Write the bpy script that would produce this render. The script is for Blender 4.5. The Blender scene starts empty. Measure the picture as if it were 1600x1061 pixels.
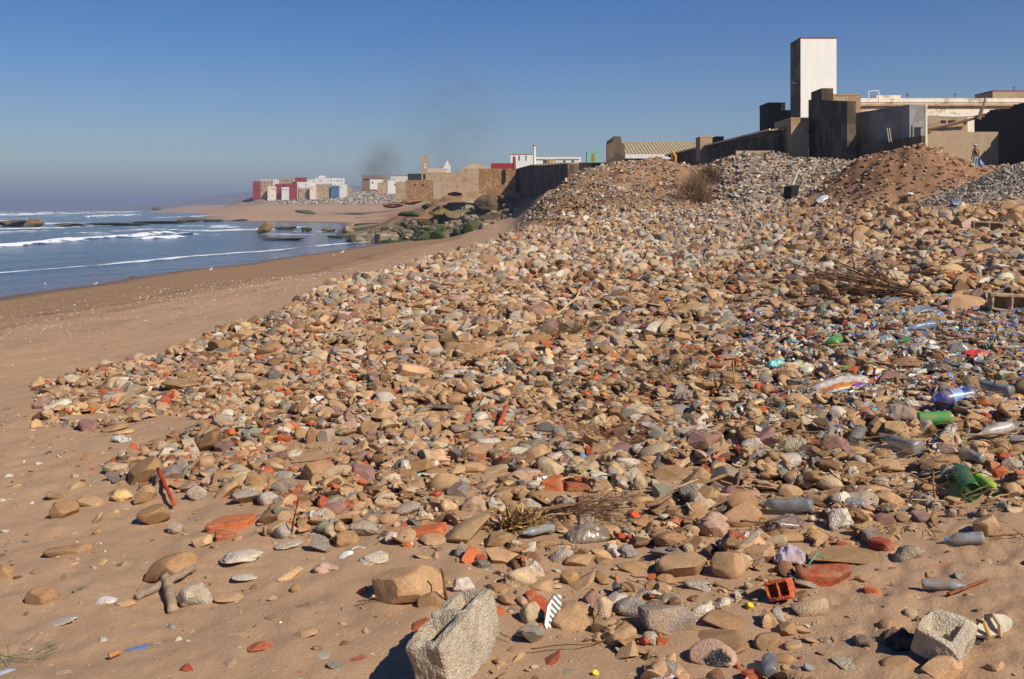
import bpy, bmesh, math, random
import numpy as np
from mathutils import Vector, Matrix, Euler
rng = np.random.default_rng(7); random.seed(7)
SC = bpy.context.scene
COL = SC.collection
# ------------------------------------------------------------------ camera, world, sun, exposure
CAMZ = 2.5; F = 1600.0; HY = 327.0
cam = bpy.data.cameras.new('camera'); co = bpy.data.objects.new('camera', cam); COL.objects.link(co)
cam.lens = 36.0; cam.sensor_width = 36.0; cam.shift_y = -(530.5 - HY) / 1600.0
cam.clip_start = 0.05; cam.clip_end = 40000
co.location = (0, 0, CAMZ); co.rotation_euler = (math.pi / 2, 0, 0); SC.camera = co
W = bpy.data.worlds.new("World"); SC.world = W; W.use_nodes = True
EL = math.radians(40); AZ = math.radians(136)          # azimuth clockwise from +Y
sk = W.node_tree.nodes.new('ShaderNodeTexSky'); sk.sky_type = 'NISHITA'; sk.sun_disc = False
sk.sun_elevation = EL; sk.sun_rotation = AZ
sk.air_density = 1.0; sk.dust_density = 0.3; sk.ozone_density = 4.0; sk.altitude = 0
_hs = W.node_tree.nodes.new('ShaderNodeHueSaturation'); _hs.inputs['Saturation'].default_value = 1.42; _hs.inputs['Hue'].default_value = .518
W.node_tree.links.new(sk.outputs[0], _hs.inputs['Color']); W.node_tree.links.new(_hs.outputs[0], W.node_tree.nodes['Background'].inputs[0])
W.node_tree.nodes['Background'].inputs[1].default_value = 0.069
sun = bpy.data.lights.new('sun', 'SUN'); sun.energy = 4.8; sun.angle = math.radians(0.5); sun.color = (1.0, 0.935, 0.83)
so = bpy.data.objects.new('sun', sun); COL.objects.link(so)
sd = Vector((math.sin(AZ) * math.cos(EL), math.cos(AZ) * math.cos(EL), math.sin(EL)))
so.rotation_euler = sd.to_track_quat('Z', 'Y').to_euler(); so.location = (20, -20, 30)
SC.view_settings.view_transform = 'Standard'; SC.view_settings.look = 'None'
SC.view_settings.exposure = 0.22; SC.view_settings.gamma = 1.0
SC.render.engine = 'CYCLES'
cy = SC.cycles
cy.use_denoising = True; cy.max_bounces = 6; cy.diffuse_bounces = 2; cy.glossy_bounces = 2; cy.transmission_bounces = 3
cy.transparent_max_bounces = 10; cy.volume_bounces = 0; cy.volume_step_rate = 2.0; cy.caustics_reflective = False; cy.caustics_refractive = False

# ------------------------------------------------------------------ helpers
def lin(h):
    h = h.lstrip('#'); v = [int(h[i:i + 2], 16) / 255 for i in (0, 2, 4)]
    return tuple(c / 12.92 if c <= .04045 else ((c + .055) / 1.055) ** 2.4 for c in v)
def L4(h, k=1.0): return tuple(min(1, c * k) for c in lin(h)) + (1.0,)
def smooth(a, b, x): t = np.clip((x - a) / (b - a), 0, 1); return t * t * (3 - 2 * t)
_P = np.random.default_rng(3).permutation(256).astype(np.int64); _P = np.concatenate([_P, _P, _P])
_R = np.random.default_rng(4).random(256)
def vnoise(x, y, z=0.0):
    x, y, z = np.broadcast_arrays(np.asarray(x, float), np.asarray(y, float), np.asarray(z, float))
    xi = np.floor(x).astype(np.int64); yi = np.floor(y).astype(np.int64); zi = np.floor(z).astype(np.int64)
    u = x - xi; v = y - yi; w = z - zi
    u = u * u * (3 - 2 * u); v = v * v * (3 - 2 * v); w = w * w * (3 - 2 * w)
    xi &= 255; yi &= 255; zi &= 255
    def h(a, b, c): return _R[_P[_P[_P[(xi + a) & 255] + ((yi + b) & 255)] + ((zi + c) & 255)]]
    r = 0
    for c, wc in ((0, 1 - w), (1, w)):
        r = r + wc * ((h(0, 0, c) * (1 - u) + h(1, 0, c) * u) * (1 - v) + (h(0, 1, c) * (1 - u) + h(1, 1, c) * u) * v)
    return r * 2 - 1
def fbm(x, y, o=4, z=0.0):
    r = 0; a = 1.0; s = 0
    for i in range(o):
        r = r + a * vnoise(x * 2 ** i + 17 * i, y * 2 ** i - 9 * i, z); s += a; a *= .5
    return r / s
def mesh_np(name, V, F_, col=None, smoothf=True, matidx=None):
    """V (n,3), F_ (m,k) array, or list of such arrays"""
    me = bpy.data.meshes.new(name); V = np.asarray(V, np.float32)
    Fs = F_ if isinstance(F_, list) and isinstance(F_[0], np.ndarray) else [F_]
    Fs = [np.asarray(f, np.int32) for f in Fs if len(f)]
    me.vertices.add(len(V)); me.vertices.foreach_set('co', V.ravel())
    li = np.concatenate([f.ravel() for f in Fs]); tot = np.concatenate([np.full(len(f), f.shape[1], np.int32) for f in Fs])
    st = np.concatenate([[0], np.cumsum(tot)[:-1]]).astype(np.int32)
    me.loops.add(len(li)); me.loops.foreach_set('vertex_index', li)
    me.polygons.add(len(tot)); me.polygons.foreach_set('loop_start', st)
    me.polygons.foreach_set('use_smooth', np.full(len(tot), smoothf) if np.ndim(smoothf) == 0 else np.asarray(smoothf, bool))
    me.update(calc_edges=True)
    if col is not None:
        a = me.color_attributes.new('col', 'FLOAT_COLOR', 'POINT')
        c = np.asarray(col, np.float32)
        if c.ndim == 1: c = np.tile(c, (len(V), 1))
        if c.shape[1] == 3: c = np.concatenate([c, np.zeros((len(c), 1), np.float32)], 1)
        a.data.foreach_set('color', c.ravel())
    return me
LABELLED = []
def tag(o, label=None, cat=None, group=None, kind=None):
    if label: o['label'] = label
    if cat: o['category'] = cat
    if group: o['group'] = group
    if kind: o['kind'] = kind
    return o
def put(name, me, mat, loc=(0, 0, 0), parent=None, rot=None):
    o = bpy.data.objects.new(name, me); COL.objects.link(o)
    if mat is not None:
        for m in (mat if isinstance(mat, (list, tuple)) else [mat]): me.materials.append(m)
    if parent: o.parent = parent
    o.location = loc
    if rot: o.rotation_euler = rot
    return o
def empty(name, loc, rz=0, **k):
    o = bpy.data.objects.new(name, None); COL.objects.link(o); o.location = loc; o.rotation_euler = (0, 0, rz); o.empty_display_size = .1
    return tag(o, **k)
class MB:
    """collects simple solids into one mesh"""
    def __init__(s): s.V = []; s.F = {}; s.n = 0; s.C = []
    def add(s, V, F_, c=None):
        V = np.asarray(V, float)
        for f in F_: s.F.setdefault(len(f), []).append([i + s.n for i in f])
        s.V.append(V); s.n += len(V)
        s.C.append(np.tile(np.array(c if c is not None else (1, 1, 1, 0), float), (len(V), 1))); return s
    def box(s, x0, x1, y0, y1, z0, z1, c=None):
        V = [(x, y, z) for z in (z0, z1) for y in (y0, y1) for x in (x0, x1)]
        return s.add(V, [(0, 2, 3, 1), (4, 5, 7, 6), (0, 1, 5, 4), (2, 6, 7, 3), (0, 4, 6, 2), (1, 3, 7, 5)], c)
    def prism(s, pts, z0, z1, c=None):
        """pts: counter-clockwise plan outline; z1 may be a list"""
        n = len(pts); zt = z1 if hasattr(z1, '__len__') else [z1] * n
        V = [(p[0], p[1], z0) for p in pts] + [(p[0], p[1], z) for p, z in zip(pts, zt)]
        return s.add(V, [tuple(range(n))[::-1], tuple(range(n, 2 * n))] + [(i, (i + 1) % n, n + (i + 1) % n, n + i) for i in range(n)], c)
    def tube(s, pts, r, k=5, c=None):
        pts = [Vector(p) for p in pts]; n = len(pts); rr = r if hasattr(r, '__len__') else [r] * n
        V = []; up = Vector((.13, .21, .97))
        for i, p in enumerate(pts):
            t = (pts[min(i + 1, n - 1)] - pts[max(i - 1, 0)]).normalized()
            a = t.cross(up)
            if a.length < .05: a = t.cross(Vector((1, 0, 0)))
            a.normalize(); b = t.cross(a)
            for j in range(k):
                q = 2 * math.pi * j / k; V.append(p + (a * math.cos(q) + b * math.sin(q)) * rr[i])
        Fq = [(i * k + j, i * k + (j + 1) % k, (i + 1) * k + (j + 1) % k, (i + 1) * k + j) for i in range(n - 1) for j in range(k)]
        return s.add(V, Fq + [tuple(range(k))[::-1], tuple(range((n - 1) * k, n * k))], c)
    def mesh(s, name, smoothf=False):
        return mesh_np(name, np.concatenate(s.V), [np.array(v) for v in s.F.values()], np.concatenate(s.C), smoothf)
    def build(s, name, mat, parent=None, loc=(0, 0, 0), smoothf=False, rot=None):
        return put(name, s.mesh(name, smoothf), mat, loc, parent, rot)

# ------------------------------------------------------------------ materials
def newmat(name):
    m = bpy.data.materials.new(name); m.use_nodes = True; nt = m.node_tree
    return m, nt, nt.nodes['Principled BSDF'], nt.nodes, nt.links
def ramp(N, stops):
    r = N.new('ShaderNodeValToRGB'); e = r.color_ramp.elements
    while len(e) < len(stops): e.new(.5)
    for x, (p, c) in zip(e, stops): x.position = p; x.color = c if len(c) == 4 else (*c, 1)
    return r
def noise(N, L, pos, sc, det=4, rough=.55, out='Fac'):
    n = N.new('ShaderNodeTexNoise'); n.inputs['Scale'].default_value = sc; n.inputs['Detail'].default_value = det; n.inputs['Roughness'].default_value = rough
    L.new(pos, n.inputs['Vector']); return n.outputs[out]
def mixc(N, L, fac, a, b, mode='MIX'):
    m = N.new('ShaderNodeMix'); m.data_type = 'RGBA'; m.blend_type = mode
    for s, v in ((m.inputs[0], fac), (m.inputs[6], a), (m.inputs[7], b)):
        if isinstance(v, (int, float)): s.default_value = v
        elif isinstance(v, tuple): s.default_value = v if len(v) == 4 else (*v, 1)
        else: L.new(v, s)
    return m.outputs[2]
def mathn(N, L, op, a, b=None, c=None):
    m = N.new('ShaderNodeMath'); m.operation = op
    for s, v in zip(m.inputs, (a, b, c)):
        if v is None: continue
        if isinstance(v, (int, float)): s.default_value = v
        else: L.new(v, s)
    return m.outputs[0]
def maprange(N, L, v, a, b, c, d):
    m = N.new('ShaderNodeMapRange'); L.new(v, m.inputs[0])
    for i, x in enumerate((a, b, c, d)): m.inputs[i + 1].default_value = x
    return m.outputs[0]
def bump(N, L, h, strength, dist, bs, prev=None):
    b = N.new('ShaderNodeBump'); b.inputs['Strength'].default_value = strength; b.inputs['Distance'].default_value = dist
    L.new(h, b.inputs['Height'])
    if prev is not None: L.new(prev, b.inputs['Normal'])
    if bs is not None: L.new(b.outputs[0], bs.inputs['Normal'])
    return b.outputs[0]
def pos_node(N, kind='pos'):
    if kind == 'pos': return N.new('ShaderNodeNewGeometry').outputs['Position']
    return N.new('ShaderNodeTexCoord').outputs['Object']
def attr(N, name='col'):
    a = N.new('ShaderNodeAttribute'); a.attribute_name = name; return a
def brite(N, L, c, fac_out, lo, hi):
    """multiply colour c by a value lo..hi driven by fac_out 0..1"""
    v = maprange(N, L, fac_out, .25, .75, lo, hi)
    cb = N.new('ShaderNodeCombineXYZ')
    for i in range(3): L.new(v, cb.inputs[i])
    return mixc(N, L, 1.0, c, cb.outputs[0], 'MULTIPLY')

# stones: colour from the mesh, grain, pits (alpha of col)
M = {}
def stone_mat():
    m, nt, B, N, L = newmat('stone'); p = pos_node(N); a = attr(N)
    n1 = noise(N, L, p, 9, 5, .6); n2 = noise(N, L, p, 70, 4, .7); n3 = noise(N, L, p, 260, 2, .6)
    c = brite(N, L, a.outputs['Color'], n1, .78, 1.18)
    c = brite(N, L, c, n2, .72, 1.25)
    # pale flecks on rough (pitted) stones and in the mortar
    fl = N.new('ShaderNodeTexVoronoi'); fl.inputs['Scale'].default_value = 75; L.new(p, fl.inputs['Vector'])
    f = mathn(N, L, 'MULTIPLY', maprange(N, L, fl.outputs['Distance'], .18, .34, 1, 0), mathn(N, L, 'MULTIPLY', a.outputs['Alpha'], .5))
    c = mixc(N, L, f, c, (.74, .66, .55))
    # thin blown sand caught on the stones
    sd_ = maprange(N, L, noise(N, L, p, 14, 5, .65), .52, .66, 0, .55)
    c = mixc(N, L, mathn(N, L, 'MULTIPLY', sd_, .9), c, lin('#a48560'))
    L.new(c, B.inputs['Base Color']); B.inputs['Roughness'].default_value = .92; B.inputs['Specular IOR Level'].default_value = .2
    b1 = bump(N, L, n2, .45, .008, None)
    vo = N.new('ShaderNodeTexVoronoi'); vo.inputs['Scale'].default_value = 85; L.new(p, vo.inputs['Vector'])
    pit = mathn(N, L, 'MULTIPLY', vo.outputs['Distance'], a.outputs['Alpha'])
    b2 = bump(N, L, pit, .7, .011, None, b1)
    bump(N, L, n3, .35, .004, B, b2)
    return m
M['stone'] = stone_mat()
def far_mat():      # same idea, coarse grain for far rocks
    m, nt, B, N, L = newmat('far_rock'); p = pos_node(N); a = attr(N)
    n1 = noise(N, L, p, .8, 5, .6); n2 = noise(N, L, p, 5, 4, .7)
    c = brite(N, L, a.outputs['Color'], n1, .7, 1.25); c = brite(N, L, c, n2, .6, 1.3)
    L.new(c, B.inputs['Base Color']); B.inputs['Roughness'].default_value = .95; B.inputs['Specular IOR Level'].default_value = .15
    bump(N, L, n2, .8, .15, B); return m
M['far_rock'] = far_mat()
def vc_mat(name, rough=.6, spec=.4, sheen=None, scale=40, lo=.85, hi=1.12, bmp=.2, dist=.004):
    m, nt, B, N, L = newmat(name); p = pos_node(N, 'obj'); a = attr(N)
    n = noise(N, L, p, scale, 4, .6); c = brite(N, L, a.outputs['Color'], n, lo, hi)
    if name in ('plastic', 'cloth'): c = mixc(N, L, maprange(N, L, noise(N, L, p, 11, 5, .7), .46, .66, .08, .75), c, lin('#a08059'))
    L.new(c, B.inputs['Base Color']); B.inputs['Roughness'].default_value = rough; B.inputs['Specular IOR Level'].default_value = spec
    bump(N, L, n, bmp, dist, B); return m
M['plastic'] = vc_mat('plastic', .35, .5, scale=25, lo=.8, hi=1.1)
M['cloth'] = vc_mat('cloth', .9, .1, scale=60, bmp=.4)
M['wood'] = vc_mat('wood', .85, .2, scale=30, lo=.6, hi=1.25, bmp=.6, dist=.006)
M['paint'] = vc_mat('paint', .5, .5, scale=3, lo=.85, hi=1.08, bmp=.05)
M['leafy'] = vc_mat('leafy', .9, .1, scale=6, lo=.6, hi=1.3, bmp=.2)
def clear_mat():
    m, nt, B, N, L = newmat('clear_plastic'); p = pos_node(N, 'obj'); a = attr(N)
    L.new(mixc(N, L, maprange(N, L, noise(N, L, p, 9, 5, .7), .44, .66, .05, .7), a.outputs['Color'], lin('#a08059')), B.inputs['Base Color']); B.inputs['Roughness'].default_value = .25; B.inputs['Specular IOR Level'].default_value = .8
    n = noise(N, L, p, 30, 3, .6); bump(N, L, n, .5, .01, B)
    t = N.new('ShaderNodeBsdfTransparent'); L.new(mixc(N, L, .6, (1, 1, 1), a.outputs['Color']), t.inputs[0])
    mx = N.new('ShaderNodeMixShader'); L.new(maprange(N, L, n, .3, .7, .35, .62), mx.inputs[0])
    L.new(t.outputs[0], mx.inputs[1]); L.new(B.outputs[0], mx.inputs[2]); L.new(mx.outputs[0], N['Material Output'].inputs['Surface'])
    return m
M['clear'] = clear_mat()
def wall_mat(name, hexc, patch=None, amt=.5, sc=1.2, stain=.5, brick=None):
    """weathered render: base colour, patches of another tone, streaks of old damp"""
    m, nt, B, N, L = newmat(name); p = pos_node(N)
    c = lin(hexc)
    n1 = noise(N, L, p, sc, 6, .65); n2 = noise(N, L, p, sc * 6, 5, .7)
    mp = N.new('ShaderNodeMapping'); L.new(p, mp.inputs[0]); mp.inputs['Scale'].default_value = (2.2, 2.2, .18)
    n3 = noise(N, L, mp.outputs[0], .9, 5, .7)
    cc = brite(N, L, mixc(N, L, 0.0, c, c), n2, .85, 1.12)
    if patch: cc = mixc(N, L, maprange(N, L, n1, .62 - amt * .25, .68 - amt * .25, 0, .85), cc, lin(patch))
    cc = brite(N, L, cc, n3, 1 - .45 * stain, 1.08)
    if brick:
        vo = N.new('ShaderNodeTexVoronoi'); vo.inputs['Scale'].default_value = brick
        mp2 = N.new('ShaderNodeMapping'); L.new(p, mp2.inputs[0]); mp2.inputs['Scale'].default_value = (1, 1, 1.6); L.new(mp2.outputs[0], vo.inputs['Vector'])
        cc = mixc(N, L, maprange(N, L, vo.outputs['Distance'], .3, .55, 0, .6), cc, lin('#6f5138'))
        bump(N, L, vo.outputs['Distance'], -.6, .12, B)
    else: bump(N, L, n2, .35, .05, B)
    L.new(cc, B.inputs['Base Color']); B.inputs['Roughness'].default_value = .93; B.inputs['Specular IOR Level'].default_value = .15
    return m
def flat_mat(name, hexc, rough=.6, metal=0):
    m, nt, B, N, L = newmat(name); p = pos_node(N)
    n = noise(N, L, p, 2.5, 4, .6); L.new(brite(N, L, mixc(N, L, 0.0, lin(hexc), lin(hexc)), n, .85, 1.1), B.inputs['Base Color'])
    B.inputs['Roughness'].default_value = rough; B.inputs['Metallic'].default_value = metal; return m
# ------------------------------------------------------------------ terrain: heights read along sight lines, then smoothed
SEA = -3.0
_C = [-600, 0, 200, 300, 400, 500, 600, 700, 800, 850, 900, 950, 1000, 1100, 1200, 1300, 1400, 1500, 1600, 2300]
_T = {
4: [-.5, -.12, -.08, -.05, -.03, 0, 0, 0, 0, 0, 0, 0, 0, 0, 0, .02, .05, .08, .1, .3],
8: [-1., -.3, -.22, -.18, -.12, -.08, -.03, 0, 0, 0, 0, 0, .02, .05, .1, .15, .2, .27, .35, .6],
10: [-1.3, -.4, -.3, -.23, -.15, -.08, -.02, 0, .03, .05, .06, .08, .1, .16, .25, .35, .43, .5, .58, .9],
14: [-1.6, -.55, -.4, -.3, -.18, -.05, .03, .07, .1, .12, .14, .16, .2, .35, .55, .75, .9, 1., 1.1, 1.6],
20: [-2.2, -.8, -.6, -.45, -.25, 0, .1, .14, .18, .2, .25, .3, .4, .6, .85, 1.1, 1.25, 1.4, 1.5, 2],
34: [-3.0, -1.4, -1.1, -.9, -.7, -.3, .1, .22, .3, .36, .4, .45, .5, .7, .95, 1.3, 1.6, 1.8, 2., 2.8],
45: [-3.4, -2., -1.6, -1.3, -1.05, -.7, -.2, .1, .35, .45, .55, .65, .75, 1., 1.4, 1.7, 2.1, 2.4, 2.6, 3.2],
60: [-4.5, -2.8, -2.2, -1.9, -1.6, -1.3, -.8, -.1, .5, .7, .9, 1.05, 1.2, 1.5, 1.9, 2.2, 2.6, 3.2, 3.8, 5],
66: [-5, -3.0, -2.5, -2.2, -1.9, -1.55, -1.0, -.3, .55, .9, 1.2, 1.4, 1.6, 1.9, 2.3, 2.6, 3.4, 4.4, 4.9, 5.5],
72: [-5, -3.25, -2.7, -2.3, -2.05, -1.65, -1.2, -.45, .6, 1.1, 1.7, 2., 2.1, 2.3, 2.9, 3.2, 4.2, 5.3, 5.5, 5.8],
82: [-5, -3.8, -2.95, -2.6, -2.4, -1.9, -1.4, -.65, .6, 2.9, 4.9, 5.7, 5.9, 5.7, 6.3, 6.4, 6.2, 5.4, 5.3, 5.5],
90: [-5, -4.2, -3.3, -2.8, -2.55, -2., -1.5, -.8, .4, 3.3, 5.2, 5.7, 5.8, 5.7, 6.2, 6.2, 6.2, 5.5, 5.5, 5.7],
100: [-6, -5, -3.8, -3.2, -2.8, -2.2, -1.7, -1., .4, 3.5, 5.2, 5.7, 5.8, 5.8, 5.8, 5.8, 5.7, 5.6, 5.6, 5.8],
130: [-6, -6, -5, -4, -3.5, -3., -2.3, -1.6, -.1, 4.4, 5.3, 5.6, 5.8, 5.8, 5.8, 5.8, 5.8, 5.8, 5.8, 6],
160: [-6, -6, -6, -5, -4, -3.7, -2.85, -2.2, .4, 4.9, 5.3, 5.5, 5.8, 5.8, 5.8, 5.8, 5.8, 5.8, 5.8, 6],
172: [-6, -6, -6, -5, -4.4, -3.8, -3.05, -2.0, 2.4, 5.2, 5.4, 5.5, 5.8, 5.8, 5.8, 5.8, 5.8, 5.8, 5.8, 6],
182: [-6, -6, -6, -5, -4.4, -3.5, -2.6, .4, 4.6, 5.3, 5.3, 5.5, 5.8, 5.8, 5.8, 5.8, 5.8, 5.8, 5.8, 6],
195: [-6, -6, -6, -5, -4.4, -3.5, -1.7, 3.4, 5.2, 5.4, 5.5, 5.5, 5.8, 5.8, 5.8, 5.8, 5.8, 5.8, 5.8, 6],
215: [-6, -6, -6, -5, -4.4, -3.5, -1., 5., 5.5, 5.5, 5.5, 5.5, 5.8, 5.8, 5.8, 5.8, 5.8, 5.8, 5.8, 6],
300: [-7, -7, -7, -5, -4.4, -3.6, -1.6, 5.5, 6, 6, 6, 6, 6, 6, 6, 6, 6, 6, 6, 6],
400: [-7, -7, -7, -5, -3.5, -3.1, -2.4, 5.5, 6, 6, 6, 6, 6, 6, 6, 6, 6, 6, 6, 6],
450: [-7, -7, -6, -3.05, -2.7, -2.6, -2.2, 6, 7, 7, 7, 7, 7, 7, 7, 7, 7, 7, 7, 7],
600: [-8, -8, -8, -2.9, -2., -1.5, -1., 7, 9, 9, 9, 9, 9, 9, 9, 9, 9, 9, 9, 9],
700: [-8, -8, -8, -3.6, -2.3, 0.6, 1.4, 8, 10, 10, 10, 10, 10, 10, 10, 10, 10, 10, 10, 10],
780: [-8, -8, -8, -4.5, 2.6, 4.8, 5.5, 9, 10, 10, 10, 10, 10, 10, 10, 10, 10, 10, 10, 10],
815: [-8, -8, -8, -4.5, 7.5, 7, 7.5, 10, 12, 12, 12, 12, 12, 12, 12, 12, 12, 12, 12, 12],
850: [-8, -8, -8, -4.5, 13., 13.5, 16., 17, 17, 17, 17, 17, 17, 17, 17, 17, 17, 17, 17, 17],
900: [-8, -8, -8, -4.5, 14., 15., 20., 20, 20, 20, 20, 20, 20, 20, 20, 20, 20, 20, 20, 20],
1050: [-8, -8, -8, -4.5, 10, 15, 20, 20, 20, 20, 20, 20, 20, 20, 20, 20, 20, 20, 20, 20],
1400: [-9, -9, -9, -5, -3.2, 8, 15, 20, 20, 20, 20, 20, 20, 20, 20, 20, 20, 20, 20, 20],
1700: [-9, -9, -6, 2.5, 4, 8, 15, 20, 20, 20, 20, 20, 20, 20, 20, 20, 20, 20, 20, 20],
2300: [-9, -9, -8, 11, 12, 14, 20, 25, 25, 25, 25, 25, 25, 25, 25, 25, 25, 25, 25, 25],
3500: [-9, -9, -9, 10, 14, 18, 25, 25, 25, 25, 25, 25, 25, 25, 25, 25, 25, 25, 25, 25],
12500: [-9, -9, -9, 10, 14, 18, 25, 25, 25, 25, 25, 25, 25, 25, 25, 25, 25, 25, 25, 25]}
_ty = np.array(sorted(_T)); _tz = np.array([_T[y] for y in _ty], float)
_gl = np.linspace(math.log(4), math.log(12500), 900); _gp = np.arange(-600, 2301, 10.0)
_g1 = np.array([np.interp(_gp, _C, r) for r in _tz])
_gY = np.exp(_gl)
_G = np.stack([np.interp(_gY, _ty, _g1[:, j]) for j in range(len(_gp))], 1)
def _blur(A, k, ax):
    w = np.exp(-np.linspace(-2, 2, 2 * k + 1) ** 2); w /= w.sum()
    P_ = np.pad(A, [(k, k) if i == ax else (0, 0) for i in range(2)], 'edge')
    return sum(w[i] * np.take(P_, range(i, i + A.shape[ax]), axis=ax) for i in range(2 * k + 1))
_G = _blur(_blur(_G, 3, 0), 3, 1)
def PXf(X, Y): return 800 + F * X / np.maximum(Y, 4)
def base_h(X, Y):
    Yc = np.clip(Y, 4, 12400); px = np.clip(PXf(X, Yc), -599, 2299)
    a = (np.log(Yc) - _gl[0]) / (_gl[1] - _gl[0]); b = (px + 600) / 10
    i = np.clip(a.astype(int), 0, len(_gl) - 2); j = np.clip(b.astype(int), 0, len(_gp) - 2); u = a - i; v = b - j
    return (_G[i, j] * (1 - v) + _G[i, j + 1] * v) * (1 - u) + (_G[i + 1, j] * (1 - v) + _G[i + 1, j + 1] * v) * u
MOUNDS = [(24.4, 63.5, 2.8, 3.9, 4.2), (25.8, 50.5, 1.75, 4.2, 2.6), (19, 80, .9, 3, 2.5), (12.5, 84, .5, 3, 3), (18.0, 76, .8, 2.2, 2.4), (21.6, 66.5, 1.3, 2.6, 2.6), (27.0, 62.5, .35, 2.2, 3.0)]
# dense rubble outline, in sight-line coordinates
_poly = np.array([(60, 600), (130, 580), (250, 560), (330, 528), (400, 505), (470, 470), (520, 445), (600, 428), (660, 408), (740, 386), (790, 370), (806, 356), (826, 343), (848, 318), (2300, 320),
    (2300, 760), (1600, 800), (1480, 815), (1350, 870), (1300, 930), (1275, 1000), (1270, 1120), (1040, 1120), (1000, 1030), (900, 1000), (830, 1005), (790, 925), (720, 865), (560, 850),
    (430, 850), (400, 790), (300, 765), (180, 768), (190, 715), (290, 690), (320, 662), (250, 652), (150, 680), (60, 655)], float)
def inpoly(x, y, P_=_poly):
    r = np.zeros(np.shape(x), bool); n = len(P_)
    for i in range(n):
        x0, y0 = P_[i]; x1, y1 = P_[(i + 1) % n]
        c = ((y0 > y) != (y1 > y)) & (x < (x1 - x0) * (y - y0) / (y1 - y0 + 1e-9) + x0); r ^= c
    return r
def scr(X, Y, Z): return 800 + F * X / Y, HY - F * (Z - CAMZ) / Y
def Hs(X, Y):
    """smooth ground"""
    X = np.asarray(X, float); Y = np.asarray(Y, float)
    h = base_h(X, Y)
    for mx, my, a, rx, ry in MOUNDS: h = h + a * np.exp(-((X - mx) / rx) ** 2 - ((Y - my) / ry) ** 2)
    return h
def H(X, Y):
    X = np.asarray(X, float); Y = np.asarray(Y, float); h = Hs(X, Y)
    beach = smooth(-1.2, -2.4, h) * smooth(400, 200, Y)
    far = smooth(40, 90, Y)
    amp = .028 * (1 - far) + .10 * far * (1 - beach)
    h = h + amp * fbm(X * .9, Y * .9, 3) + .022 * (1 - far) * fbm(X * 3.1 + 5, Y * 3.1, 2) * (1 - beach)
    mound = smooth(68, 76, Y) * smooth(230, 160, Y) * smooth(.8, 3, h)
    em = np.exp(-((X - 25.2) / 6) ** 2 - ((Y - 63.5) / 5.5) ** 2); h = h + em * (.55 * fbm(X * .55, Y * .4, 4) + .28 * fbm(X * 1.9, Y * 1.6, 4))
    h = h + mound * (.85 * fbm(X * .28, Y * .28, 4) + .25 * fbm(X * 1.1, Y * 1.1, 3))
    bl = smooth(150, 185, Y) * smooth(700, 500, Y) * smooth(-2.4, 0, h)
    h = h + bl * (1.1 * fbm(X * .12, Y * .12, 4) + .5 * np.abs(fbm(X * .5, Y * .5, 3)))
    tq = h / .95 + .35 * fbm(X * .08, Y * .08, 3); tf = tq - np.floor(tq); h = h + bl * smooth(-1.5, 0, h) * .95 * (smooth(.45, .95, tf) - tf) * .85
    fb = smooth(760, 820, Y) * smooth(2, 8, h); h = h + fb * 2.2 * fbm(X * .06, Y * .06, 4)
    fa = smooth(400, 600, Y) * smooth(-2.9, 0, h); h = h + fa * .6 * fbm(X * .02, Y * .02, 3)
    return h
_mY = np.geomspace(3.2, 3000, 3000)
def hit(px, py):
    """world point of the ground seen along a sight line"""
    t = (px - 800) / F; k = (py - HY) / F
    X = t * _mY; zr = CAMZ - k * _mY; d = zr - Hs(X, _mY)
    i = int(np.argmax(d < 0)) if (d < 0).any() else len(_mY) - 1
    if i == 0: i = 1
    u = d[i - 1] / (d[i - 1] - d[i] + 1e-9); Y = _mY[i - 1] + u * (_mY[i] - _mY[i - 1])
    return t * Y, Y, float(H(t * Y, Y))

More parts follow.
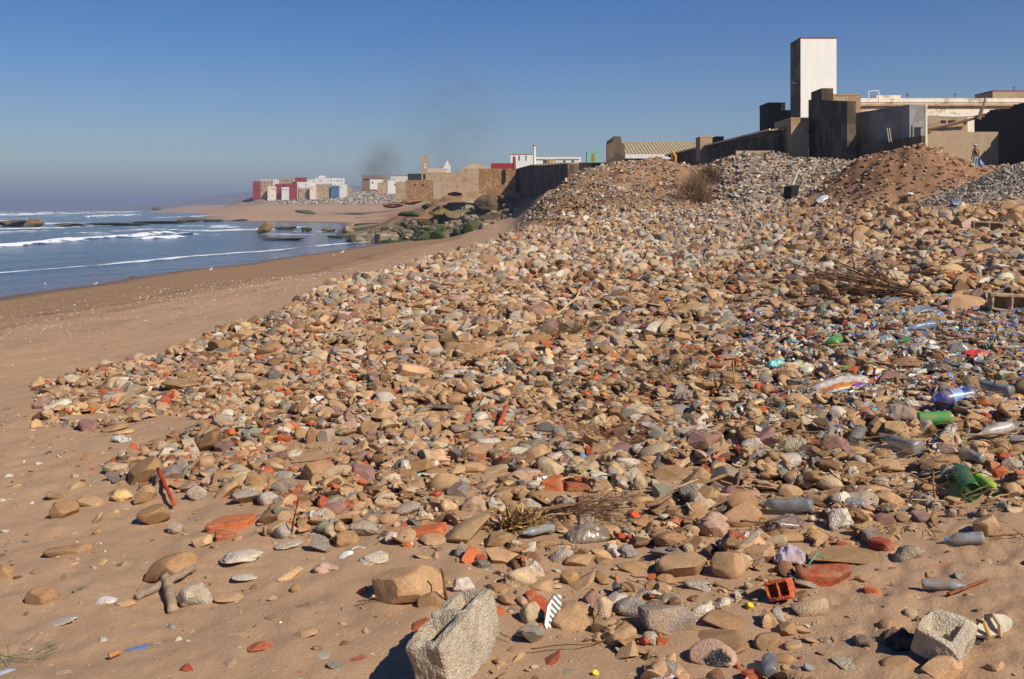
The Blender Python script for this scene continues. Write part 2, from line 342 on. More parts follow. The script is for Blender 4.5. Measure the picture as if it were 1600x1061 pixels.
def ground():
    ys = [-8 + i * .35 for i in range(28)]; y = ys[-1]
    while y < 12500:
        y += max(.035, min(.0045 * (y + 6), .4) if y < 110 else .008 * y); ys.append(y)
    ys = np.array(ys)
    cx = np.concatenate([np.linspace(-2.2, -.62, 36)[:-1], np.linspace(-.62, .62, 470), np.linspace(.62, 2.2, 36)[1:]])
    Yg, Cg = np.meshgrid(ys, cx, indexing='ij'); Xg = Cg * (np.maximum(Yg, -6) + 9.5 * np.exp(-np.maximum(Yg, 0) / 6))
    Z = H(Xg, Yg); n, m = Z.shape
    # fine sand relief near the camera: wind ripples and dimples
    near = smooth(34, 12, Yg)
    px, py = scr(Xg, np.maximum(Yg, 3), Z); dense = inpoly(px, py)
    Z = Z + near * np.where(dense, .25, 1) * (.006 * np.sin((Xg * .5 + Yg * 1.1 + .35 * fbm(Xg * 1.2, Yg * 1.2, 2)) * 26) * smooth(-.1, .5, fbm(Xg * .6 + 3, Yg * .6, 2)) + .017 * fbm(Xg * 6, Yg * 6, 4))
    # trodden sand at the inland edge
    tr = smooth(1200, 1330, px) * near * (1 - dense)
    Z = Z + tr * .03 * fbm(Xg * 11, Yg * 11, 3)
    # colour of the ground itself
    def c3(h): return np.array(lin(h))
    n1 = fbm(Xg * .5, Yg * .5, 4)[..., None]; n2 = fbm(Xg * 4, Yg * 4, 3)[..., None]
    c = c3('#b08d6a') * (1 + .10 * n1 + .06 * n2)
    d_sea = (Z + 3.0)
    lowland = smooth(330, 260, Yg)
    damp = (smooth(2.05, 1.3, d_sea + .25 * fbm(Xg * .12, Yg * .12, 3)) * lowland)[..., None]
    c = c * (1 - damp) + c3('#967552') * damp
    wet = (smooth(.42, .12, d_sea + .06 * fbm(Xg * .3, Yg * .1, 3)) * smooth(2500, 900, Yg))[..., None]; c = c * (1 - wet) + c3('#6d5540') * wet
    # strand lines of dark fragments
    for lv, w_, s_ in ((1.42, .035, .35), (1.62, .03, .3), (1.95, .04, .25), (2.2, .03, .15)):
        st = np.exp(-((d_sea + .07 * fbm(Xg * .15, Yg * .05, 3) - lv) / w_) ** 2) * lowland * smooth(-.3, .3, fbm(Xg * .8, Yg * .5, 3))
        c = c * (1 - (st * s_ * smooth(22, 34, Yg))[..., None])
    for lv, w_, s_ in ((1.5, .03, .10), (1.78, .04, .12)):   # pale ridges pushed up by tyres
        st = np.exp(-((d_sea - lv) / w_) ** 2) * lowland; c = c * (1 + (st * s_)[..., None])
    de = smooth(0, 1, dense.astype(float))[..., None] * smooth(14, 40, Yg)[..., None]; c = c * (1 - .5 * de) + c3('#9c7a55') * .5 * de
    mo = (smooth(60, 72, Yg) * smooth(240, 150, Yg) * smooth(1.2, 3, Z))[..., None]
    for mx, my, a, rx, ry in MOUNDS[:1]: mo = np.maximum(mo, (smooth(.1, .35, np.exp(-((Xg - mx) / rx) ** 2 - ((Yg - my) / ry) ** 2)))[..., None])
    gw = (smooth(1100, 1160, px) * smooth(1420, 1350, px) * smooth(.25, .08, np.exp(-((Xg - 24.6) / 5) ** 2 - ((Yg - 63.5) / 5.5) ** 2)))[..., None] * mo
    streak = fbm(Xg * 2.2 + Yg * .4, Yg * .25 + Xg * .5, 4)[..., None]
    c = c * (1 - mo) + (c3('#8f6d4e') * (1 + .3 * n1) * (1 + .45 * streak)) * mo
    c = c * (1 - .6 * gw) + c3('#91867a') * (1 + .4 * n2) * .6 * gw
    er = smooth(.15, .4, np.exp(-((Xg - 24.6) / 5) ** 2 - ((Yg - 63.5) / 5.5) ** 2))[..., None] * mo; c = c * (1 - .7 * er) + c3('#835f43') * (1 + .5 * n2 + .3 * n1) * .7 * er
    gy = np.exp(-((Xg - 25.8) / 4.4) ** 2 - ((Yg - 50.5) / 2.9) ** 2); gy = smooth(.08, .3, gy)[..., None]; c = c * (1 - gy) + c3('#83796c') * (1 + .5 * n2) * gy
    bl = (smooth(160, 190, Yg) * smooth(720, 420, Yg) * smooth(-2.0, -.6, Z))[..., None]
    c = c * (1 - bl) + c3('#8f6c47') * (1 + .7 * fbm(Xg * .35, Yg * .35, 4)[..., None]) * bl
    weed = (smooth(160, 172, Yg) * smooth(300, 230, Yg) * smooth(-3.2, -2.6, Z) * smooth(1.2, -.8, Z) * smooth(-.2, .25, fbm(Xg * .16 + 9, Yg * .1, 3)))[..., None]
    c = c * (1 - weed) + c3('#3a4626') * weed
    fb = (smooth(760, 815, Yg) * smooth(3, 8, Z) * smooth(1500, 1100, Yg))[..., None]; c = c * (1 - fb) + c3('#8a7860') * (1 + .5 * fbm(Xg * .1, Yg * .1, 4)[..., None]) * fb
    uw = smooth(-.02, -.6, d_sea)[..., None]; c = c * (1 - .5 * uw)
    c = np.clip(c, .01, .9)
    rub = np.where(dense | (mo[..., 0] > .4), 1.0, 0.0)
    col = np.concatenate([c, rub[..., None]], -1).reshape(-1, 4)
    V = np.stack([Xg, Yg, Z], -1).reshape(-1, 3)
    i = np.arange((n - 1) * m).reshape(n - 1, m)[:, :-1].ravel(); Fq = np.stack([i, i + 1, i + m + 1, i + m], 1)
    me = mesh_np('sand_ground', V, Fq, col)
    m_, nt, B, N, L = newmat('sand'); p = pos_node(N); a = attr(N)
    g1 = noise(N, L, p, 3, 5, .6); g2 = noise(N, L, p, 45, 5, .7); g3 = noise(N, L, p, 420, 2, .6); g0 = noise(N, L, p, .35, 5, .6)
    cc = brite(N, L, a.outputs['Color'], g1, .9, 1.08); cc = brite(N, L, cc, g2, .88, 1.12); cc = brite(N, L, cc, g3, .85, 1.15); cc = brite(N, L, cc, g0, .9, 1.08)
    # scattered shell chips and bits of grit
    vo = N.new('ShaderNodeTexVoronoi'); vo.inputs['Scale'].default_value = 22; L.new(p, vo.inputs['Vector'])
    sel = mathn(N, L, 'GREATER_THAN', N_sep(N, L, vo.outputs['Color']), .90)
    chip = mathn(N, L, 'MULTIPLY', mathn(N, L, 'LESS_THAN', vo.outputs['Distance'], .16), sel)
    cc = mixc(N, L, mathn(N, L, 'MULTIPLY', chip, .8), cc, lin('#cdbba0'))
    vo2 = N.new('ShaderNodeTexVoronoi'); vo2.inputs['Scale'].default_value = 31; L.new(p, vo2.inputs['Vector'])
    sel2 = mathn(N, L, 'GREATER_THAN', N_sep(N, L, vo2.outputs['Color']), .93)
    chip2 = mathn(N, L, 'MULTIPLY', mathn(N, L, 'LESS_THAN', vo2.outputs['Distance'], .2), sel2)
    cc = mixc(N, L, mathn(N, L, 'MULTIPLY', chip2, .6), cc, lin('#5c432e'))
    L.new(cc, B.inputs['Base Color']); B.inputs['Specular IOR Level'].default_value = .3
    sz_ = N.new('ShaderNodeSeparateXYZ'); L.new(p, sz_.inputs[0]); L.new(maprange(N, L, mathn(N, L, 'ADD', sz_.outputs[2], mathn(N, L, 'MULTIPLY', g0, .12)), -2.86, -2.66, .16, .95), B.inputs['Roughness'])
    b = bump(N, L, g2, .5, .03, None); b = bump(N, L, g3, .5, .004, None, b)
    v3 = N.new('ShaderNodeTexVoronoi'); v3.inputs['Scale'].default_value = 6; L.new(p, v3.inputs['Vector'])
    bump(N, L, mathn(N, L, 'MULTIPLY', v3.outputs['Distance'], a.outputs['Alpha']), -.5, .12, B, b)
    o = put('sand_ground', me, m_); tag(o, kind='structure')
def N_sep(N, L, c):
    s = N.new('ShaderNodeSeparateColor'); L.new(c, s.inputs[0]); return s.outputs[0]
ground()

# ------------------------------------------------------------------ sea
def sea():
    ys = [30.0]
    while ys[-1] < 12500: y = ys[-1]; ys.append(y + (.005 * y if y < 90 else .0035 * y if y < 420 else .009 * y if y < 2500 else .03 * y))
    ys = np.array(ys); cx = np.concatenate([np.linspace(-1.6, -.56, 25)[:-1], np.linspace(-.56, .03, 380)])
    Yg, Cg = np.meshgrid(ys, cx, indexing='ij'); Xg = Cg * Yg
    foam = np.zeros_like(Xg); Z = np.full_like(Xg, SEA); ZW = np.zeros_like(Xg)
    def W_(px, py): Y = (CAMZ - SEA) * F / (py - HY); return np.array([(px - 800) / F * Y, Y])
    def dist(poly):
        P_ = [W_(*q) for q in poly]; best = np.full_like(Xg, 1e9); side = np.zeros_like(Xg); tt = np.zeros_like(Xg); L0 = 0
        for a, b in zip(P_[:-1], P_[1:]):
            ab = b - a; l = np.hypot(*ab); t = np.clip(((Xg - a[0]) * ab[0] + (Yg - a[1]) * ab[1]) / l ** 2, 0, 1)
            dx = Xg - a[0] - t * ab[0]; dy = Yg - a[1] - t * ab[1]; d = np.hypot(dx, dy)
            s = np.sign(ab[0] * dy - ab[1] * dx) * d; m = d < best
            best = np.where(m, d, best); side = np.where(m, s, side); tt = np.where(m, L0 + t * l, tt); L0 += l
        return best, side, tt
    Xo, Yo = Xg, Yg; wx = fbm(Xg * .22, Yg * .12, 3); Xg = Xg + 1.3 * wx * smooth(90, 160, Yg); nz = fbm(Xg * .08, Yg * .04, 4); nf = fbm(Xg * .7, Yg * .35, 3)
    # breakers (polyline, crest height, crest half-width, foam reach)
    for poly, hgt, w_, fr, gaps in (
        ([(-300, 408), (-120, 394), (0, 386), (60, 381), (113, 375)], .5, 1.5, 2.0, .1),
        ([(118, 376), (150, 373), (178, 371)], .45, 1.4, 1.6, 0.1),
        ([(188, 371), (215, 369), (240, 366), (262, 365)], .55, 1.7, 2.3, 0),
        ([(236, 373), (258, 372), (276, 370)], .4, 1.3, 1.6, 0),
        ([(286, 366), (300, 366)], .4, 1.6, 1.6, 0),
        ([(180, 371), (190, 371)], .5, 2, .2, 0),
        ([(140, 340), (175, 338), (210, 337)], 1.2, 6, 7, .1),
        ([(-150, 339), (0, 335.5), (60, 334.5)], 1.2, 8, 7, .2),
        ([(30, 336), (64, 335)], 1.2, 8, 10, .0),
        ([(250, 341), (300, 339), (340, 337.5)], .5, 5, 4, .3),
        ([(68, 333.2), (100, 333)], 1.4, 10, 14, 0), ([(100, 334.5), (140, 333.6)], 1.0, 10, 12, .1),
        ([(130, 331.8), (215, 331.5)], 1.6, 14, 20, .1), ([(160, 333.5), (210, 332.5)], 1., 12, 9, .2)):
        d, s, t = dist(poly); wob = 1 + .25 * nz
        prof = np.where(s > 0, np.exp(-(s / (w_ * 2.6)) ** 2), np.exp(-(s / (w_ * .75)) ** 2)) if hgt > .45 else np.exp(-(d / w_) ** 2)
        end = np.exp(-np.maximum(0, d - np.abs(s) - .01) * .25)
        prof = np.exp(-(d / w_) ** 2)
        ZW = np.maximum(ZW, hgt * prof * wob)
        foam = np.maximum(foam, np.clip(1.3 - d / fr - gaps * 2 * (nz > .1) + 1.5 * nf, 0, 1))
    Z += ZW
    # swash: thin foam lines close to the beach
    for poly, fr, k in (([(-200, 443), (0, 427), (90, 420), (165, 414), (300, 401), (440, 390), (520, 382), (600, 375)], .22, .62), ([(-200, 444), (0, 428), (90, 421), (165, 415), (300, 402), (440, 391), (520, 383), (600, 376)], .35, .9),
                        ([(-200, 455), (0, 440), (120, 432), (260, 420)], .2, .4), ([(380, 408), (440, 403), (500, 397), (560, 390)], .16, .5)):
        d, s, t = dist(poly)
        foam = np.maximum(foam, k * np.clip(1.25 - d / (fr * (1 + .9 * fbm(t * .12, t * 0 + 3, 3))) + 1.1 * nf, 0, 1)); Z += .07 * np.exp(-(d / 1.2) ** 2)
    Xg = Xo; far = smooth(230, 420, Yg)
    cap = fbm(Xg * .022 + 3, Yg * .010, 4) + .35 * fbm(Xg * .25, Yg * .06, 3)
    foam = np.maximum(foam, far * smooth(.36, .48, cap) * smooth(4500, 1800, Yg) * smooth(-.05, -.22, (Cg + .28)))
    mid = smooth(190, 240, Yg) * smooth(420, 330, Yg); foam = np.maximum(foam, .7 * mid * smooth(.30, .46, fbm(Xg * .12, Yg * .05, 4) + .3 * nf))
    Z += .10 * far * fbm(Xg * .06, Yg * .03, 3) + .035 * fbm(Xg * .35, Yg * .18, 3) * smooth(60, 110, Yg) + .5 * smooth(500, 900, Yg) * fbm(Xg * .012, Yg * .006, 3)
    green = smooth(170, 330, Yg) * .8 + .2 * smooth(-.1, .4, nz)
    turb = smooth(1.6, .1, np.abs(H(Xg, Yg) - SEA))                      # shallow water carries sand
    col = np.stack([foam, green, turb, np.ones_like(foam)], -1).reshape(-1, 4)
    n, m = Z.shape; V = np.stack([Xg, Yg, Z], -1).reshape(-1, 3)
    i = np.arange((n - 1) * m).reshape(n - 1, m)[:, :-1].ravel(); Fq = np.stack([i, i + 1, i + m + 1, i + m], 1)
    keep = (H(Xg, Yg)[:-1, :-1].ravel() < SEA + .9); Fq = Fq[keep]
    me = mesh_np('sea_water', V, Fq, col)
    m_, nt, B, N, L = newmat('sea_water'); p = pos_node(N); a = attr(N)
    sp = N.new('ShaderNodeSeparateColor'); L.new(a.outputs['Color'], sp.inputs[0])
    c = mixc(N, L, sp.outputs[1], lin('#18283c'), lin('#2a464c'))
    c = mixc(N, L, mathn(N, L, 'MULTIPLY', sp.outputs[2], .5), c, lin('#6d5f55'))
    mp = N.new('ShaderNodeMapping'); L.new(p, mp.inputs[0]); mp.inputs['Scale'].default_value = (1, .55, 1); mp.inputs['Rotation'].default_value = (0, 0, .15)
    w1 = noise(N, L, mp.outputs[0], .45, 5, .6); w2 = noise(N, L, mp.outputs[0], 2.6, 4, .65)
    fn = noise(N, L, p, 1.6, 5, .7)
    ff = maprange(N, L, mathn(N, L, 'ADD', sp.outputs[0], mathn(N, L, 'MULTIPLY', fn, .7)), .72, .98, 0, 1)
    c = mixc(N, L, ff, c, (.80, .80, .78))
    L.new(c, B.inputs['Base Color']); L.new(maprange(N, L, ff, 0, 1, .12, .85), B.inputs['Roughness']); B.inputs['IOR'].default_value = 1.33
    b1 = bump(N, L, w1, .9, .28, None); bump(N, L, w2, .7, .06, B, b1)
    o = put('sea_water', me, m_); tag(o, kind='structure')
sea()
# faint headland far along the coast
def hills():
    V = []; xs = np.linspace(-2500, 3500, 150); ds = np.linspace(0, 1, 14)
    for d in ds:
        for x in xs:
            r = 1 - abs(2 * d - 1); px = 800 + x / 5000 * F
            top = np.interp(px, [60, 170, 260, 330, 400, 480, 600, 900], [0, 8, 32, 70, 98, 110, 118, 118])
            V.append((x, 4700 + d * 1000, -9 + (top + 9) * math.sin(min(1, r * 1.1) * math.pi / 2) * (1 + .12 * float(fbm(x * .0024, d * 2, 3)))))
    m = len(xs); i = np.arange((len(ds) - 1) * m).reshape(-1, m)[:, :-1].ravel()
    me = mesh_np('hills', V, np.stack([i, i + 1, i + m + 1, i + m], 1), (*lin('#7c7058'), 0))
    tag(put('hills', me, M['far_rock']), kind='structure')
hills()
# ------------------------------------------------------------------ stones
def ico(n):
    b = bmesh.new(); bmesh.ops.create_icosphere(b, subdivisions=n, radius=1.0)
    V = np.array([v.co[:] for v in b.verts]); Fq = np.array([[v.index for v in f.verts] for f in b.faces]); b.free(); return V, Fq
ICO = {k: ico(k) for k in (1, 2, 3, 4)}
STY = {'cobble': (8, .5, .93, .03, 1.0), 'chunk': (13, .42, .8, .025, 1.0), 'rough': (9, .6, .95, .12, 1.0), 'brick': (3, .72, 1.1, .02, 7.0), 'slab': (9, .45, .9, .02, 2.6), 'shard': (9, .3, .8, .01, 1.0)}
def gen(n, lvl, style, g=rng):
    V0, Fq = ICO[lvl]; K, d0, d1, nz, pw = STY[style]
    V = V0.copy()
    if pw > 1: V = V / (np.sum(np.abs(V) ** pw, 1, keepdims=True) ** (1 / pw))
    V = np.repeat(V[None], n, 0).astype(np.float64)
    for k in range(K):
        nn = g.normal(size=(n, 1, 3)); nn /= np.linalg.norm(nn, axis=2, keepdims=True); d = g.uniform(d0, d1, (n, 1))
        s = np.maximum((V * nn).sum(2) - d, 0); V = V - s[..., None] * nn * .93
    if lvl > 1:
        for fr, am in ((2.3, 1.0), (5, .5), (11, .28), (21, .16))[:lvl]:
            ph = g.uniform(0, 6.28, (n, 1, 3)); A = g.normal(size=(n, 3, 3)) * fr / 1.7
            q = np.sin(np.einsum('nvi,nij->nvj', V, A) + ph); V = V * (1 + nz * am * q.sum(2, keepdims=True) / 1.5)
    mx = np.abs(V).max(1, keepdims=True); return V / mx, Fq
def rotm(rx, ry, rz):
    rx, ry, rz = np.broadcast_arrays(rx, ry, rz); cx, sx, cy_, sy, cz, sz = np.cos(rx), np.sin(rx), np.cos(ry), np.sin(ry), np.cos(rz), np.sin(rz)
    R = np.empty(rx.shape + (3, 3))
    R[..., 0, 0] = cz * cy_; R[..., 0, 1] = cz * sy * sx - sz * cx; R[..., 0, 2] = cz * sy * cx + sz * sx
    R[..., 1, 0] = sz * cy_; R[..., 1, 1] = sz * sy * sx + cz * cx; R[..., 1, 2] = sz * sy * cx - cz * sx
    R[..., 2, 0] = -sy; R[..., 2, 1] = cy_ * sx; R[..., 2, 2] = cy_ * cx
    return R
# palette: key -> (hex, pit, word)
PAL = {'tan': ('#ad8963', .15, 'tan'), 'brown': ('#96734f', .1, 'brown'), 'dbrown': ('#75543a', .1, 'dark brown'), 'pale': ('#b19876', .5, 'pale buff'), 'white': ('#c4b59f', .9, 'whitish'),
       'grey': ('#83776a', .6, 'grey'), 'lgrey': ('#a59683', .8, 'light grey'), 'dgrey': ('#655c53', .4, 'dark grey'), 'blue': ('#83817c', .4, 'blue-grey'), 'red': ('#a34b2c', .25, 'red'),
       'orange': ('#b95f34', .25, 'orange'), 'pink': ('#a98873', .5, 'pinkish'), 'purple': ('#86635a', .15, 'plum-coloured'), 'yellow': ('#c2a06a', .2, 'yellowish'), 'peach': ('#c09a70', .2, 'peach-coloured'),
       'green': ('#85816c', .2, 'grey-green'), 'black': ('#2e2b29', .2, 'black')}
def vcol(V, key, g=rng, jit=.10):
    h, pit, _ = PAL[key]; c = np.array(lin(h)) * (1 + g.normal() * jit * .5) * (1 + g.normal(size=3) * jit * .18)
    o = g.uniform(0, 50); s = 2.2
    n = fbm(V[:, 0] * s + o, V[:, 1] * s - o, 3, V[:, 2] * s)
    c2 = np.array(lin('#a78660')) if g.random() < .5 else c * 1.25
    f = smooth(-.1, .5, n)[:, None] * .45
    C = c * (1 - f) + c2 * f; C = C * (1 + .15 * fbm(V[:, 0] * 6, V[:, 1] * 6 + o, 2, V[:, 2] * 6)[:, None])
    return np.concatenate([np.clip(C, .01, .85), np.full((len(V), 1), pit)], 1)
NAMEOF = {'cobble': 'stone', 'chunk': 'rock', 'rough': 'concrete_chunk', 'brick': 'brick_piece', 'slab': 'stone_slab', 'shard': 'stone_shard'}
# height grid that stones pile on
GX0, GX1, GY0, GY1, GC = -16.0, 26.0, 4.6, 32.0, .03
_gx = np.arange(GX0, GX1, GC); _gy = np.arange(GY0, GY1, GC)
_XX, _YY = np.meshgrid(_gx, _gy, indexing='ij'); HG = H(_XX, _YY); H0 = HG.copy(); OCC = np.zeros(HG.shape, bool)
def gsl(x, y, a, b):
    i0 = int((x - a - GX0) / GC); i1 = int((x + a - GX0) / GC) + 2; j0 = int((y - b - GY0) / GC); j1 = int((y + b - GY0) / GC) + 2
    i0 = max(i0, 0); j0 = max(j0, 0); i1 = min(i1, HG.shape[0]); j1 = min(j1, HG.shape[1])
    return (slice(i0, i1), slice(j0, j1)) if i1 > i0 and j1 > j0 else None
THINGS = []       # (x, y, top z, object, phrase) for labels
def solid_at(px, py, w, h, k=.55, depth=.8, dmin=.25):
    """half sizes and centre of a body whose outline is w x h px around (px, py) and that rests on the ground"""
    X, Y, Z = hit(px, py + h * .3)
    for _ in range(4):
        s = Y / F; a = w * s / 2; al = math.atan2(CAMZ - Z, Y); b = a * depth
        c = math.sqrt(max((h * s / 2) ** 2 - (b * math.sin(al)) ** 2, (dmin * h * s / 2) ** 2)) / math.cos(al)
        if c == dmin: b = h * s / 2 / math.sin(al)
        b = min(b, h * s / 2 / max(math.sin(al), .05) * 1.1)
        t = (px - 800) / F; kk = (py - HY) / F; Ys = np.linspace(Y * .8, Y * 1.25, 160); d = CAMZ - kk * Ys - (Hs(t * Ys, Ys) + k * c)
        Y = float(Ys[int(np.argmin(np.abs(d)))]); X = t * Y; Z = float(H(X, Y))
    return X, Y, CAMZ - (py - HY) / F * Y, a, b, c
def mark(X, Y, a, b, top):
    sl = gsl(X, Y, a * .8, b * .8)
    if sl is None: return
    r = ((_XX[sl] - X) / (a * .85)) ** 2 + ((_YY[sl] - Y) / (b * .85)) ** 2
    OCC[sl] |= r < 1; HG[sl] = np.maximum(HG[sl], np.where(r < 1, top - (top - H0[sl]) * .5 * r, -9))
def stone(px, py, w, h, style='cobble', key='tan', rot=0, label=None, name=None, k=.5, seed=None, group=None, cat=None, lvl=None):
    g = np.random.default_rng(seed if seed is not None else int(px * 7 + py * 131 + w))
    X, Y, Z, a, b, c = solid_at(px, py, w, h, k)
    if rot:      # elongated body seen along a slant: w is its length, h its thickness
        pass
    lv = lvl or (4 if max(w, h) > 22 else 3)
    V, Fq = gen(1, lv, style, g); V = V[0]; C = vcol(V, key, g)
    R = rotm(0, 0, g.uniform(-.35, .35)); V = V @ R.T; V /= np.abs(V).max(0)
    V = V * np.array([a, b, c])
    if rot: V = V @ rotm(0, math.radians(rot), 0).T
    else: V = V @ rotm(g.uniform(-.15, .15), g.uniform(-.1, .1), 0).T
    nm = name or NAMEOF[style]
    o = put(nm, mesh_np(nm, V, Fq, C, style in ('cobble', 'rough')), M['stone'], (X, Y, Z))
    mark(X, Y, a, b, Z + c)
    o['_k'] = (key, style); THINGS.append([X, Y, max(a, c), o, label, key, style, cat])
    if label: o['label'] = label
    o['category'] = cat or {'brick': 'brick', 'rough': 'rubble', 'slab': 'stone slab'}.get(style, 'stone')
    o['group'] = group or {'brick': 'brick fragments in the beach rubble', 'rough': 'lumps of concrete and mortar in the rubble', 'slab': 'stone slabs in the beach rubble'}.get(style, 'stones of the beach rubble')
    return o
S = {'c': 'cobble', 'k': 'chunk', 'r': 'rough', 'b': 'brick', 's': 'slab', 'd': 'shard'}
KY = {'t': 'tan', 'n': 'brown', 'D': 'dbrown', 'p': 'pale', 'w': 'white', 'g': 'grey', 'l': 'lgrey', 'G': 'dgrey', 'u': 'blue', 'R': 'red', 'o': 'orange', 'i': 'pink', 'v': 'purple', 'y': 'yellow', 'e': 'peach', 'q': 'green', 'B': 'black'}
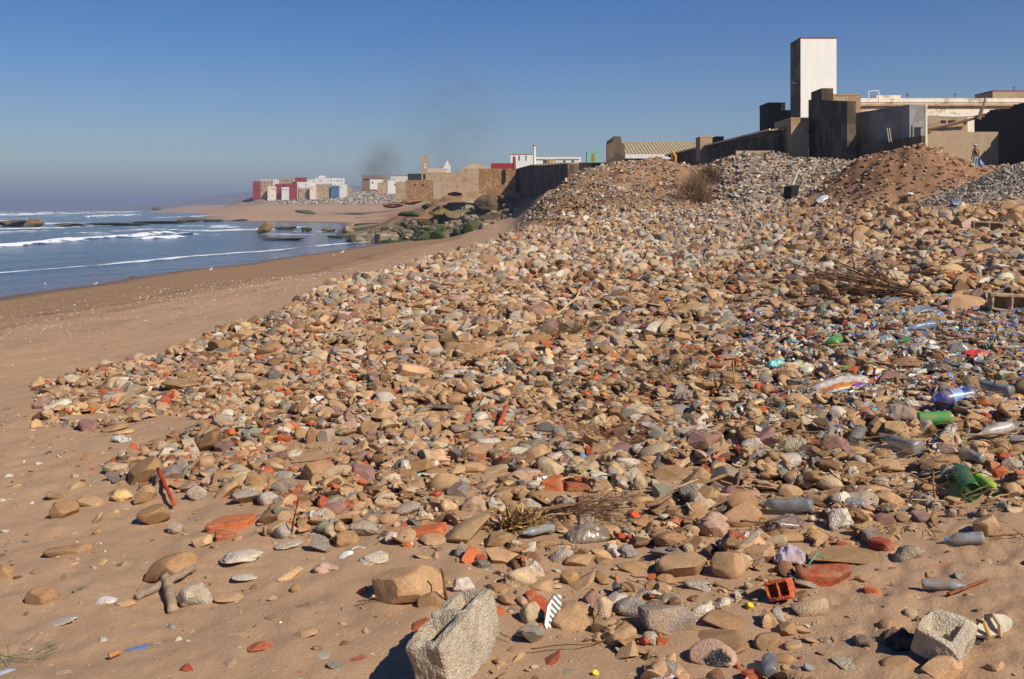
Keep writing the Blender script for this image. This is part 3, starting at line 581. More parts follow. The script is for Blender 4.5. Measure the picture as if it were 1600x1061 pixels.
LIST = '''
266 892 92 50 cn -24 tapered brown boulder leaning on a grey wooden stake in the sand
304 930 60 42 rw 0 knobbly white lump with a hollow beside the grey wooden stake
359 933 50 15 ce -4 long peach-coloured stone pointing inland beside the knobbly white lump
66 934 54 36 cn 0 smooth brown boulder half sunk in the smooth sand near two plastic scraps
126 924 27 20 dG -10 small dark slate flake standing in the open sand
108 860 68 24 cn 0 broad flat brown stone almost buried in the seaward sand
152 831 16 11 cn 0
362 818 74 22 bo -6 bright orange brick lying across a red brick bit on the sand
352 838 38 18 bR 4 flat red brick bit under the bright orange brick
316 846 40 20 ke -14 peach-coloured craggy stone beside the bright orange brick
377 871 74 24 rw -4 long white mortar bar lying in open sand
381 901 44 10 rw 2 thin pale mortar strip in front of the long white mortar bar
368 995 62 19 ke -8 ragged orange-tan stone alone on the open sand
409 1012 46 17 cR 0 rounded red brick pebble on the open sand by the frame's lower edge
272 825 30 20 rl 0 small knobbly grey clump alone on the sand
12 898 28 28 kn 0 reddish brown stone at the seaward edge of the view
572 826 58 28 rl 0 big grey-white concrete knob sitting on clean sand
668 830 62 20 bo -14 orange brick resting on a tan stone near the pointed grey lump
674 844 48 18 ct 0
727 833 96 40 ct -32 long tan slab-like rock slanting beside the dry leaf clump
723 860 34 30 kg -30 grey wedge-shaped rock against the long slanting tan rock
776 846 52 30 cn 0 smooth brown boulder below the dry leaf clump
787 871 60 30 kt 0 blocky buff stone below the smooth brown boulder
508 887 48 24 ri 0 rough pinkish lump under the pointed grey lump
499 852 38 34 dg 0 pointed grey lump like a small pyramid
455 851 56 17 rw -8 rough white slab next to the pointed grey lump
453 896 52 18 ke -12 orange-tan stone with a brown flank on the sand
586 873 54 24 rw -6 white craggy knob above the largest brown boulder
640 917 118 76 kt 0 the largest faceted brown boulder on the sand behind the concrete block
674 942 48 36 cn 0 round brown stone nestled against the largest brown boulder
723 920 42 34 rw 10 knobbly whitish lump inland of the upright rusty stake
812 905 62 42 rp 0 rough pale boulder inland of the whitish lump
567 924 16 16 bR 20 small red brick chip by the largest brown boulder
455 960 96 28 cn -6 long brown stone almost drowned in sand
474 992 48 20 ct -14 small tan stone standing clear on the sand
526 1041 44 12 sg 12 flat grey bar on the sand seaward of the hollow concrete block
559 1029 30 10 bR -8 thin red brick sliver on the sand
660 978 36 18 bR -22 red brick end beside the hollow concrete block
874 869 48 28 rl -28 pale grey pitted stone leaning inland
908 877 54 26 ct -8
982 861 30 27 ru 0 small blue-grey rough stone with a bright face
994 886 64 22 cn 8
1067 885 86 50 ct -12 bulky tan boulder over a deep shadow hollow
1145 885 70 54 ct 12 tan domed boulder beside the bulky tan boulder
1157 805 66 46 ct -8 big rounded tan boulder at the foot of the long dead branch
903 914 68 24 ct -36 narrow tan stone slanting upward
889 904 34 27 cn 0
987 950 58 36 rg -10 flat grey pitted stone like a loaf
894 962 68 54 kt 0 squarish tan stone with a flat face beside the striped tile
832 960 42 40 rp 0 rough upright stone seaward of the striped tile
942 955 30 44 rp 12 pale upright stone lump like a tooth
926 937 30 26 bv -35 plum-coloured brick corner behind the pale tooth-like stone
1041 968 90 74 sg -16 large smooth grey slab tilted on edge
1017 1000 34 28 rl 0 round light grey cobble in front of the tilted grey slab
1033 1004 26 22 dR 0 red tile fragment in front of the tilted grey slab
1097 953 40 28 rw -24 white broken chunk inland of the tilted grey slab
1141 970 98 32 cn 8
1110 1008 148 46 cn -12 longest flat brown boulder beneath the black-painted stone
1203 1005 50 34 cn 0
831 990 38 32 dq 30 pale green-grey tile triangle standing in sand
912 1053 64 18 sq 0 flat greenish grey slab at the bottom edge
860 1032 40 14 bR -34 red brick sliver pointing up out of the sand
1095 915 58 22 rl 0 pale grey lump with small red scraps
847 918 46 22 ct -12
1050 848 54 34 kn 0 reddish brown block above the bulky tan boulder
1115 823 54 48 ri 0 speckled pinkish boulder seaward of the big rounded tan boulder
1542 822 50 44 kt 0 triangular tan rock behind the blue-capped clear bottle
1417 866 48 30 rg 0 grey ribbed concrete lump on trodden sand
1320 868 122 30 kn -2 long low brown rock above the string-tied red brick
1264 912 48 18 cg 6 grey oval stone in front of the string-tied red brick
1268 948 64 38 kp -16 pale craggy rock on the trodden sand
1315 815 44 48 rw 15 white and dark split stone standing upright
1385 815 46 34 kv 0 dark plum block with a white edge
1358 840 38 34 kG 0 dark grey pocked stone beside the dark plum block
1333 1043 80 30 sl 0 silvery grey layered slab near the lower inland corner
1409 1042 68 36 cn 0 brown boulder below the broken hollow block
1475 1048 74 42 kt -10 tan boulder at the bottom edge below the broken hollow block
1228 840 58 24 cn 0
1373 667 36 29 ct 20 tan stone leaning toward the grey towel
1555 737 34 27 br 25
1583 727 38 26 rl 0
1585 768 38 28 kt 0 peach-tan rock at the inland edge by the lime bottle
1387 782 52 30 ct 0 domed tan stone behind the little clear bottle
1379 757 32 26 sl -5 square pale grey stone piece with sharp corners
1398 727 66 26 ct 6
1338 705 44 16 ct 6
1333 747 24 38 rw 10 pale bumpy stone standing on end
1232 770 46 26 ct 0
1118 685 42 25 rw -4 white weathered block with grooves
1175 698 34 34 rw 60 white upright mortar chunk with a grey side
863 759 40 28 bo -8 big rounded red-orange brick lump
902 762 44 18 bR 16 flat red brick lump touching the rounded orange one
830 743 34 20 bi 0
1002 757 28 36 rp 0 pale pointed stone standing upright in the middle
1032 770 38 26 sq 12 olive-grey flat block
1130 737 40 28 cy 0 ochre rounded stone holding a green plastic strip
1050 740 72 28 cn 0 long brown loaf of stone with a dark hollow end
1090 750 52 36 kt -14
838 710 56 28 ct -24 smooth tan slanting slab below two grey stones
853 670 36 21 kG -8 dark grey wedge above the slanting tan slab
872 679 28 24 kg -30
832 658 38 20 ct -4
918 634 38 20 ct 16
1055 642 60 24 cg 4 grey-tan boulder with an orange underside
981 640 24 17 bo 0 bright orange brick lump by a short grey tube
956 785 50 20 rl 6
1001 784 44 22 rt 0
890 788 28 24 kl 0 pale cut stone beside the dry leaf clump's twigs
1175 771 38 26 ki 8 brick-pink boulder above the big rounded tan boulder
645 582 64 24 se 8 broad peach-coloured flat stone lying on the slope
714 583 52 12 rw -8 long white knobbly bar seaward of the grey pyramid stone
732 598 38 34 kg 0 grey pyramid-shaped stone on the slope
669 600 46 20 cn 0
573 620 36 22 ce 0
511 682 30 30 kl 8 grey flat-faced square stone beside an upright brown one
487 684 20 32 cn 8 upright brown finger stone
470 680 23 21 cn 0
576 670 32 28 cn 0
600 650 40 27 kt 0 knobby tan stone with a yellow face
466 640 44 24 kD 4
520 645 25 21 bv 8 plum brick block beside the cross-pattern tile
549 665 23 24 ri 0
661 648 36 14 ky -6 pale yellow angular stone
712 672 42 17 sg 0 grey layered log-like stone
763 689 42 15 rw 4 white rough bar under the orange stick
690 696 34 28 kt -8
493 737 66 38 cn 0 flat-topped brown boulder over a deep shadow
488 716 64 13 st -6 thin tan slab above the flat-topped brown boulder
568 742 46 28 bv 10 plum-brown block with a flat top
611 755 38 32 rp 0 pitted pale lump beside the plum-brown block
581 757 26 22 rg 0
694 757 50 44 ct -26 tall tan boulder behind the grey wedge
720 767 46 34 kg -10 grey speckled wedge seaward of the dry leaf clump
649 768 26 17 cn 0
701 793 32 30 re 0 peach and white broken stone
741 790 48 36 ri 0 rough pinkish brown boulder by the dry leaf clump
524 796 46 26 cv -6 smooth plum-grey stone low on the slope
566 792 42 24 ct -12
443 758 42 26 rg -10 dark pitted mortar lump
461 812 30 18 sR -12 dull red square tile on the sand edge
634 797 50 22 rl -22 long grey slipper-shaped lump low on the slope
771 737 52 16 rp -16 pale elongated rough stone
736 732 52 22 ct 0
696 637 48 13 sG 0 dark weathered flat stone strip
90 636 54 20 rw -14 white painted mortar bar at the seaward tip of the rubble
143 652 104 8 sp 1 very long thin pale slat-like stone
138 667 32 18 bv 14 plum brick half at the seaward tip of the rubble
181 668 46 15 cn -6
193 676 34 11 ce -10
80 611 38 13 cn 0
140 619 36 13 sG -6
185 616 28 13 bo 4 red-orange brick at the seaward tip of the rubble
160 615 15 17 bR 30
170 602 56 14 cD -10
279 602 68 22 cn -4 rounded brown boulder in the seaward bank
320 617 13 13 cR 0
212 643 46 12 cn -5
347 657 38 27 rl 0 whitish grey rock at the edge of the bank
221 742 72 40 sn -36 upright dark brown slab leaning out of the sand
260 745 52 26 bg -18 grey and plum slab leaning beside the upright dark slab
190 776 40 22 ry 0 yellowish crumbly lump below the upright dark slab
226 776 38 34 kt -30
240 806 54 40 cn 0 brown boulder sunk in sand with a red stick on it
101 798 46 32 cn -16 rounded brown boulder sunk at the seaward side
143 784 44 18 ct 12 tan stone bridging from the sunk boulder
150 815 34 13 ct -58 tan finger of stone poking from the sand
269 750 26 16 rw 0
308 771 36 28 rl 0 crumbly whitish lump by the red stick
330 692 46 34 cD -40 dark brown stone leaning upright behind a plum stone
350 700 34 20 bv -8
361 713 34 19 cg -10
297 690 28 12 ct 0
354 768 48 22 ct -38
720 470 38 19 ri 0
661 477 42 18 ky -6 pale yellow angular rock in the far bank
524 468 20 22 sq -70 grey-green slab standing at the beach edge
562 481 46 15 cn 0
554 496 20 17 cR 0 round red brick pebble below the standing grey-green slab
635 531 38 17 cg 0 smooth grey oval boulder
594 516 24 15 ce 0
348 541 50 22 cn 0 smooth brown boulder at the beach edge
378 524 44 18 ct -10
424 545 48 22 cn -4
496 558 44 22 rp -12
437 566 40 14 cD 0
585 449 48 9 sq -8
694 486 32 14 cn 0
669 446 40 17 cD 0 dark brown boulder on the far edge of the bank
837 532 52 22 cn -12 long brown rock above a red brick lump
856 539 30 13 bo 4 red-orange brick lump below the long brown rock
875 571 34 19 cD 10
906 502 28 17 ct 0
1009 527 30 19 kt 0
1064 528 30 20 ct 0
1003 541 40 11 cp 32
964 544 34 10 rp -22
981 556 26 18 cn -40
1100 483 26 12 ry 0
901 575 20 18 rw 0
919 575 17 16 rw 0
1505 472 64 30 kt 0 large sand-coloured boulder below the beige sack
1537 452 24 26 kD 0 dark cubic rock behind the large sand-coloured boulder
1439 399 26 16 bl 0 pale block stacked on a darker block
1439 413 28 18 bg 0 darker block carrying a pale block
1366 405 34 16 bg 6
1244 385 19 15 bt 0
1536 343 28 12 sl 14
1349 478 48 14 cn 0
1489 535 28 15 bl 0
1382 361 24 13 bg -14
1465 500 30 14 kn 0
1580 400 30 20 kg 0
1475 362 30 16 kt 0
1530 391 44 18 st -12
1560 420 30 18 bg 0
1330 420 26 14 kg 0
1210 432 30 16 kg -14 dark-sided grey rubble block by the branch tips
1285 400 26 15 kt 0
1165 470 26 14 kg 10
1500 430 30 14 kn 8
1592 446 28 22 kn 0
700 548 30 15 cn 0
760 560 30 16 cp 0
800 600 36 18 cn -8
850 612 34 16 ct 0
940 600 34 16 rp 0
1000 600 30 16 cg 0
1080 560 28 14 ct 0
1130 580 26 14 kn 0
780 500 26 13 ri 0
820 470 24 12 cn 0
900 450 24 12 rp 0
960 470 22 11 cn 0
1050 455 24 12 kt 0
640 700 34 20 cn 0
400 640 40 20 ct 0
420 600 44 20 kt -6
380 590 36 16 cp 0
545 600 34 16 cn 0
620 620 30 14 rp 0
720 640 34 16 cn 0
790 700 40 22 cn 0
930 720 36 22 kt 0
960 690 26 18 cn 0
1210 720 38 22 ct 0
1260 740 36 24 kn 0
1290 700 30 18 kt 0
1250 680 30 18 cn 0
1190 640 30 14 ct 0
430 700 36 18 rp 0
400 730 36 20 cn 0
420 780 40 22 rl 0
480 775 36 18 cn 0
610 810 40 18 ct 0
560 860 30 12 cn 0
830 800 36 20 cn 0
850 850 44 20 cn 6
950 830 40 22 ct 0
940 880 36 20 cn 0
1000 815 38 20 kn 0
1060 800 40 24 ct 0
1040 905 34 18 cn 0
960 1000 26 14 ct 0
1180 925 34 20 cn 0
1230 985 40 26 cn 0
1225 1030 34 20 cn 0
1345 905 26 12 kn 0
1500 900 24 12 kg 0
1420 1000 24 12 ct 0
1560 1045 40 26 kt 0
1290 1000 24 12 kg 0
1440 800 40 22 cn 0
1490 780 36 20 ct 0
1310 770 34 20 cn 0
1280 800 36 20 kt 0
1450 760 34 18 kn 0
'''
def build_list():
    for ln in LIST.strip().split('\n'):
        p = ln.split(' ', 6); px, py, w, h = map(float, p[:4]); st = S[p[4][0]]; ky = KY.get(p[4][1], 'red'); rot = float(p[5])
        stone(px, py, w, h, st, ky, rot, p[6] if len(p) > 6 else None)
build_list()
# ------------------------------------------------------------------ concrete blocks
def gridbox(n=22):
    b = bmesh.new(); bmesh.ops.create_cube(b, size=2.0); bmesh.ops.subdivide_edges(b, edges=b.edges[:], cuts=n, use_grid_fill=True)
    V = np.array([v.co[:] for v in b.verts]); Fq = np.array([[v.index for v in f.verts] for f in b.faces]); b.free(); return V, Fq
_GB = {}
def block(name, loc, yaw, tilt, sx, sy, sz, hollows, axis='z', key='lgrey', chips=4, seed=1, n=30, label=None, cat='concrete block', group=None, col=None, sink=.1):
    """rough cast block; hollows: list of (u0,u1,v0,v1,depth) in -1..1 on the top (z) or near (-y) face"""
    if n not in _GB: _GB[n] = gridbox(n)
    V, Fq = _GB[n]; V = V.copy(); g = np.random.default_rng(seed); o0 = V.copy()
    V *= 1 - .02 * (np.sum(np.abs(V) > .93, 1, keepdims=True) - 1).clip(0)
    for k in range(chips):
        nn = g.choice([-1, 1], 3) * g.uniform(.3, 1, 3); nn /= np.linalg.norm(nn); d = g.uniform(.86, 1.0) * np.abs(nn).sum() * .86
        s = np.maximum(V @ nn - d, 0); V -= s[:, None] * nn
    V = V * np.array([sx, sy, sz])
    V += (.010 * fbm(V[:, 0] * 25, V[:, 1] * 25, 3, V[:, 2] * 25))[:, None] * o0 * (sx + sz) / .3
    V += (.022 * np.maximum(0, fbm(V[:, 0] * 7 + seed, V[:, 1] * 7, 2, V[:, 2] * 7)))[:, None] * -o0 * (sx + sz) / .3
    for (u0, u1, v0, v1, dp) in hollows:
        if axis == 'z':
            m = (o0[:, 2] > .99) & (o0[:, 0] > u0) & (o0[:, 0] < u1) & (o0[:, 1] > v0) & (o0[:, 1] < v1); V[m, 2] -= dp
        else:
            m = (o0[:, 1] < -.99) & (o0[:, 0] > u0) & (o0[:, 0] < u1) & (o0[:, 2] > v0) & (o0[:, 2] < v1); V[m, 1] += dp
    C = vcol(V / max(sx, sy, sz), key, g, .02); C[:, :3] = np.array(lin(col or '#a79a86')) * (1 + .15 * fbm(V[:, 0] * 9, V[:, 1] * 9, 3, V[:, 2] * 9))[:, None]; C[:, 3] = 1.0
    R = rotm(tilt[0], tilt[1], yaw); V = V @ R.T
    X, Y = loc; Z = float(H(X, Y)) - V[:, 2].min() - sink * sz * 2
    me = mesh_np(name, V, Fq, C); me.shade_flat() if False else None
    o = put(name, me, M['stone'], (X, Y, Z)); tag(o, label, cat, group)
    e = np.abs(V).max(0); mark(X, Y, e[0], e[1], Z + e[2]); THINGS.append([X, Y, max(sx, sy), o, label, None, None, cat]); return o
bx, by = -.30, 5.50
block('hollow_block', (bx, by), math.radians(-29), (.20, -.17), .118, .29, .155, [(-1.2, .45, -.8, .0, .15), (-.5, .5, .2, .8, .12)], seed=5, chips=3, n=56,
      label='big hollow concrete block with exposed pebbles lying at the bottom edge', group='hollow concrete blocks', col='#ab9c84', sink=0.16)
X_, Y_, Z_ = hit(1476, 1030)
block('hollow_block', (X_, Y_), math.radians(-38), (.16, .26), .12, .15, .07, [(-1.2, .45, -.75, .7, .11)], seed=9, chips=12, n=40,
      label='broken hollow concrete block beside a cream sandal, pebbly face up', group='hollow concrete blocks', col='#b3a48d')
for (px, py, wd, hs, lb, sd_) in ((1577, 486, .27, [(-.85, -.15, -.7, .6, .2), (.1, .8, -.7, .6, .2)], 'sand-covered hollow block with two square holes beside the large sand-coloured boulder', 3),
        (1543, 366, .30, [(-.85, -.1, -.7, .7, .25), (.1, .85, -.7, .7, .25)], 'hollow block with two dark holes near the foot of the earth mound', 4), (1600, 442, .22, [(-.8, .7, -.7, .7, .2)], 'dark one-holed block at the inland edge', 6)):
    X_, Y_, Z_ = hit(px, py); sc = 1.0 if py > 420 else 1.5
    block('hollow_block', (X_, Y_), random.uniform(-.25, .1), (0, .05), wd * sc, .12 * sc, .12 * sc, hs, 'y', seed=sd_, n=18, label=lb, group='hollow concrete blocks', col='#a98c6c')
# black paint patch on a pale boulder and striped tile
def painted():
    g = np.random.default_rng(22); X, Y, Z, a, b, c = solid_at(1114, 1026, 76, 50, .45)
    V, Fq = gen(1, 4, 'cobble', g); V = V[0] * np.array([a, b, c]); C = vcol(V / a, 'pink', g)
    f = ((V[:, 0] - .1 * a) / (.62 * a)) ** 2 + ((V[:, 2] + .0 * c) / (.75 * c)) ** 2 + .5 * fbm(V[:, 0] * 40, V[:, 2] * 40, 3)
    m = (f < .8) & (V[:, 1] < .3 * b); C[m, :3] = lin('#2a2a2c')
    o = put('painted_stone', mesh_np('painted_stone', V, Fq, C), M['stone'], (X, Y, Z)); mark(X, Y, a, b, Z + c)
    tag(o, 'pinkish boulder with a peeling black paint patch', 'stone', 'stones of the beach rubble'); THINGS.append([X, Y, a, o, o['label'], None, None, 'stone'])
painted()
def tile_piece(px, py, w, h, tilt, base, pattern, label, name='tile_piece'):
    X, Y, Z, a, b, c = solid_at(px, py, w, h, .6); nx, nz = 40, 40
    u, v = np.meshgrid(np.linspace(-1, 1, nx), np.linspace(-1, 1, nz), indexing='ij'); u = u.ravel(); v = v.ravel()
    rad = 1 / np.maximum(1, np.sqrt(u * u + v * v) * (.95 + .12 * np.sin(3 * np.arctan2(v, u) + 1)))
    U = u * rad; Vv = v * rad; n = len(u)
    P1 = np.stack([U * a, np.full(n, -.012), Vv * c], 1); P2 = P1 + [0, .024, 0]
    col = np.tile(np.array([*lin(base), 0]), (n, 1)); m = pattern(U, Vv); col[m, :3] = lin('#35343a')
    i = np.arange((nx - 1) * nz).reshape(-1, nz)[:, :-1].ravel(); Q = np.stack([i, i + nz, i + nz + 1, i + 1], 1)
    ring = [k for k in range(nz)] + [k * nz + nz - 1 for k in range(1, nx)] + [(nx - 1) * nz + k for k in range(nz - 2, -1, -1)] + [k * nz for k in range(nx - 2, 0, -1)]
    ring = np.array(ring); rq = np.stack([ring, np.roll(ring, -1), np.roll(ring, -1) + n, ring + n], 1)
    V = np.concatenate([P1, P2]); R = rotm(tilt[0], tilt[1], tilt[2]); V = V @ R.T
    o = put(name, mesh_np(name, V, np.concatenate([Q, Q[:, ::-1] + n, rq]), np.concatenate([col, np.tile([*lin('#a9744f'), 0], (n, 1))]), False), M['paint'], (X, Y, Z))
    mark(X, Y, a, .1, Z + c); tag(o, label, 'tile', 'broken floor tiles'); THINGS.append([X, Y, a, o, label, None, None, 'tile'])
tile_piece(864, 960, 24, 56, (-.3, .25, .2), '#d8d3c8', lambda u, v: (np.sin(v * 22 + u * 6) > .25) & (u > -.5), 'striped white tile shard wedged between two tan stones')
tile_piece(497, 629, 22, 21, (-.45, .1, .1), '#cfc6b8', lambda u, v: ((np.abs(np.abs(u) - np.abs(v)) < .18 + .0 * u) & (u * u + v * v < .75)) | (u * u + v * v < .02), 'pale round tile piece with a dark four-petal cross')
# ------------------------------------------------------------------ bottles
def seg(p0, p1, r):
    s = []
    for px, py in (p0, p1):
        X, Y, Z = hit(px, py + r); s.append(Vector((X, Y, Z)))
    Ym = (s[0].y + s[1].y) / 2; rr = r * Ym / F
    hz = max(float(np.max(HG[gsl(q.x, q.y, .04, .04)])) if gsl(q.x, q.y, .04, .04) is not None else q.z for q in s) if Ym < 30 else None
    return s[0] + Vector((0, 0, rr * .9)), s[1] + Vector((0, 0, rr * .9)), rr
def bottle(p0, p1, r, col, cap, label, clear=True, crush=.25, band=None, name='plastic_bottle', cat='bottle', group='plastic bottles in the litter', seed=None, neck=True, lift=.02):
    A, B_, R = seg(p0, p1, r); A.z += lift; B_.z += lift; ax = (B_ - A); Ln = ax.length; g = np.random.default_rng(seed or int(p0[0] * 3 + p0[1]))
    if Ln > 8 * R: Ln = 8 * R
    ax.normalize(); mid = (A + B_) / 2; A = mid - ax * Ln / 2
    prof = [(0, 0), (0, .55), (.01, .85), (.04, 1), (.10, .97), (.14, 1), (.22, .96), (.26, 1), (.34, .96), (.38, 1), (.46, .95), (.5, 1), (.58, .97), (.64, 1), (.72, .9), (.8, .62), (.86, .36), (.9, .28), (.94, .3), (.945, .22), (.945, 0)] if neck else \
           [(0, 0), (0, .55), (.01, .9), (.06, 1), (.3, .97), (.34, 1), (.6, .97), (.64, 1), (.9, .96), (.97, 1.0), (1, .95), (.98, .9), (.7, .88)]
    K = 20; V = []
    for t, q in prof:
        for j in range(K):
            th = 2 * math.pi * j / K; d = 1 + crush * float(fbm(t * 4 + R * 99, math.cos(th) * 1.3, 2, math.sin(th) * 1.3 + g.uniform(0, .01)))
            V.append((t * Ln, math.cos(th) * q * R * d, math.sin(th) * q * R * d * (1 - crush * .5)))
    n = len(prof); Fq = [(i * K + j, i * K + (j + 1) % K, (i + 1) * K + (j + 1) % K, (i + 1) * K + j) for i in range(n - 1) for j in range(K)]
    rot = ax.to_track_quat('X', 'Z').to_euler()
    root = empty(name, A, label=label, cat=cat, group=group); root.rotation_euler = rot
    c = np.tile([*lin(col), 0], (len(V), 1))
    mat = M['clear'] if clear else M['plastic']
    put('bottle_body', mesh_np('bottle_body', V, Fq, c), mat, parent=root)
    if cap:
        mb = MB(); k2 = 12; r0 = R * .34
        mb.tube([(Ln * .915, 0, 0), (Ln * .92, 0, 0), (Ln * .99, 0, 0), (Ln, 0, 0)], [r0 * .9, r0, r0, r0 * .85], k2, (*lin(cap), 0)); mb.build('bottle_cap', M['plastic'], root, smoothf=False)
    if band:
        bt = []; 
        for t in (.3, .34, .5, .54):
            for j in range(K):
                th = 2 * math.pi * j / K; bt.append((t * Ln, math.cos(th) * R * 1.03, math.sin(th) * R * 1.03 * (1 - crush * .5)))
        put('bottle_label', mesh_np('bottle_label', bt, [(i * K + j, i * K + (j + 1) % K, (i + 1) * K + (j + 1) % K, (i + 1) * K + j) for i in range(3) for j in range(K)], np.tile([*lin(band), 0], (len(bt), 1))), M['plastic'], parent=root)
    mark(mid.x, mid.y, max(abs(ax.x) * Ln / 2, R), max(abs(ax.y) * Ln / 2, R), mid.z + R); THINGS.append([mid.x, mid.y, Ln / 2, root, label, None, None, cat]); return root
GREEN, CLR, BLU = '#1f8a3a', '#b9bdb8', '#6f8fb3'
bottle((1520, 621), (1452, 632), 14, '#1c3c86', None, 'big dark blue bottle with a light blue band, on its side', False, .06, band='#7fa9dd', lift=.05)
bottle((1434, 664), (1486, 661), 11.5, '#27a548', None, 'green soda bottle with its end cut open, in front of the blue bottle', False, .08, neck=False, lift=.05)
bottle((1500, 742), (1518, 772), 15, '#1f8b45', None, 'green bottle stuck neck-down over a reddish stone', True, .08, neck=False)
bottle((1526, 751), (1560, 770), 8, '#9bd128', '#3f5d2a', 'lime green small bottle beside the green bottle', False, .15)
bottle((1538, 844), (1476, 845), 9.5, '#b4b9b8', '#1f7fc0', 'clear ribbed bottle with bright blue cap on trodden sand', True, .12)
bottle((1440, 914), (1514, 917), 8.5, '#8f9392', None, 'crushed dusty grey bottle lying on the trodden sand', False, .3, neck=True)
bottle((1436, 706), (1378, 686), 12, '#aab0ad', '#2a5fa0', 'clear dusty bottle slanting below the grey towel', True, .25)
bottle((1492, 662), (1476, 695), 8, '#c2c2b4', '#3a8fd0', 'milky bottle standing on its blue cap by the green soda bottle', False, .25)
bottle((1590, 612), (1512, 597), 9, '#a9b3b6', '#e6e6e6', 'long clear bottle with a white cap behind the blue bottle', True, .2)
bottle((1538, 722), (1487, 706), 9, '#b9b6aa', '#58a030', 'clear bottle with green cap above the green bottle', True, .25)
bottle((1270, 796), (1184, 790), 12, '#a4abb0', None, 'large crumpled clear bottle above the big rounded tan boulder', True, .35)
bottle((1352, 793), (1318, 790), 9, '#a9aeb2', None, 'short clear bottle end beside the domed tan stone', True, .2, neck=False)
bottle((1204, 1062), (1202, 1030), 12, '#8d949a', '#23a0d8', 'dusty bottle with sky blue cap at the bottom edge', True, .15)
bottle((1345, 672), (1333, 694), 10, '#a8aaa5', None, 'clear cut bottle bottom standing above a tan stone', True, .2, neck=False)
bottle((1580, 672), (1524, 684), 10, '#b9b2a6', None, 'milky flattened bottle inland of the pink sandal', False, .35)
bottle((1223, 646), (1221, 634), 5.5, '#7f9398', '#3f9fd0', 'small upright bottle neck with blue cap in the rubble', True, .1)
bottle((1295, 545), (1318, 520), 8, '#1f9a3c', None, 'crumpled bright green bottle seaward of the bluish bottles', False, .6)
bottle((1460, 508), (1412, 516), 7.5, '#93a9c4', '#2aa7d8', 'long pale blue bottle in the plastic drift', True, .25)
bottle((1578, 700), (1592, 640), 6, '#a8adb0', '#3aa0d0', 'thin clear bottle at the inland edge of the litter', True, .2)
bottle((1090, 481), (1118, 460), 5, '#8fa3a0', None, 'slanting pale green bottle beyond the reed clump', True, .3)
bottle((876, 826), (800, 844), 8, '#7d8683', None, 'flattened grey-green bottle under the dry leaf clump', False, .4)
bottle((1165, 840), (1186, 868), 6, '#8c9092', None, 'grey bottle neck poking between the bulky and domed boulders', False, .3)
bottle((1128, 735), (1106, 737), 2.6, '#1d9350', None, 'green plastic strip caught under an ochre stone', False, .2, name='plastic_tube', cat='plastic scrap')
bottle((1562, 1020), (1600, 900), 4, '#5d5c56', None, 'thin grey pipe at the inland edge', False, .1, name='plastic_pipe', cat='pipe') if False else None
gl = np.random.default_rng(91)
for i in range(30):
    px = gl.uniform(1210, 1600); py = gl.uniform(478, 600) if i < 34 else gl.uniform(600, 720); w = gl.uniform(12, 28) * (.75 + (py - 480) / 500); an = gl.uniform(-.45, .45)
    dx, dy = w / 2 * math.cos(an), w / 2 * math.sin(an) * .6
    if gl.random() < .5: dx = -dx
    c, cl, nm = [('#aab4b8', True, 'clear'), ('#8fa5c0', True, 'bluish clear'), ('#5f86b0', True, 'blue tinted'), ('#b9bcae', False, 'milky'), ('#3a9a5a', True, 'green tinted'), ('#93a9a6', True, 'sea-green clear')][int(gl.choice(6, p=[.3, .25, .15, .12, .08, .1]))]
    cp = ['#2a9fd8', '#2a9fd8', '#2f6fc0', '#e2e2e0', None, None][gl.integers(6)]
    o = bottle((px - dx, py - dy), (px + dx, py + dy), w * .17, c, cp, None, cl, gl.uniform(.35, .8), seed=500 + i)
    THINGS[-1][5:7] = [nm, 'bottle' + (' with a blue cap' if cp in ('#2a9fd8', '#2f6fc0') else ' with a white cap' if cp else ' without a cap')]
# ------------------------------------------------------------------ sheets, bags, cloths
def sheet(px, py, w, h, col, label, name='plastic_bag', cat='bag', mat='plastic', stripes=None, rough=.3, seed=0, flat=False, group='bags and sheets in the litter', rot=0, thick=.003, lift=0.0):
    X, Y, Z, a, b, c = solid_at(px, py, w, h, .45, .6); g = np.random.default_rng(seed + int(px)); n, m = 30, 22
    u, v = np.meshgrid(np.linspace(-1, 1, n), np.linspace(-1, 1, m), indexing='ij')
    q = 1 / np.maximum(1, (np.abs(u) ** 3 + np.abs(v) ** 3) ** (1 / 3) * (1 + .25 * fbm(u * 1.5 + seed, v * 1.5 + px, 3)))
    U = u * q; V_ = v * q; o = g.uniform(0, 40)
    z = np.maximum(0, 1 - (U ** 2 + V_ ** 2)) ** .6 + rough * fbm(U * 2.2 + o, V_ * 2.2, 4) * 1.6 + rough * .7 * np.abs(fbm(U * 5 + o, V_ * 3, 2))
    edge = (np.abs(u) > .99) | (np.abs(v) > .99); z = np.where(edge, z * .2, z) - .35
    P_ = np.stack([U * a * (1 + .1 * fbm(u * 3, v * 3 + o, 2)), V_ * b, z * c * (.9 if not flat else .35)], -1).reshape(-1, 3)
    P_ = P_ @ rotm(0, math.radians(rot), g.uniform(-.4, .4)).T
    C = np.tile([*lin(col), 0.0], (n * m, 1))
    if stripes:
        s = np.sin((U * .3 + V_).ravel() * 6 + .8 * fbm(U * 2, V_ * 2, 2).ravel()) > .35; C[s, :3] = lin(stripes)
    i = np.arange((n - 1) * m).reshape(-1, m)[:, :-1].ravel(); Q = np.stack([i, i + m, i + m + 1, i + 1], 1)
    ob = put(name, mesh_np(name, P_, Q, C), M[mat], (X, Y, Z + lift)); md = ob.modifiers.new('s', 'SOLIDIFY'); md.thickness = thick
    tag(ob, label, cat, group); mark(X, Y, a, b, Z + c * .6); THINGS.append([X, Y, a, ob, label, None, None, cat]); return ob
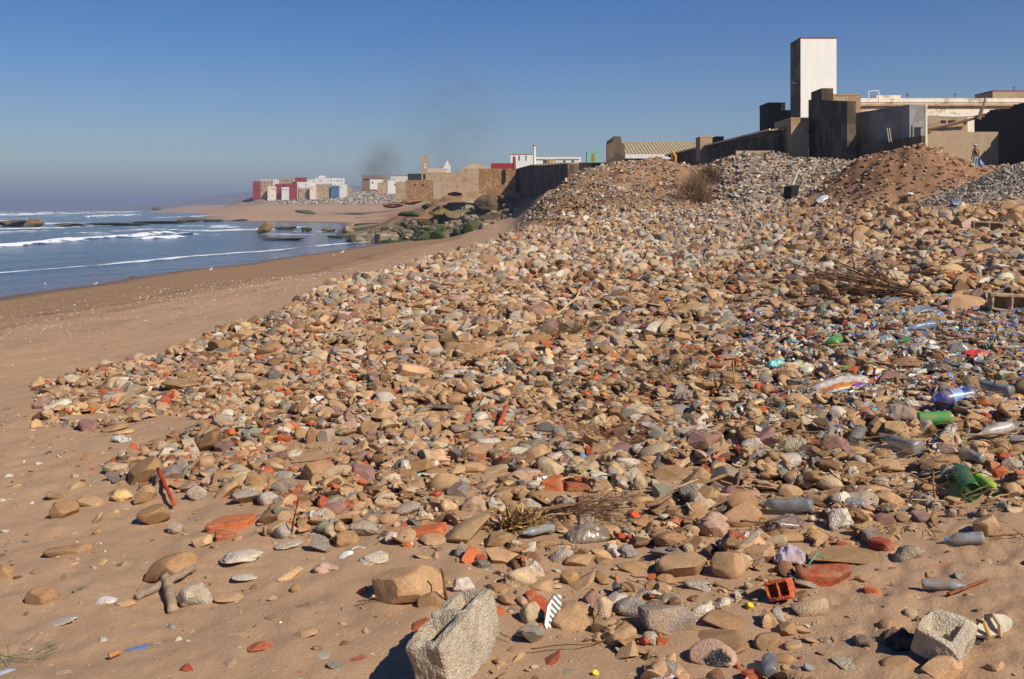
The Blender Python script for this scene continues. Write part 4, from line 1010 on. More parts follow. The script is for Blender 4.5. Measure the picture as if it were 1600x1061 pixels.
sheet(1312, 598, 100, 26, '#d5cfc6', 'long crumpled white bag with orange stripes in the litter', stripes='#c9722c', rot=-8, seed=2, rough=.2)
sheet(1372, 580, 40, 26, '#d88a2c', 'orange and white packet standing behind the striped bag', 'packet', 'packet', stripes='#e3d8cc', seed=3, rough=.15)
sheet(1466, 574, 54, 26, '#34332b', 'black tarpaulin scrap with a folded ridge', 'tarpaulin', 'tarpaulin', rough=.12, seed=4)
sheet(1421, 567, 58, 22, '#8d6a50', 'brown cardboard sheet beside the black tarpaulin scrap', 'cardboard_sheet', 'cardboard', 'cloth', rough=.1, seed=5)
sheet(1214, 570, 34, 22, '#3fb8bb', 'turquoise crumpled plastic bag among the rubble', seed=6, rough=.45, stripes='#7fd6c4')
sheet(1250, 576, 58, 24, '#cfd0bb', 'white and yellow crumpled bag inland of the turquoise bag', seed=7, rough=.4, stripes='#b9bf78')
sheet(1408, 648, 60, 36, '#8a7c6e', 'grey towel crumpled over stones', 'towel', 'towel', 'cloth', rough=.4, seed=8)
sheet(1431, 592, 30, 20, '#dcdad2', 'white torn rag beside the short orange cap', 'rag', 'rag', 'cloth', rough=.6, seed=81, stripes='#4c4a48')
sheet(1160, 637, 46, 26, '#8f8b76', 'grey-green curled plastic sheet propped over a board', 'plastic_sheet', 'plastic sheet', rough=.1, seed=9, rot=-10)
sheet(1234, 872, 50, 36, '#a79ba6', 'ruffled lilac-grey cloth beside the string-tied red brick', 'cloth_rag', 'rag', 'cloth', rough=.6, seed=10)
sheet(1226, 818, 64, 30, '#9a8b88', 'dusty see-through bag above the ruffled cloth', mat='clear', rough=.4, seed=11)
sheet(918, 836, 74, 36, '#a39482', 'dusty clear plastic bag below the dead branches', mat='clear', rough=.4, seed=12)
sheet(1274, 834, 32, 20, '#c8912f', 'mustard yellow card folded beside a brown stone', 'card_piece', 'cardboard', rough=.1, seed=13)
sheet(165, 939, 36, 22, '#b9b5ad', 'pale clear plastic scrap half buried in the smooth sand', 'plastic_scrap', 'plastic scrap', rough=.15, seed=14)
sheet(95, 971, 52, 15, '#b5afa5', 'narrow grey plastic strip on the smooth sand', 'plastic_strip', 'plastic scrap', rough=.12, seed=15, rot=-16)
sheet(12, 1050, 32, 13, '#aab8cc', 'pale blue curved plastic rim at the seaward bottom corner', 'plastic_scrap', 'plastic scrap', rough=.1, seed=16)
sheet(212, 1014, 34, 9, '#4a7cc0', 'bright blue plastic strip on the smooth sand', 'plastic_strip', 'plastic scrap', rough=.2, seed=17, rot=-8)
sheet(656, 748, 20, 18, '#5f9f8e', 'teal net scrap behind the grey wedge', 'net_scrap', 'net', rough=.3, seed=18)
sheet(797, 636, 26, 13, '#2f6fd0', 'blue and white snack packet in the middle of the slope', 'packet', 'packet', rough=.25, seed=19, stripes='#e8ecf2')
sheet(984, 438, 26, 13, '#2a55a8', 'royal blue bag far out in the rubble', seed=20, rough=.3)
sheet(983, 487, 44, 18, '#a9a09c', 'big milky clear bag beyond the reed clump', mat='clear', seed=21, rough=.3)
sheet(1123, 408, 36, 11, '#4d8a45', 'green sheet lying far up the rubble', 'plastic_sheet', 'plastic sheet', seed=22, rough=.15)
sheet(1153, 524, 18, 12, '#1fa055', 'emerald green bag scrap in the upper rubble', 'plastic_scrap', 'plastic scrap', seed=23, rough=.4)
sheet(1488, 420, 42, 25, '#c9ac78', 'beige filled sack lying on the rubble', 'sack', 'sack', 'cloth', seed=24, rough=.07)
sheet(1590, 621, 30, 18, '#dc8f26', 'orange plastic container piece at the inland edge', 'plastic_scrap', 'plastic scrap', seed=25, rough=.1)
sheet(1404, 1003, 64, 38, '#3f3b36', 'dark soaked cloth bundle against the broken hollow block', 'cloth_rag', 'rag', 'cloth', seed=26, rough=.5)
sheet(1345, 602, 30, 12, '#6d4fb0', 'violet scrap in the shade of the striped bag', 'plastic_scrap', 'plastic scrap', seed=27, rough=.3)
sheet(1392, 544, 18, 14, '#1e7cc0', 'blue and white packet end in the plastic drift', 'packet', 'packet', seed=28, stripes='#e9eef0', rough=.1)
sheet(1567, 505, 26, 9, '#a83a9a', 'magenta plastic scrap near the inland edge', 'plastic_scrap', 'plastic scrap', seed=29, rough=.3)
sheet(1530, 552, 54, 12, '#c43a3a', 'torn red sheet in the inland litter', 'plastic_sheet', 'plastic sheet', seed=30, rough=.5)
sheet(1458, 543, 22, 11, '#5fc8c8', 'small aqua and white packet', 'packet', 'packet', seed=31, stripes='#f0f0ee')
sheet(1500, 545, 40, 26, '#b7b4aa', 'puffed clear bag at the inland litter', mat='clear', seed=32, rough=.3)
sheet(1386, 532, 32, 24, '#b5bcc0', 'puffed clear bag behind the blue packet end', mat='clear', seed=33, rough=.25)
sheet(1440, 484, 60, 16, '#a4adb8', 'wide clear film seaward of the large boulder', 'plastic_sheet', 'plastic sheet', mat='clear', seed=34, rough=.3)
sheet(1395, 470, 46, 14, '#a9b4b8', 'pale film below the dead branch', 'plastic_sheet', 'plastic sheet', mat='clear', seed=35, rough=.3)
sheet(1240, 436, 34, 16, '#5a6068', 'dark grey bag beyond the dead branch tips', seed=36, rough=.3)
sheet(1340, 275, 30, 13, '#c9ced8', 'white sheet at the foot of the waste mound', 'plastic_sheet', 'plastic sheet', seed=37, rough=.2, group='sheets on the waste mounds')
sheet(1283, 312, 28, 14, '#c4c9d4', 'long pale sheet slanting below the dark crate', 'plastic_sheet', 'plastic sheet', seed=38, rough=.2, rot=-30, group='sheets on the waste mounds')
sheet(1422, 303, 10, 9, '#d9dadb', 'small white scrap on the brown earth mound', 'plastic_sheet', 'plastic sheet', seed=39, rough=.2, group='sheets on the waste mounds')
sheet(1495, 318, 24, 12, '#4a6fa0', 'blue sheet at the edge of the grey pile', 'plastic_sheet', 'plastic sheet', seed=40, rough=.3, group='sheets on the waste mounds')
sheet(965, 343, 28, 6, '#b58a4a', 'flat ochre sheet below the tipped slope', 'plastic_sheet', 'plastic sheet', seed=41, rough=.1, group='sheets on the waste mounds')
sheet(985, 360, 12, 8, '#2b4fa8', 'tiny blue bag below the ochre sheet', seed=42, rough=.3)
sheet(955, 508, 30, 8, '#c8bfa8', 'pale film by the long stick', 'plastic_sheet', 'plastic sheet', seed=43, rough=.2)
sheet(985, 706, 56, 22, '#b18aa0', 'twisted pink and silver ribbon in the twig clump', 'ribbon', 'ribbon', seed=44, rough=.8, rot=25, stripes='#7d3348')
sheet(905, 680, 28, 12, '#31435f', 'dark blue net scrap in the twig clump', 'net_scrap', 'net', seed=45, rough=.8)
sheet(1455, 700, 34, 28, '#93404f', 'crumpled maroon sandal with pink straps', 'sandal', 'sandal', seed=46, rough=.5)
sheet(1338, 778, 22, 16, '#4a5390', 'blue wire triangle stuck in the rubble', 'wire_loop', 'wire', seed=47, rough=.9) if False else None
sheet(540, 866, 26, 12, '#dcdcd8', 'white broken plastic corner on the clean sand', 'plastic_scrap', 'plastic scrap', seed=48, rough=.1, rot=-20)
sheet(562, 857, 26, 10, '#d8d8d6', 'white plastic strip behind the broken corner', 'plastic_strip', 'plastic scrap', seed=49, rough=.1, rot=8)
sheet(190, 687, 34, 12, '#c3c0b8', 'tangled pale plastic ribbon on the sand', 'ribbon', 'ribbon', seed=50, rough=.9)
gq = np.random.default_rng(44)
for i in range(110):      # torn scraps in the drift
    px = gq.uniform(1080, 1600); py = 455 + abs(gq.normal(0, 90)); w = gq.uniform(10, 26) * (.7 + (py - 480) / 400)
    hx, wd, mt = [('#b9bab6', 'whitish', 'plastic'), ('#a9b2b6', 'clear', 'clear'), ('#9fb0c0', 'bluish clear', 'clear'), ('#4f79b0', 'blue', 'plastic'), ('#5f9a7a', 'green', 'plastic'), ('#a8443a', 'red', 'plastic'), ('#8a7a68', 'brown', 'cloth'), ('#55524c', 'dark grey', 'plastic'), ('#c7b489', 'yellowish', 'plastic'), ('#8d6f9c', 'lilac', 'plastic')][int(gq.choice(10, p=[.2, .18, .12, .09, .06, .05, .12, .08, .07, .03]))]
    sheet(px, py, w, w * gq.uniform(.3, .6), hx, None, 'plastic_scrap', 'plastic scrap', mt, rough=gq.uniform(.3, .7), seed=100 + i, rot=gq.uniform(-20, 20), group='torn scraps in the litter drift'); THINGS[-1][5:7] = [wd, 'torn scrap']
# tinted caps
def cap(px, py, w, col, label):
    X, Y, Z = hit(px, py + w * .4); r = w * Y / F / 2; mb = MB(); mb.tube([(0, -r * .1, -r * .7), (0, 0, -r * .6), (0, r * .2, r * .55), (0, r * .2, r * .65)], [r * .9, r, r, r * .9], 12, (*lin(col), 0))
    z = float(HG[int((X - GX0) / GC), int((Y - GY0) / GC)]) if Y < 31 else Z
    tag(mb.build('bottle_cap', M['plastic'], None, (X, Y, max(Z, z) + r * .6), rot=(.5, .3, 0)), label, 'bottle cap', 'loose bottle caps'); THINGS.append([X, Y, r, COL.objects[-1], label, None, None, 'bottle cap'])
    mark(X, Y, r, r, Z + r)
cap(1172, 952, 11, '#e0c018', 'yellow bottle cap on the sand near the longest brown boulder')
cap(992, 806, 14, '#f0541c', 'bright orange cap among the dead branches')
cap(1415, 587, 9, '#ea5a24', 'orange-red cap behind the white torn rag')
cap(1100, 426, 9, '#c85a34', 'rust-coloured cap far up the slope')
cap(930, 1055, 11, '#e3c81f', 'yellow cap at the bottom edge by a grey slab')
cap(1095, 563, 9, '#4a50b0', 'violet-blue cap above the rusty board')
cap(1056, 602, 8, '#a3202c', 'dark red cap in the dry stalks')
cap(1467, 772, 7, '#e8552a', 'small orange cap on the tan rubble')
# cream sandal
def shoe():
    X, Y, Z = hit(1546, 998); s = Y / F; root = empty('shoe', (X, Y, Z + .03), math.radians(14), label='cream sandal with a broken sole beside the broken hollow block', cat='shoe')
    L_ = 34 * s; pts = [(L_ * math.cos(t) * (1.0 if math.cos(t) > 0 else .95), .055 * math.sin(t) * (1 + .25 * math.cos(t))) for t in np.linspace(0, 2 * math.pi, 28)[:-1]]
    mb = MB(); mb.prism(pts, 0, [.035 + .02 * p[0] / L_ for p in pts], (*lin('#d8cdb4'), 0)); mb.build('sole', M['plastic'], root, rot=(.55, -.1, 0))
    mb = MB(); mb.tube([(L_ * .1, -.06, .03), (L_ * .15, -.03, .075), (L_ * .2, .03, .075), (L_ * .1, .06, .03)], .014, 6, (*lin('#c9b08c'), 0)); mb.tube([(-L_ * .4, -.05, .03), (-L_ * .5, 0, .08), (-L_ * .4, .05, .03)], .012, 6, (*lin('#c9a05c'), 0)); mb.build('strap', M['cloth'], root, rot=(.55, -.1, 0))
    mb = MB(); mb.prism([(-L_ * .5, -.05), (-L_ * 1.0, -.035), (-L_ * 1.15, .0), (-L_ * 1.0, .04), (-L_ * .5, .05)], 0, .012, (*lin('#2f2a26'), 0)); mb.build('loose_sole', M['plastic'], root, rot=(.3, -.5, .1))
    mark(X, Y, L_, .08, Z + .1); THINGS.append([X, Y, L_, root, root['label'], None, None, 'shoe'])
shoe()
# red brick tied with green string; holed orange brick
stone(1287, 898, 88, 36, 'brick', 'red', -4, 'large red brick with green string beside a grey oval stone', seed=12)
def stringpiece():
    A = Vector(hit(1262, 905)); B_ = Vector(hit(1252, 922)); mb = MB(); r = .006; up = .10
    pts = [A + Vector((-.10, 0, .02)), A + Vector((-.02, -.05, .06)), A + Vector((.0, -.04, .12)), A + Vector((.06, .0, up + .07)), A + Vector((.12, .05, .12))]
    mb.tube(pts, r, 5, (*lin('#3f9a78'), 0)); mb.tube([A + Vector((-.10, 0, .02)), A + Vector((-.13, -.04, .04)), A + Vector((-.09, -.10, .03)), A + Vector((-.05, -.12, .03))], r, 5, (*lin('#3f9a78'), 0))
    tag(mb.build('string', M['plastic'], smoothf=True), 'green string looped over the large red brick', 'string')
stringpiece()
X_, Y_, Z_ = hit(1220, 944)
block('hollow_brick', (X_, Y_), -.5, (-.25, -.35), .075, .06, .06, [(-.8, -.1, -.6, .6, .08), (.15, .8, -.6, .6, .08)], 'y', seed=31, n=18, chips=3, label='broken orange brick with square holes', cat='brick', group='brick fragments in the beach rubble', col='#c0562c')
# ------------------------------------------------------------------ sticks and branches
def stick(p0, p1, r, col, label, l0=0.02, l1=0.02, name='stick', cat='stick', taper=.7, wob=.02, flat=False, g_=None, group='sticks and driftwood'):
    A = Vector(hit(*p0)); B_ = Vector(hit(*p1))
    s = (A.y + B_.y) / 2 / F; rr = r * s; g = random.Random(int(p0[0] * 7 + p1[1])); A.z += l0 + rr * .6; B_.z += l1 + rr * .6; n = 9
    pts = [A.lerp(B_, i / (n - 1)) - A + Vector((g.uniform(-1, 1), g.uniform(-1, 1), g.uniform(-.4, .6))) * wob * (B_ - A).length * (0 if i in (0, n - 1) else 1) for i in range(n)]
    mb = MB(); mb.tube(pts, [rr * (1 - (1 - taper) * i / (n - 1)) * g.uniform(.88, 1.12) for i in range(n)], 7, (*lin(col), 0))
    if flat: 
        for v in mb.V: v[:, 2] = v[:, 2] * .5 + v[:, 2].mean() * .5
    o = mb.build(name, M['wood'], None, A, smoothf=not flat); tag(o, label, cat, group); THINGS.append([(A.x + B_.x) / 2, (A.y + B_.y) / 2, .1, o, label, None, None, cat]); return o
def upstick(px, py0, py1, r, col, label, dx=0, **k):
    """standing stick: foot at (px, py1), top at (px+dx, py0)"""
    X, Y, Z = hit(px, py1); s = Y / F; n = 6; pts = [Vector((dx * s * i / (n - 1), 0.02 * math.sin(i * 2), (py1 - py0) * s * i / (n - 1))) for i in range(n)]
    mb = MB(); mb.tube(pts, [r * s * (1 - .5 * i / n) for i in range(n)], 6, (*lin(col), 0)); o = mb.build('stick', M['wood'], None, (X, Y, Z - .02), smoothf=True)
    tag(o, label, 'stick', 'sticks and driftwood'); THINGS.append([X, Y, .05, o, label, None, None, 'stick'])
stick((213, 940), (303, 898), 6.5, '#8f7c68', 'grey wooden stake under the tapered boulder', name='wooden_stake', cat='stake', l0=0, l1=.04, taper=1)
stick((259, 914), (270, 955), 8, '#a58a6c', 'short thick driftwood piece crossing the grey stake', name='driftwood', cat='driftwood', l0=.05, l1=0, taper=1)
upstick(700, 886, 950, 3.2, '#7a4f30', 'upright rusty stake behind the concrete block', dx=-10)
upstick(453, 776, 842, 1.8, '#5a3226', 'thin dark stick standing by the dull red tile', dx=13)
stick((247, 757), (272, 795), 3.6, '#b5442a', 'red plastic stick lying on a sunk boulder', l0=.12, l1=.04, wob=.005, name='plastic_stick')
stick((170, 1032), (189, 1025), 4.5, '#b57c48', 'short orange-brown stick on the smooth sand', name='stick')
stick((780, 678), (792, 655), 4.0, '#c0562a', 'orange rusty bar above the white rough bar', l0=.06, l1=.12, wob=.005, name='metal_bar', cat='bar')
stick((868, 506), (910, 468), 2.2, '#c8a678', 'pale straight stick rising beyond the dry shrub clump', l1=.3)
stick((1482, 938), (1544, 909), 4.0, '#8f5234', 'reddish wooden lath beside the crushed grey bottle', wob=.004, flat=True, name='lath', cat='lath')
stick((1010, 505), (985, 560), 1, '#7a5a3c', None) if False else None
stick((820, 818), (1010, 800), 2.4, '#7d5f42', 'long thin dead branch lying inland of the dry leaf clump', l0=.1, l1=.12, wob=.03, name='dead_branch', cat='branch')
stick((1010, 812), (1190, 742), 3.4, '#8a6b4c', 'forked dead branch reaching over the bulky boulders', l0=.1, l1=.12, wob=.03, name='dead_branch', cat='branch')
stick((1180, 733), (1110, 830), 2.2, '#80624a', 'thinner dead branch crossing the forked one', l0=.15, l1=.08, wob=.03, name='dead_branch', cat='branch')
stick((1175, 655), (1148, 695), 5, '#9b7c5a', None, l0=.12, l1=.1) if False else None
stick((1170, 650), (1186, 692), 5.5, '#937350', 'thick crooked driftwood above the white upright mortar chunk', l0=.12, l1=.1, wob=.05, name='driftwood', cat='driftwood')
upstick(1150, 560, 622, 2.6, '#a07c54', 'tall pale reed standing by the rusty board', dx=-5)
upstick(1115, 632, 675, 2.2, '#9c7a55', 'crooked reed foot seaward of the grey-green sheet', dx=6)
upstick(1053, 640, 690, 1.3, '#94704c', 'thin dry stalk behind the long brown loaf stone', dx=1)
stick((1100, 585), (1145, 588), 5.5, '#a65a30', 'rusty red board edge in the dry stalks', l0=.08, l1=.08, wob=.003, flat=True, name='board', cat='board', taper=1)
upstick(1086, 556, 584, 6, '#7d5a58', 'plum-coloured plank leaning by the violet-blue cap', dx=-6)
stick((1448, 640), (1388, 600), 1.2, '#a98a5e', None) if False else None
stick((1155, 655), (1190, 640), 6, '#cdb084', 'pale split wooden board below the grey-green sheet', l0=.06, l1=.07, wob=.003, flat=True, name='board', cat='board', taper=1)
stick((1200, 712), (1320, 742), 1.8, '#a58a66', 'thin reed slanting below the tan rubble', l0=.1, l1=.1)
stick((1500, 700), (1590, 698), 2.2, '#a5855c', 'long reed lying above the clear green-capped bottle', l0=.08, l1=.08)
stick((1380, 676), (1470, 668), 2.2, '#ae8c60', 'pale lath in front of the green soda bottle', l0=.06, l1=.06)
stick((1460, 828), (1458, 760), 2, '#8a6844', 'curved bark strip standing on tan rubble', l0=.02, l1=.1)
stick((1545, 845), (1598, 842), 1.8, '#7d5634', 'dark thin stick behind the blue-capped clear bottle')
stick((1375, 520), (1300, 500), 1.6, '#a08058', 'short straw-coloured reed in the plastic drift', l0=.05, l1=.05)
stick((885, 965), (880, 1030), 1, '#6d4c30', None) if False else None
gs = np.random.default_rng(15)
RG = 'reeds and sticks strewn over the litter'
for i in range(125):
    px = gs.uniform(880, 1600); py = gs.uniform(520, 840); an = gs.uniform(-.5, .5); l = gs.uniform(12, 34)
    if px < 1150 and gs.random() < .4: continue
    dx, dy = l * math.cos(an), l * math.sin(an) * .5
    stick((px - dx, py - dy), (px + dx, py + dy), gs.uniform(.9, 2.0), ['#a98c62', '#8a6a48', '#b89c70', '#6f5238'][gs.integers(4)], None, l0=gs.uniform(.03, .16), l1=gs.uniform(.03, .16), name='dry_reed', cat='reed', group=RG, wob=.03)
    THINGS[-1][5:7] = [['pale', 'brown', 'straw-coloured', 'thin dark'][gs.integers(4)], 'dry reed']
for (p0, p1) in (((745, 985), (800, 1002)), ((560, 950), (592, 945)), ((985, 908), (1060, 925)), ((1060, 918), (1165, 932)), ((830, 1018), (978, 1010)), ((925, 960), (948, 998))):
    stick(p0, p1, 1.1, '#6f4f36', None, name='twig', cat='twig', wob=.06, l0=.03, l1=.03, group='thin twigs on the sand'); THINGS[-1][5:7] = ['thin dark', 'twig']
def twigs(name, base, n, L0, spread, col, r, seed, label, cat, dirs=None, depth=2, flat=1.0, k=4, origin_spread=0.0):
    """one dead branching plant as a single mesh"""
    g = random.Random(seed); mb = MB()
    def br(p, d, l, r_, lv):
        pts = [p]; q = p.copy(); dd = d.copy()
        for i in range(5):
            dd = (dd + Vector((g.uniform(-1, 1), g.uniform(-1, 1), g.uniform(-1, 1) * flat)) * .22).normalized(); q = q + dd * l / 5; q.z = max(q.z, .01); pts.append(q.copy())
        c = lin(col); f = g.uniform(.7, 1.25)
        mb.tube(pts, [r_ * (1 - .6 * i / 5) for i in range(6)], k if lv == depth else 3, (*[x * f for x in c], 0))
        if lv > 0:
            for i in range(g.randint(2, 4)):
                s = pts[g.randint(1, 5)]; a = (dd + Vector((g.uniform(-1, 1), g.uniform(-1, 1), g.uniform(-1, 1) * flat)) * .9).normalized(); br(s, a, l * g.uniform(.4, .7), r_ * .55, lv - 1)
    for i in range(n):
        d = Vector((g.uniform(-1, 1), g.uniform(-1, 1), g.uniform(.1, 1) * flat)) if dirs is None else Vector(dirs[i % len(dirs)]) + Vector((g.uniform(-1, 1), g.uniform(-1, 1), g.uniform(-.5, 1) * flat)) * spread
        br(Vector((g.uniform(-1, 1) * origin_spread, g.uniform(-1, 1) * origin_spread * .6, .02)), d.normalized(), L0 * g.uniform(.6, 1.1), r, depth)
    X, Y, Z = base; o = mb.build(name, M['wood'], None, (X, Y, Z), smoothf=True); tag(o, label, cat); THINGS.append([X, Y, L0, o, label, None, None, cat]); return o
X_, Y_, Z_ = hit(1445, 462)
twigs('dead_branch', (X_, Y_, Z_), 9, 1.5, .35, '#56402e', .022, 3, 'big dark dead branch with fanned twigs lying on the upper rubble', 'branch', dirs=[(-1, .1, .1), (-1, .4, .16), (-1, -.1, .08), (-.8, .5, .3), (.6, -.3, .0)], depth=3, flat=.32)
X_, Y_, Z_ = hit(1330, 452)
twigs('brushwood', (X_, Y_, Z_ + .03), 60, .6, .6, '#6a4d38', .007, 8, 'tangle of fine dark twigs at the tip of the big dead branch', 'brushwood', depth=2, flat=.35, origin_spread=.45)
X_, Y_, Z_ = hit(975, 700)
twigs('brushwood', (X_, Y_, Z_ + .05), 60, .42, .8, '#8a6444', .004, 9, 'clump of dry twigs around the twisted pink ribbon', 'brushwood', depth=2, flat=.5, origin_spread=.4)
X_, Y_, Z_ = hit(1065, 600)
twigs('brushwood', (X_, Y_, Z_ + .05), 46, .5, .8, '#8f6c48', .005, 10, 'dry stalks heaped seaward of the rusty board', 'brushwood', depth=2, flat=.4, origin_spread=.5)
X_, Y_, Z_ = hit(1262, 725)
twigs('brushwood', (X_, Y_, Z_ + .05), 40, .28, .8, '#a08c6c', .003, 11, 'pale dried root tuft below the tan rubble', 'brushwood', depth=2, flat=.5, origin_spread=.16)
X_, Y_, Z_ = hit(890, 528)
twigs('brushwood', (X_, Y_, Z_ + .04), 40, .4, .8, '#86664a', .006, 12, 'small dry shrub clump beside the long brown rock', 'brushwood', depth=2, flat=.5, origin_spread=.2)
X_, Y_, Z_ = hit(880, 815)
twigs('brushwood', (X_, Y_, Z_ + .05), 26, .5, .5, '#80603f', .004, 14, 'spray of thin branches inland of the dry leaf clump', 'brushwood', dirs=[(1, .1, .1), (1, .3, .2), (1, -.2, .1)], depth=2, flat=.4, origin_spread=.12)
# dry leaf clump
def leaf_clump():
    X, Y, Z = hit(812, 832); g = random.Random(6); root = empty('dry_plant', (X, Y, Z), label='dry yellowed leaf clump in front of the dead branches', cat='dry plant')
    mb = MB()
    for i in range(150):
        a = g.uniform(0, 6.28); l = g.uniform(.12, .32); w = g.uniform(.006, .014); e = g.uniform(.2, 1.3); o = Vector((g.uniform(-.16, .16), g.uniform(-.07, .07), 0))
        h = Vector((math.cos(a), math.sin(a) * .6, 0)); sd_ = Vector((-h.y, h.x, .3)).normalized(); V = []; n = 5
        for k in range(n):
            t = k / (n - 1); c = o + h * l * t * math.cos(e) + Vector((0, 0, l * t * math.sin(e) - .25 * l * t * t + .02)); ww = w * math.sin(math.pi * (.15 + .8 * t)); V += [c - sd_ * ww, c + sd_ * ww]
        col = g.choice(['#b08d55', '#94703f', '#c8a568', '#77582f']); mb.add([v[:] for v in V], [(2 * k, 2 * k + 1, 2 * k + 3, 2 * k + 2) for k in range(n - 1)], (*lin(col), 0))
    mb.build('leaves', M['leafy'], root)
    mb = MB()
    for i in range(14):
        a = g.uniform(0, 6.28); mb.tube([(0, 0, 0), (.07 * math.cos(a), .05 * math.sin(a), .1), (.16 * math.cos(a), .1 * math.sin(a), .16)], .004, 4, (*lin('#7a5c38'), 0))
    mb.build('stems', M['wood'], root); THINGS.append([X, Y, .2, root, root['label'], None, None, 'dry plant']); mark(X, Y, .2, .1, Z + .1)
leaf_clump()
# small seaweed-like green and blue threads, lower seaward corner
X_, Y_, Z_ = hit(40, 1028)
twigs('fishing_net_threads', (X_, Y_, Z_), 14, .16, .9, '#4f6e56', .0022, 21, 'green and blue rope threads tangled on the smooth sand', 'rope threads', depth=1, flat=.15, origin_spread=.25)
# ------------------------------------------------------------------ automatic rubble
def sample_ring(Y0, Y1, n, rmin, rmax, g, pw=2.2):
    Y = np.sqrt(g.uniform(Y0 ** 2, Y1 ** 2, n)); t = g.uniform(-.58, .70, n); X = t * Y
    Z = H(X, Y); px, py = scr(X, Y, Z); return X, Y, Z, px, py, rmin + (rmax - rmin) * g.random(n) ** pw
KEYS = ['tan', 'brown', 'dbrown', 'pale', 'white', 'grey', 'lgrey', 'dgrey', 'blue', 'red', 'orange', 'pink', 'purple', 'yellow', 'peach', 'green']
KP = np.array([.27, .21, .09, .11, .08, .06, .05, .03, .01, .033, .028, .025, .012, .008, .03, .01])
def pick(n, g, far=0.0):
    p = KP.copy(); p[3:5] *= 1 + far * 1.0; p[0:3] *= 1 - far * .25; p /= p.sum(); return g.choice(len(KEYS), n, p=p)
STYN = ['cobble', 'chunk', 'rough', 'slab', 'brick', 'shard']
STUFF = {'V': [], 'F': [], 'C': [], 'S': [], 'n': 0}
def add_stuff(V, Fq, C, sm=True):     # V (n,nv,3) world, Fq, C (n,nv,4)
    n, nv, _ = V.shape; f = (Fq[None] + (np.arange(n) * nv)[:, None, None] + STUFF['n']).reshape(-1, 3)
    STUFF['V'].append(V.reshape(-1, 3).astype(np.float32)); STUFF['F'].append(f.astype(np.int32)); STUFF['C'].append(C.reshape(-1, 4).astype(np.float32)); STUFF['n'] += n * nv; STUFF['S'].append(np.full(len(f), sm))
PALR = np.array([lin(PAL[k][0]) for k in KEYS]); PALP = np.array([PAL[k][1] for k in KEYS])
def batch(X, Y, Z, r, ki, si, lvl, g, flatk=(.28, .65), asp=(.55, .95), tiltk=.35):
    """build many stones; X,Y,Z centres; ki palette index; si style index"""
    for s in range(len(STYN)):
        m = np.where(si == s)[0]
        if not len(m): continue
        V, Fq = gen(len(m), lvl, STYN[s], g); n = len(m)
        fl = g.uniform(*flatk, n) * (.45 if STYN[s] == 'slab' else 1)
        V = V * np.stack([r[m], r[m] * g.uniform(*asp, n), r[m] * fl], 1)[:, None]
        R = rotm(g.normal(0, tiltk, n), g.normal(0, tiltk, n), g.uniform(0, 6.28, n)); V = np.einsum('nvi,nji->nvj', V, R)
        V = V + np.stack([X[m], Y[m], Z[m]], 1)[:, None]
        base = PALR[ki[m]] * (1 + g.normal(0, .07, (n, 1))) * (1 + g.normal(0, .02, (n, 3)))
        q = fbm(V[..., 0] * 9, V[..., 1] * 9, 2, V[..., 2] * 9)[..., None]
        C = base[:, None] * (1 + .22 * q); C = np.concatenate([np.clip(C, .01, .85), np.broadcast_to(PALP[ki[m]][:, None, None], C.shape[:2] + (1,))], -1)
        add_stuff(V, Fq, C, STYN[s] in ('cobble', 'rough'))
AUTO = []
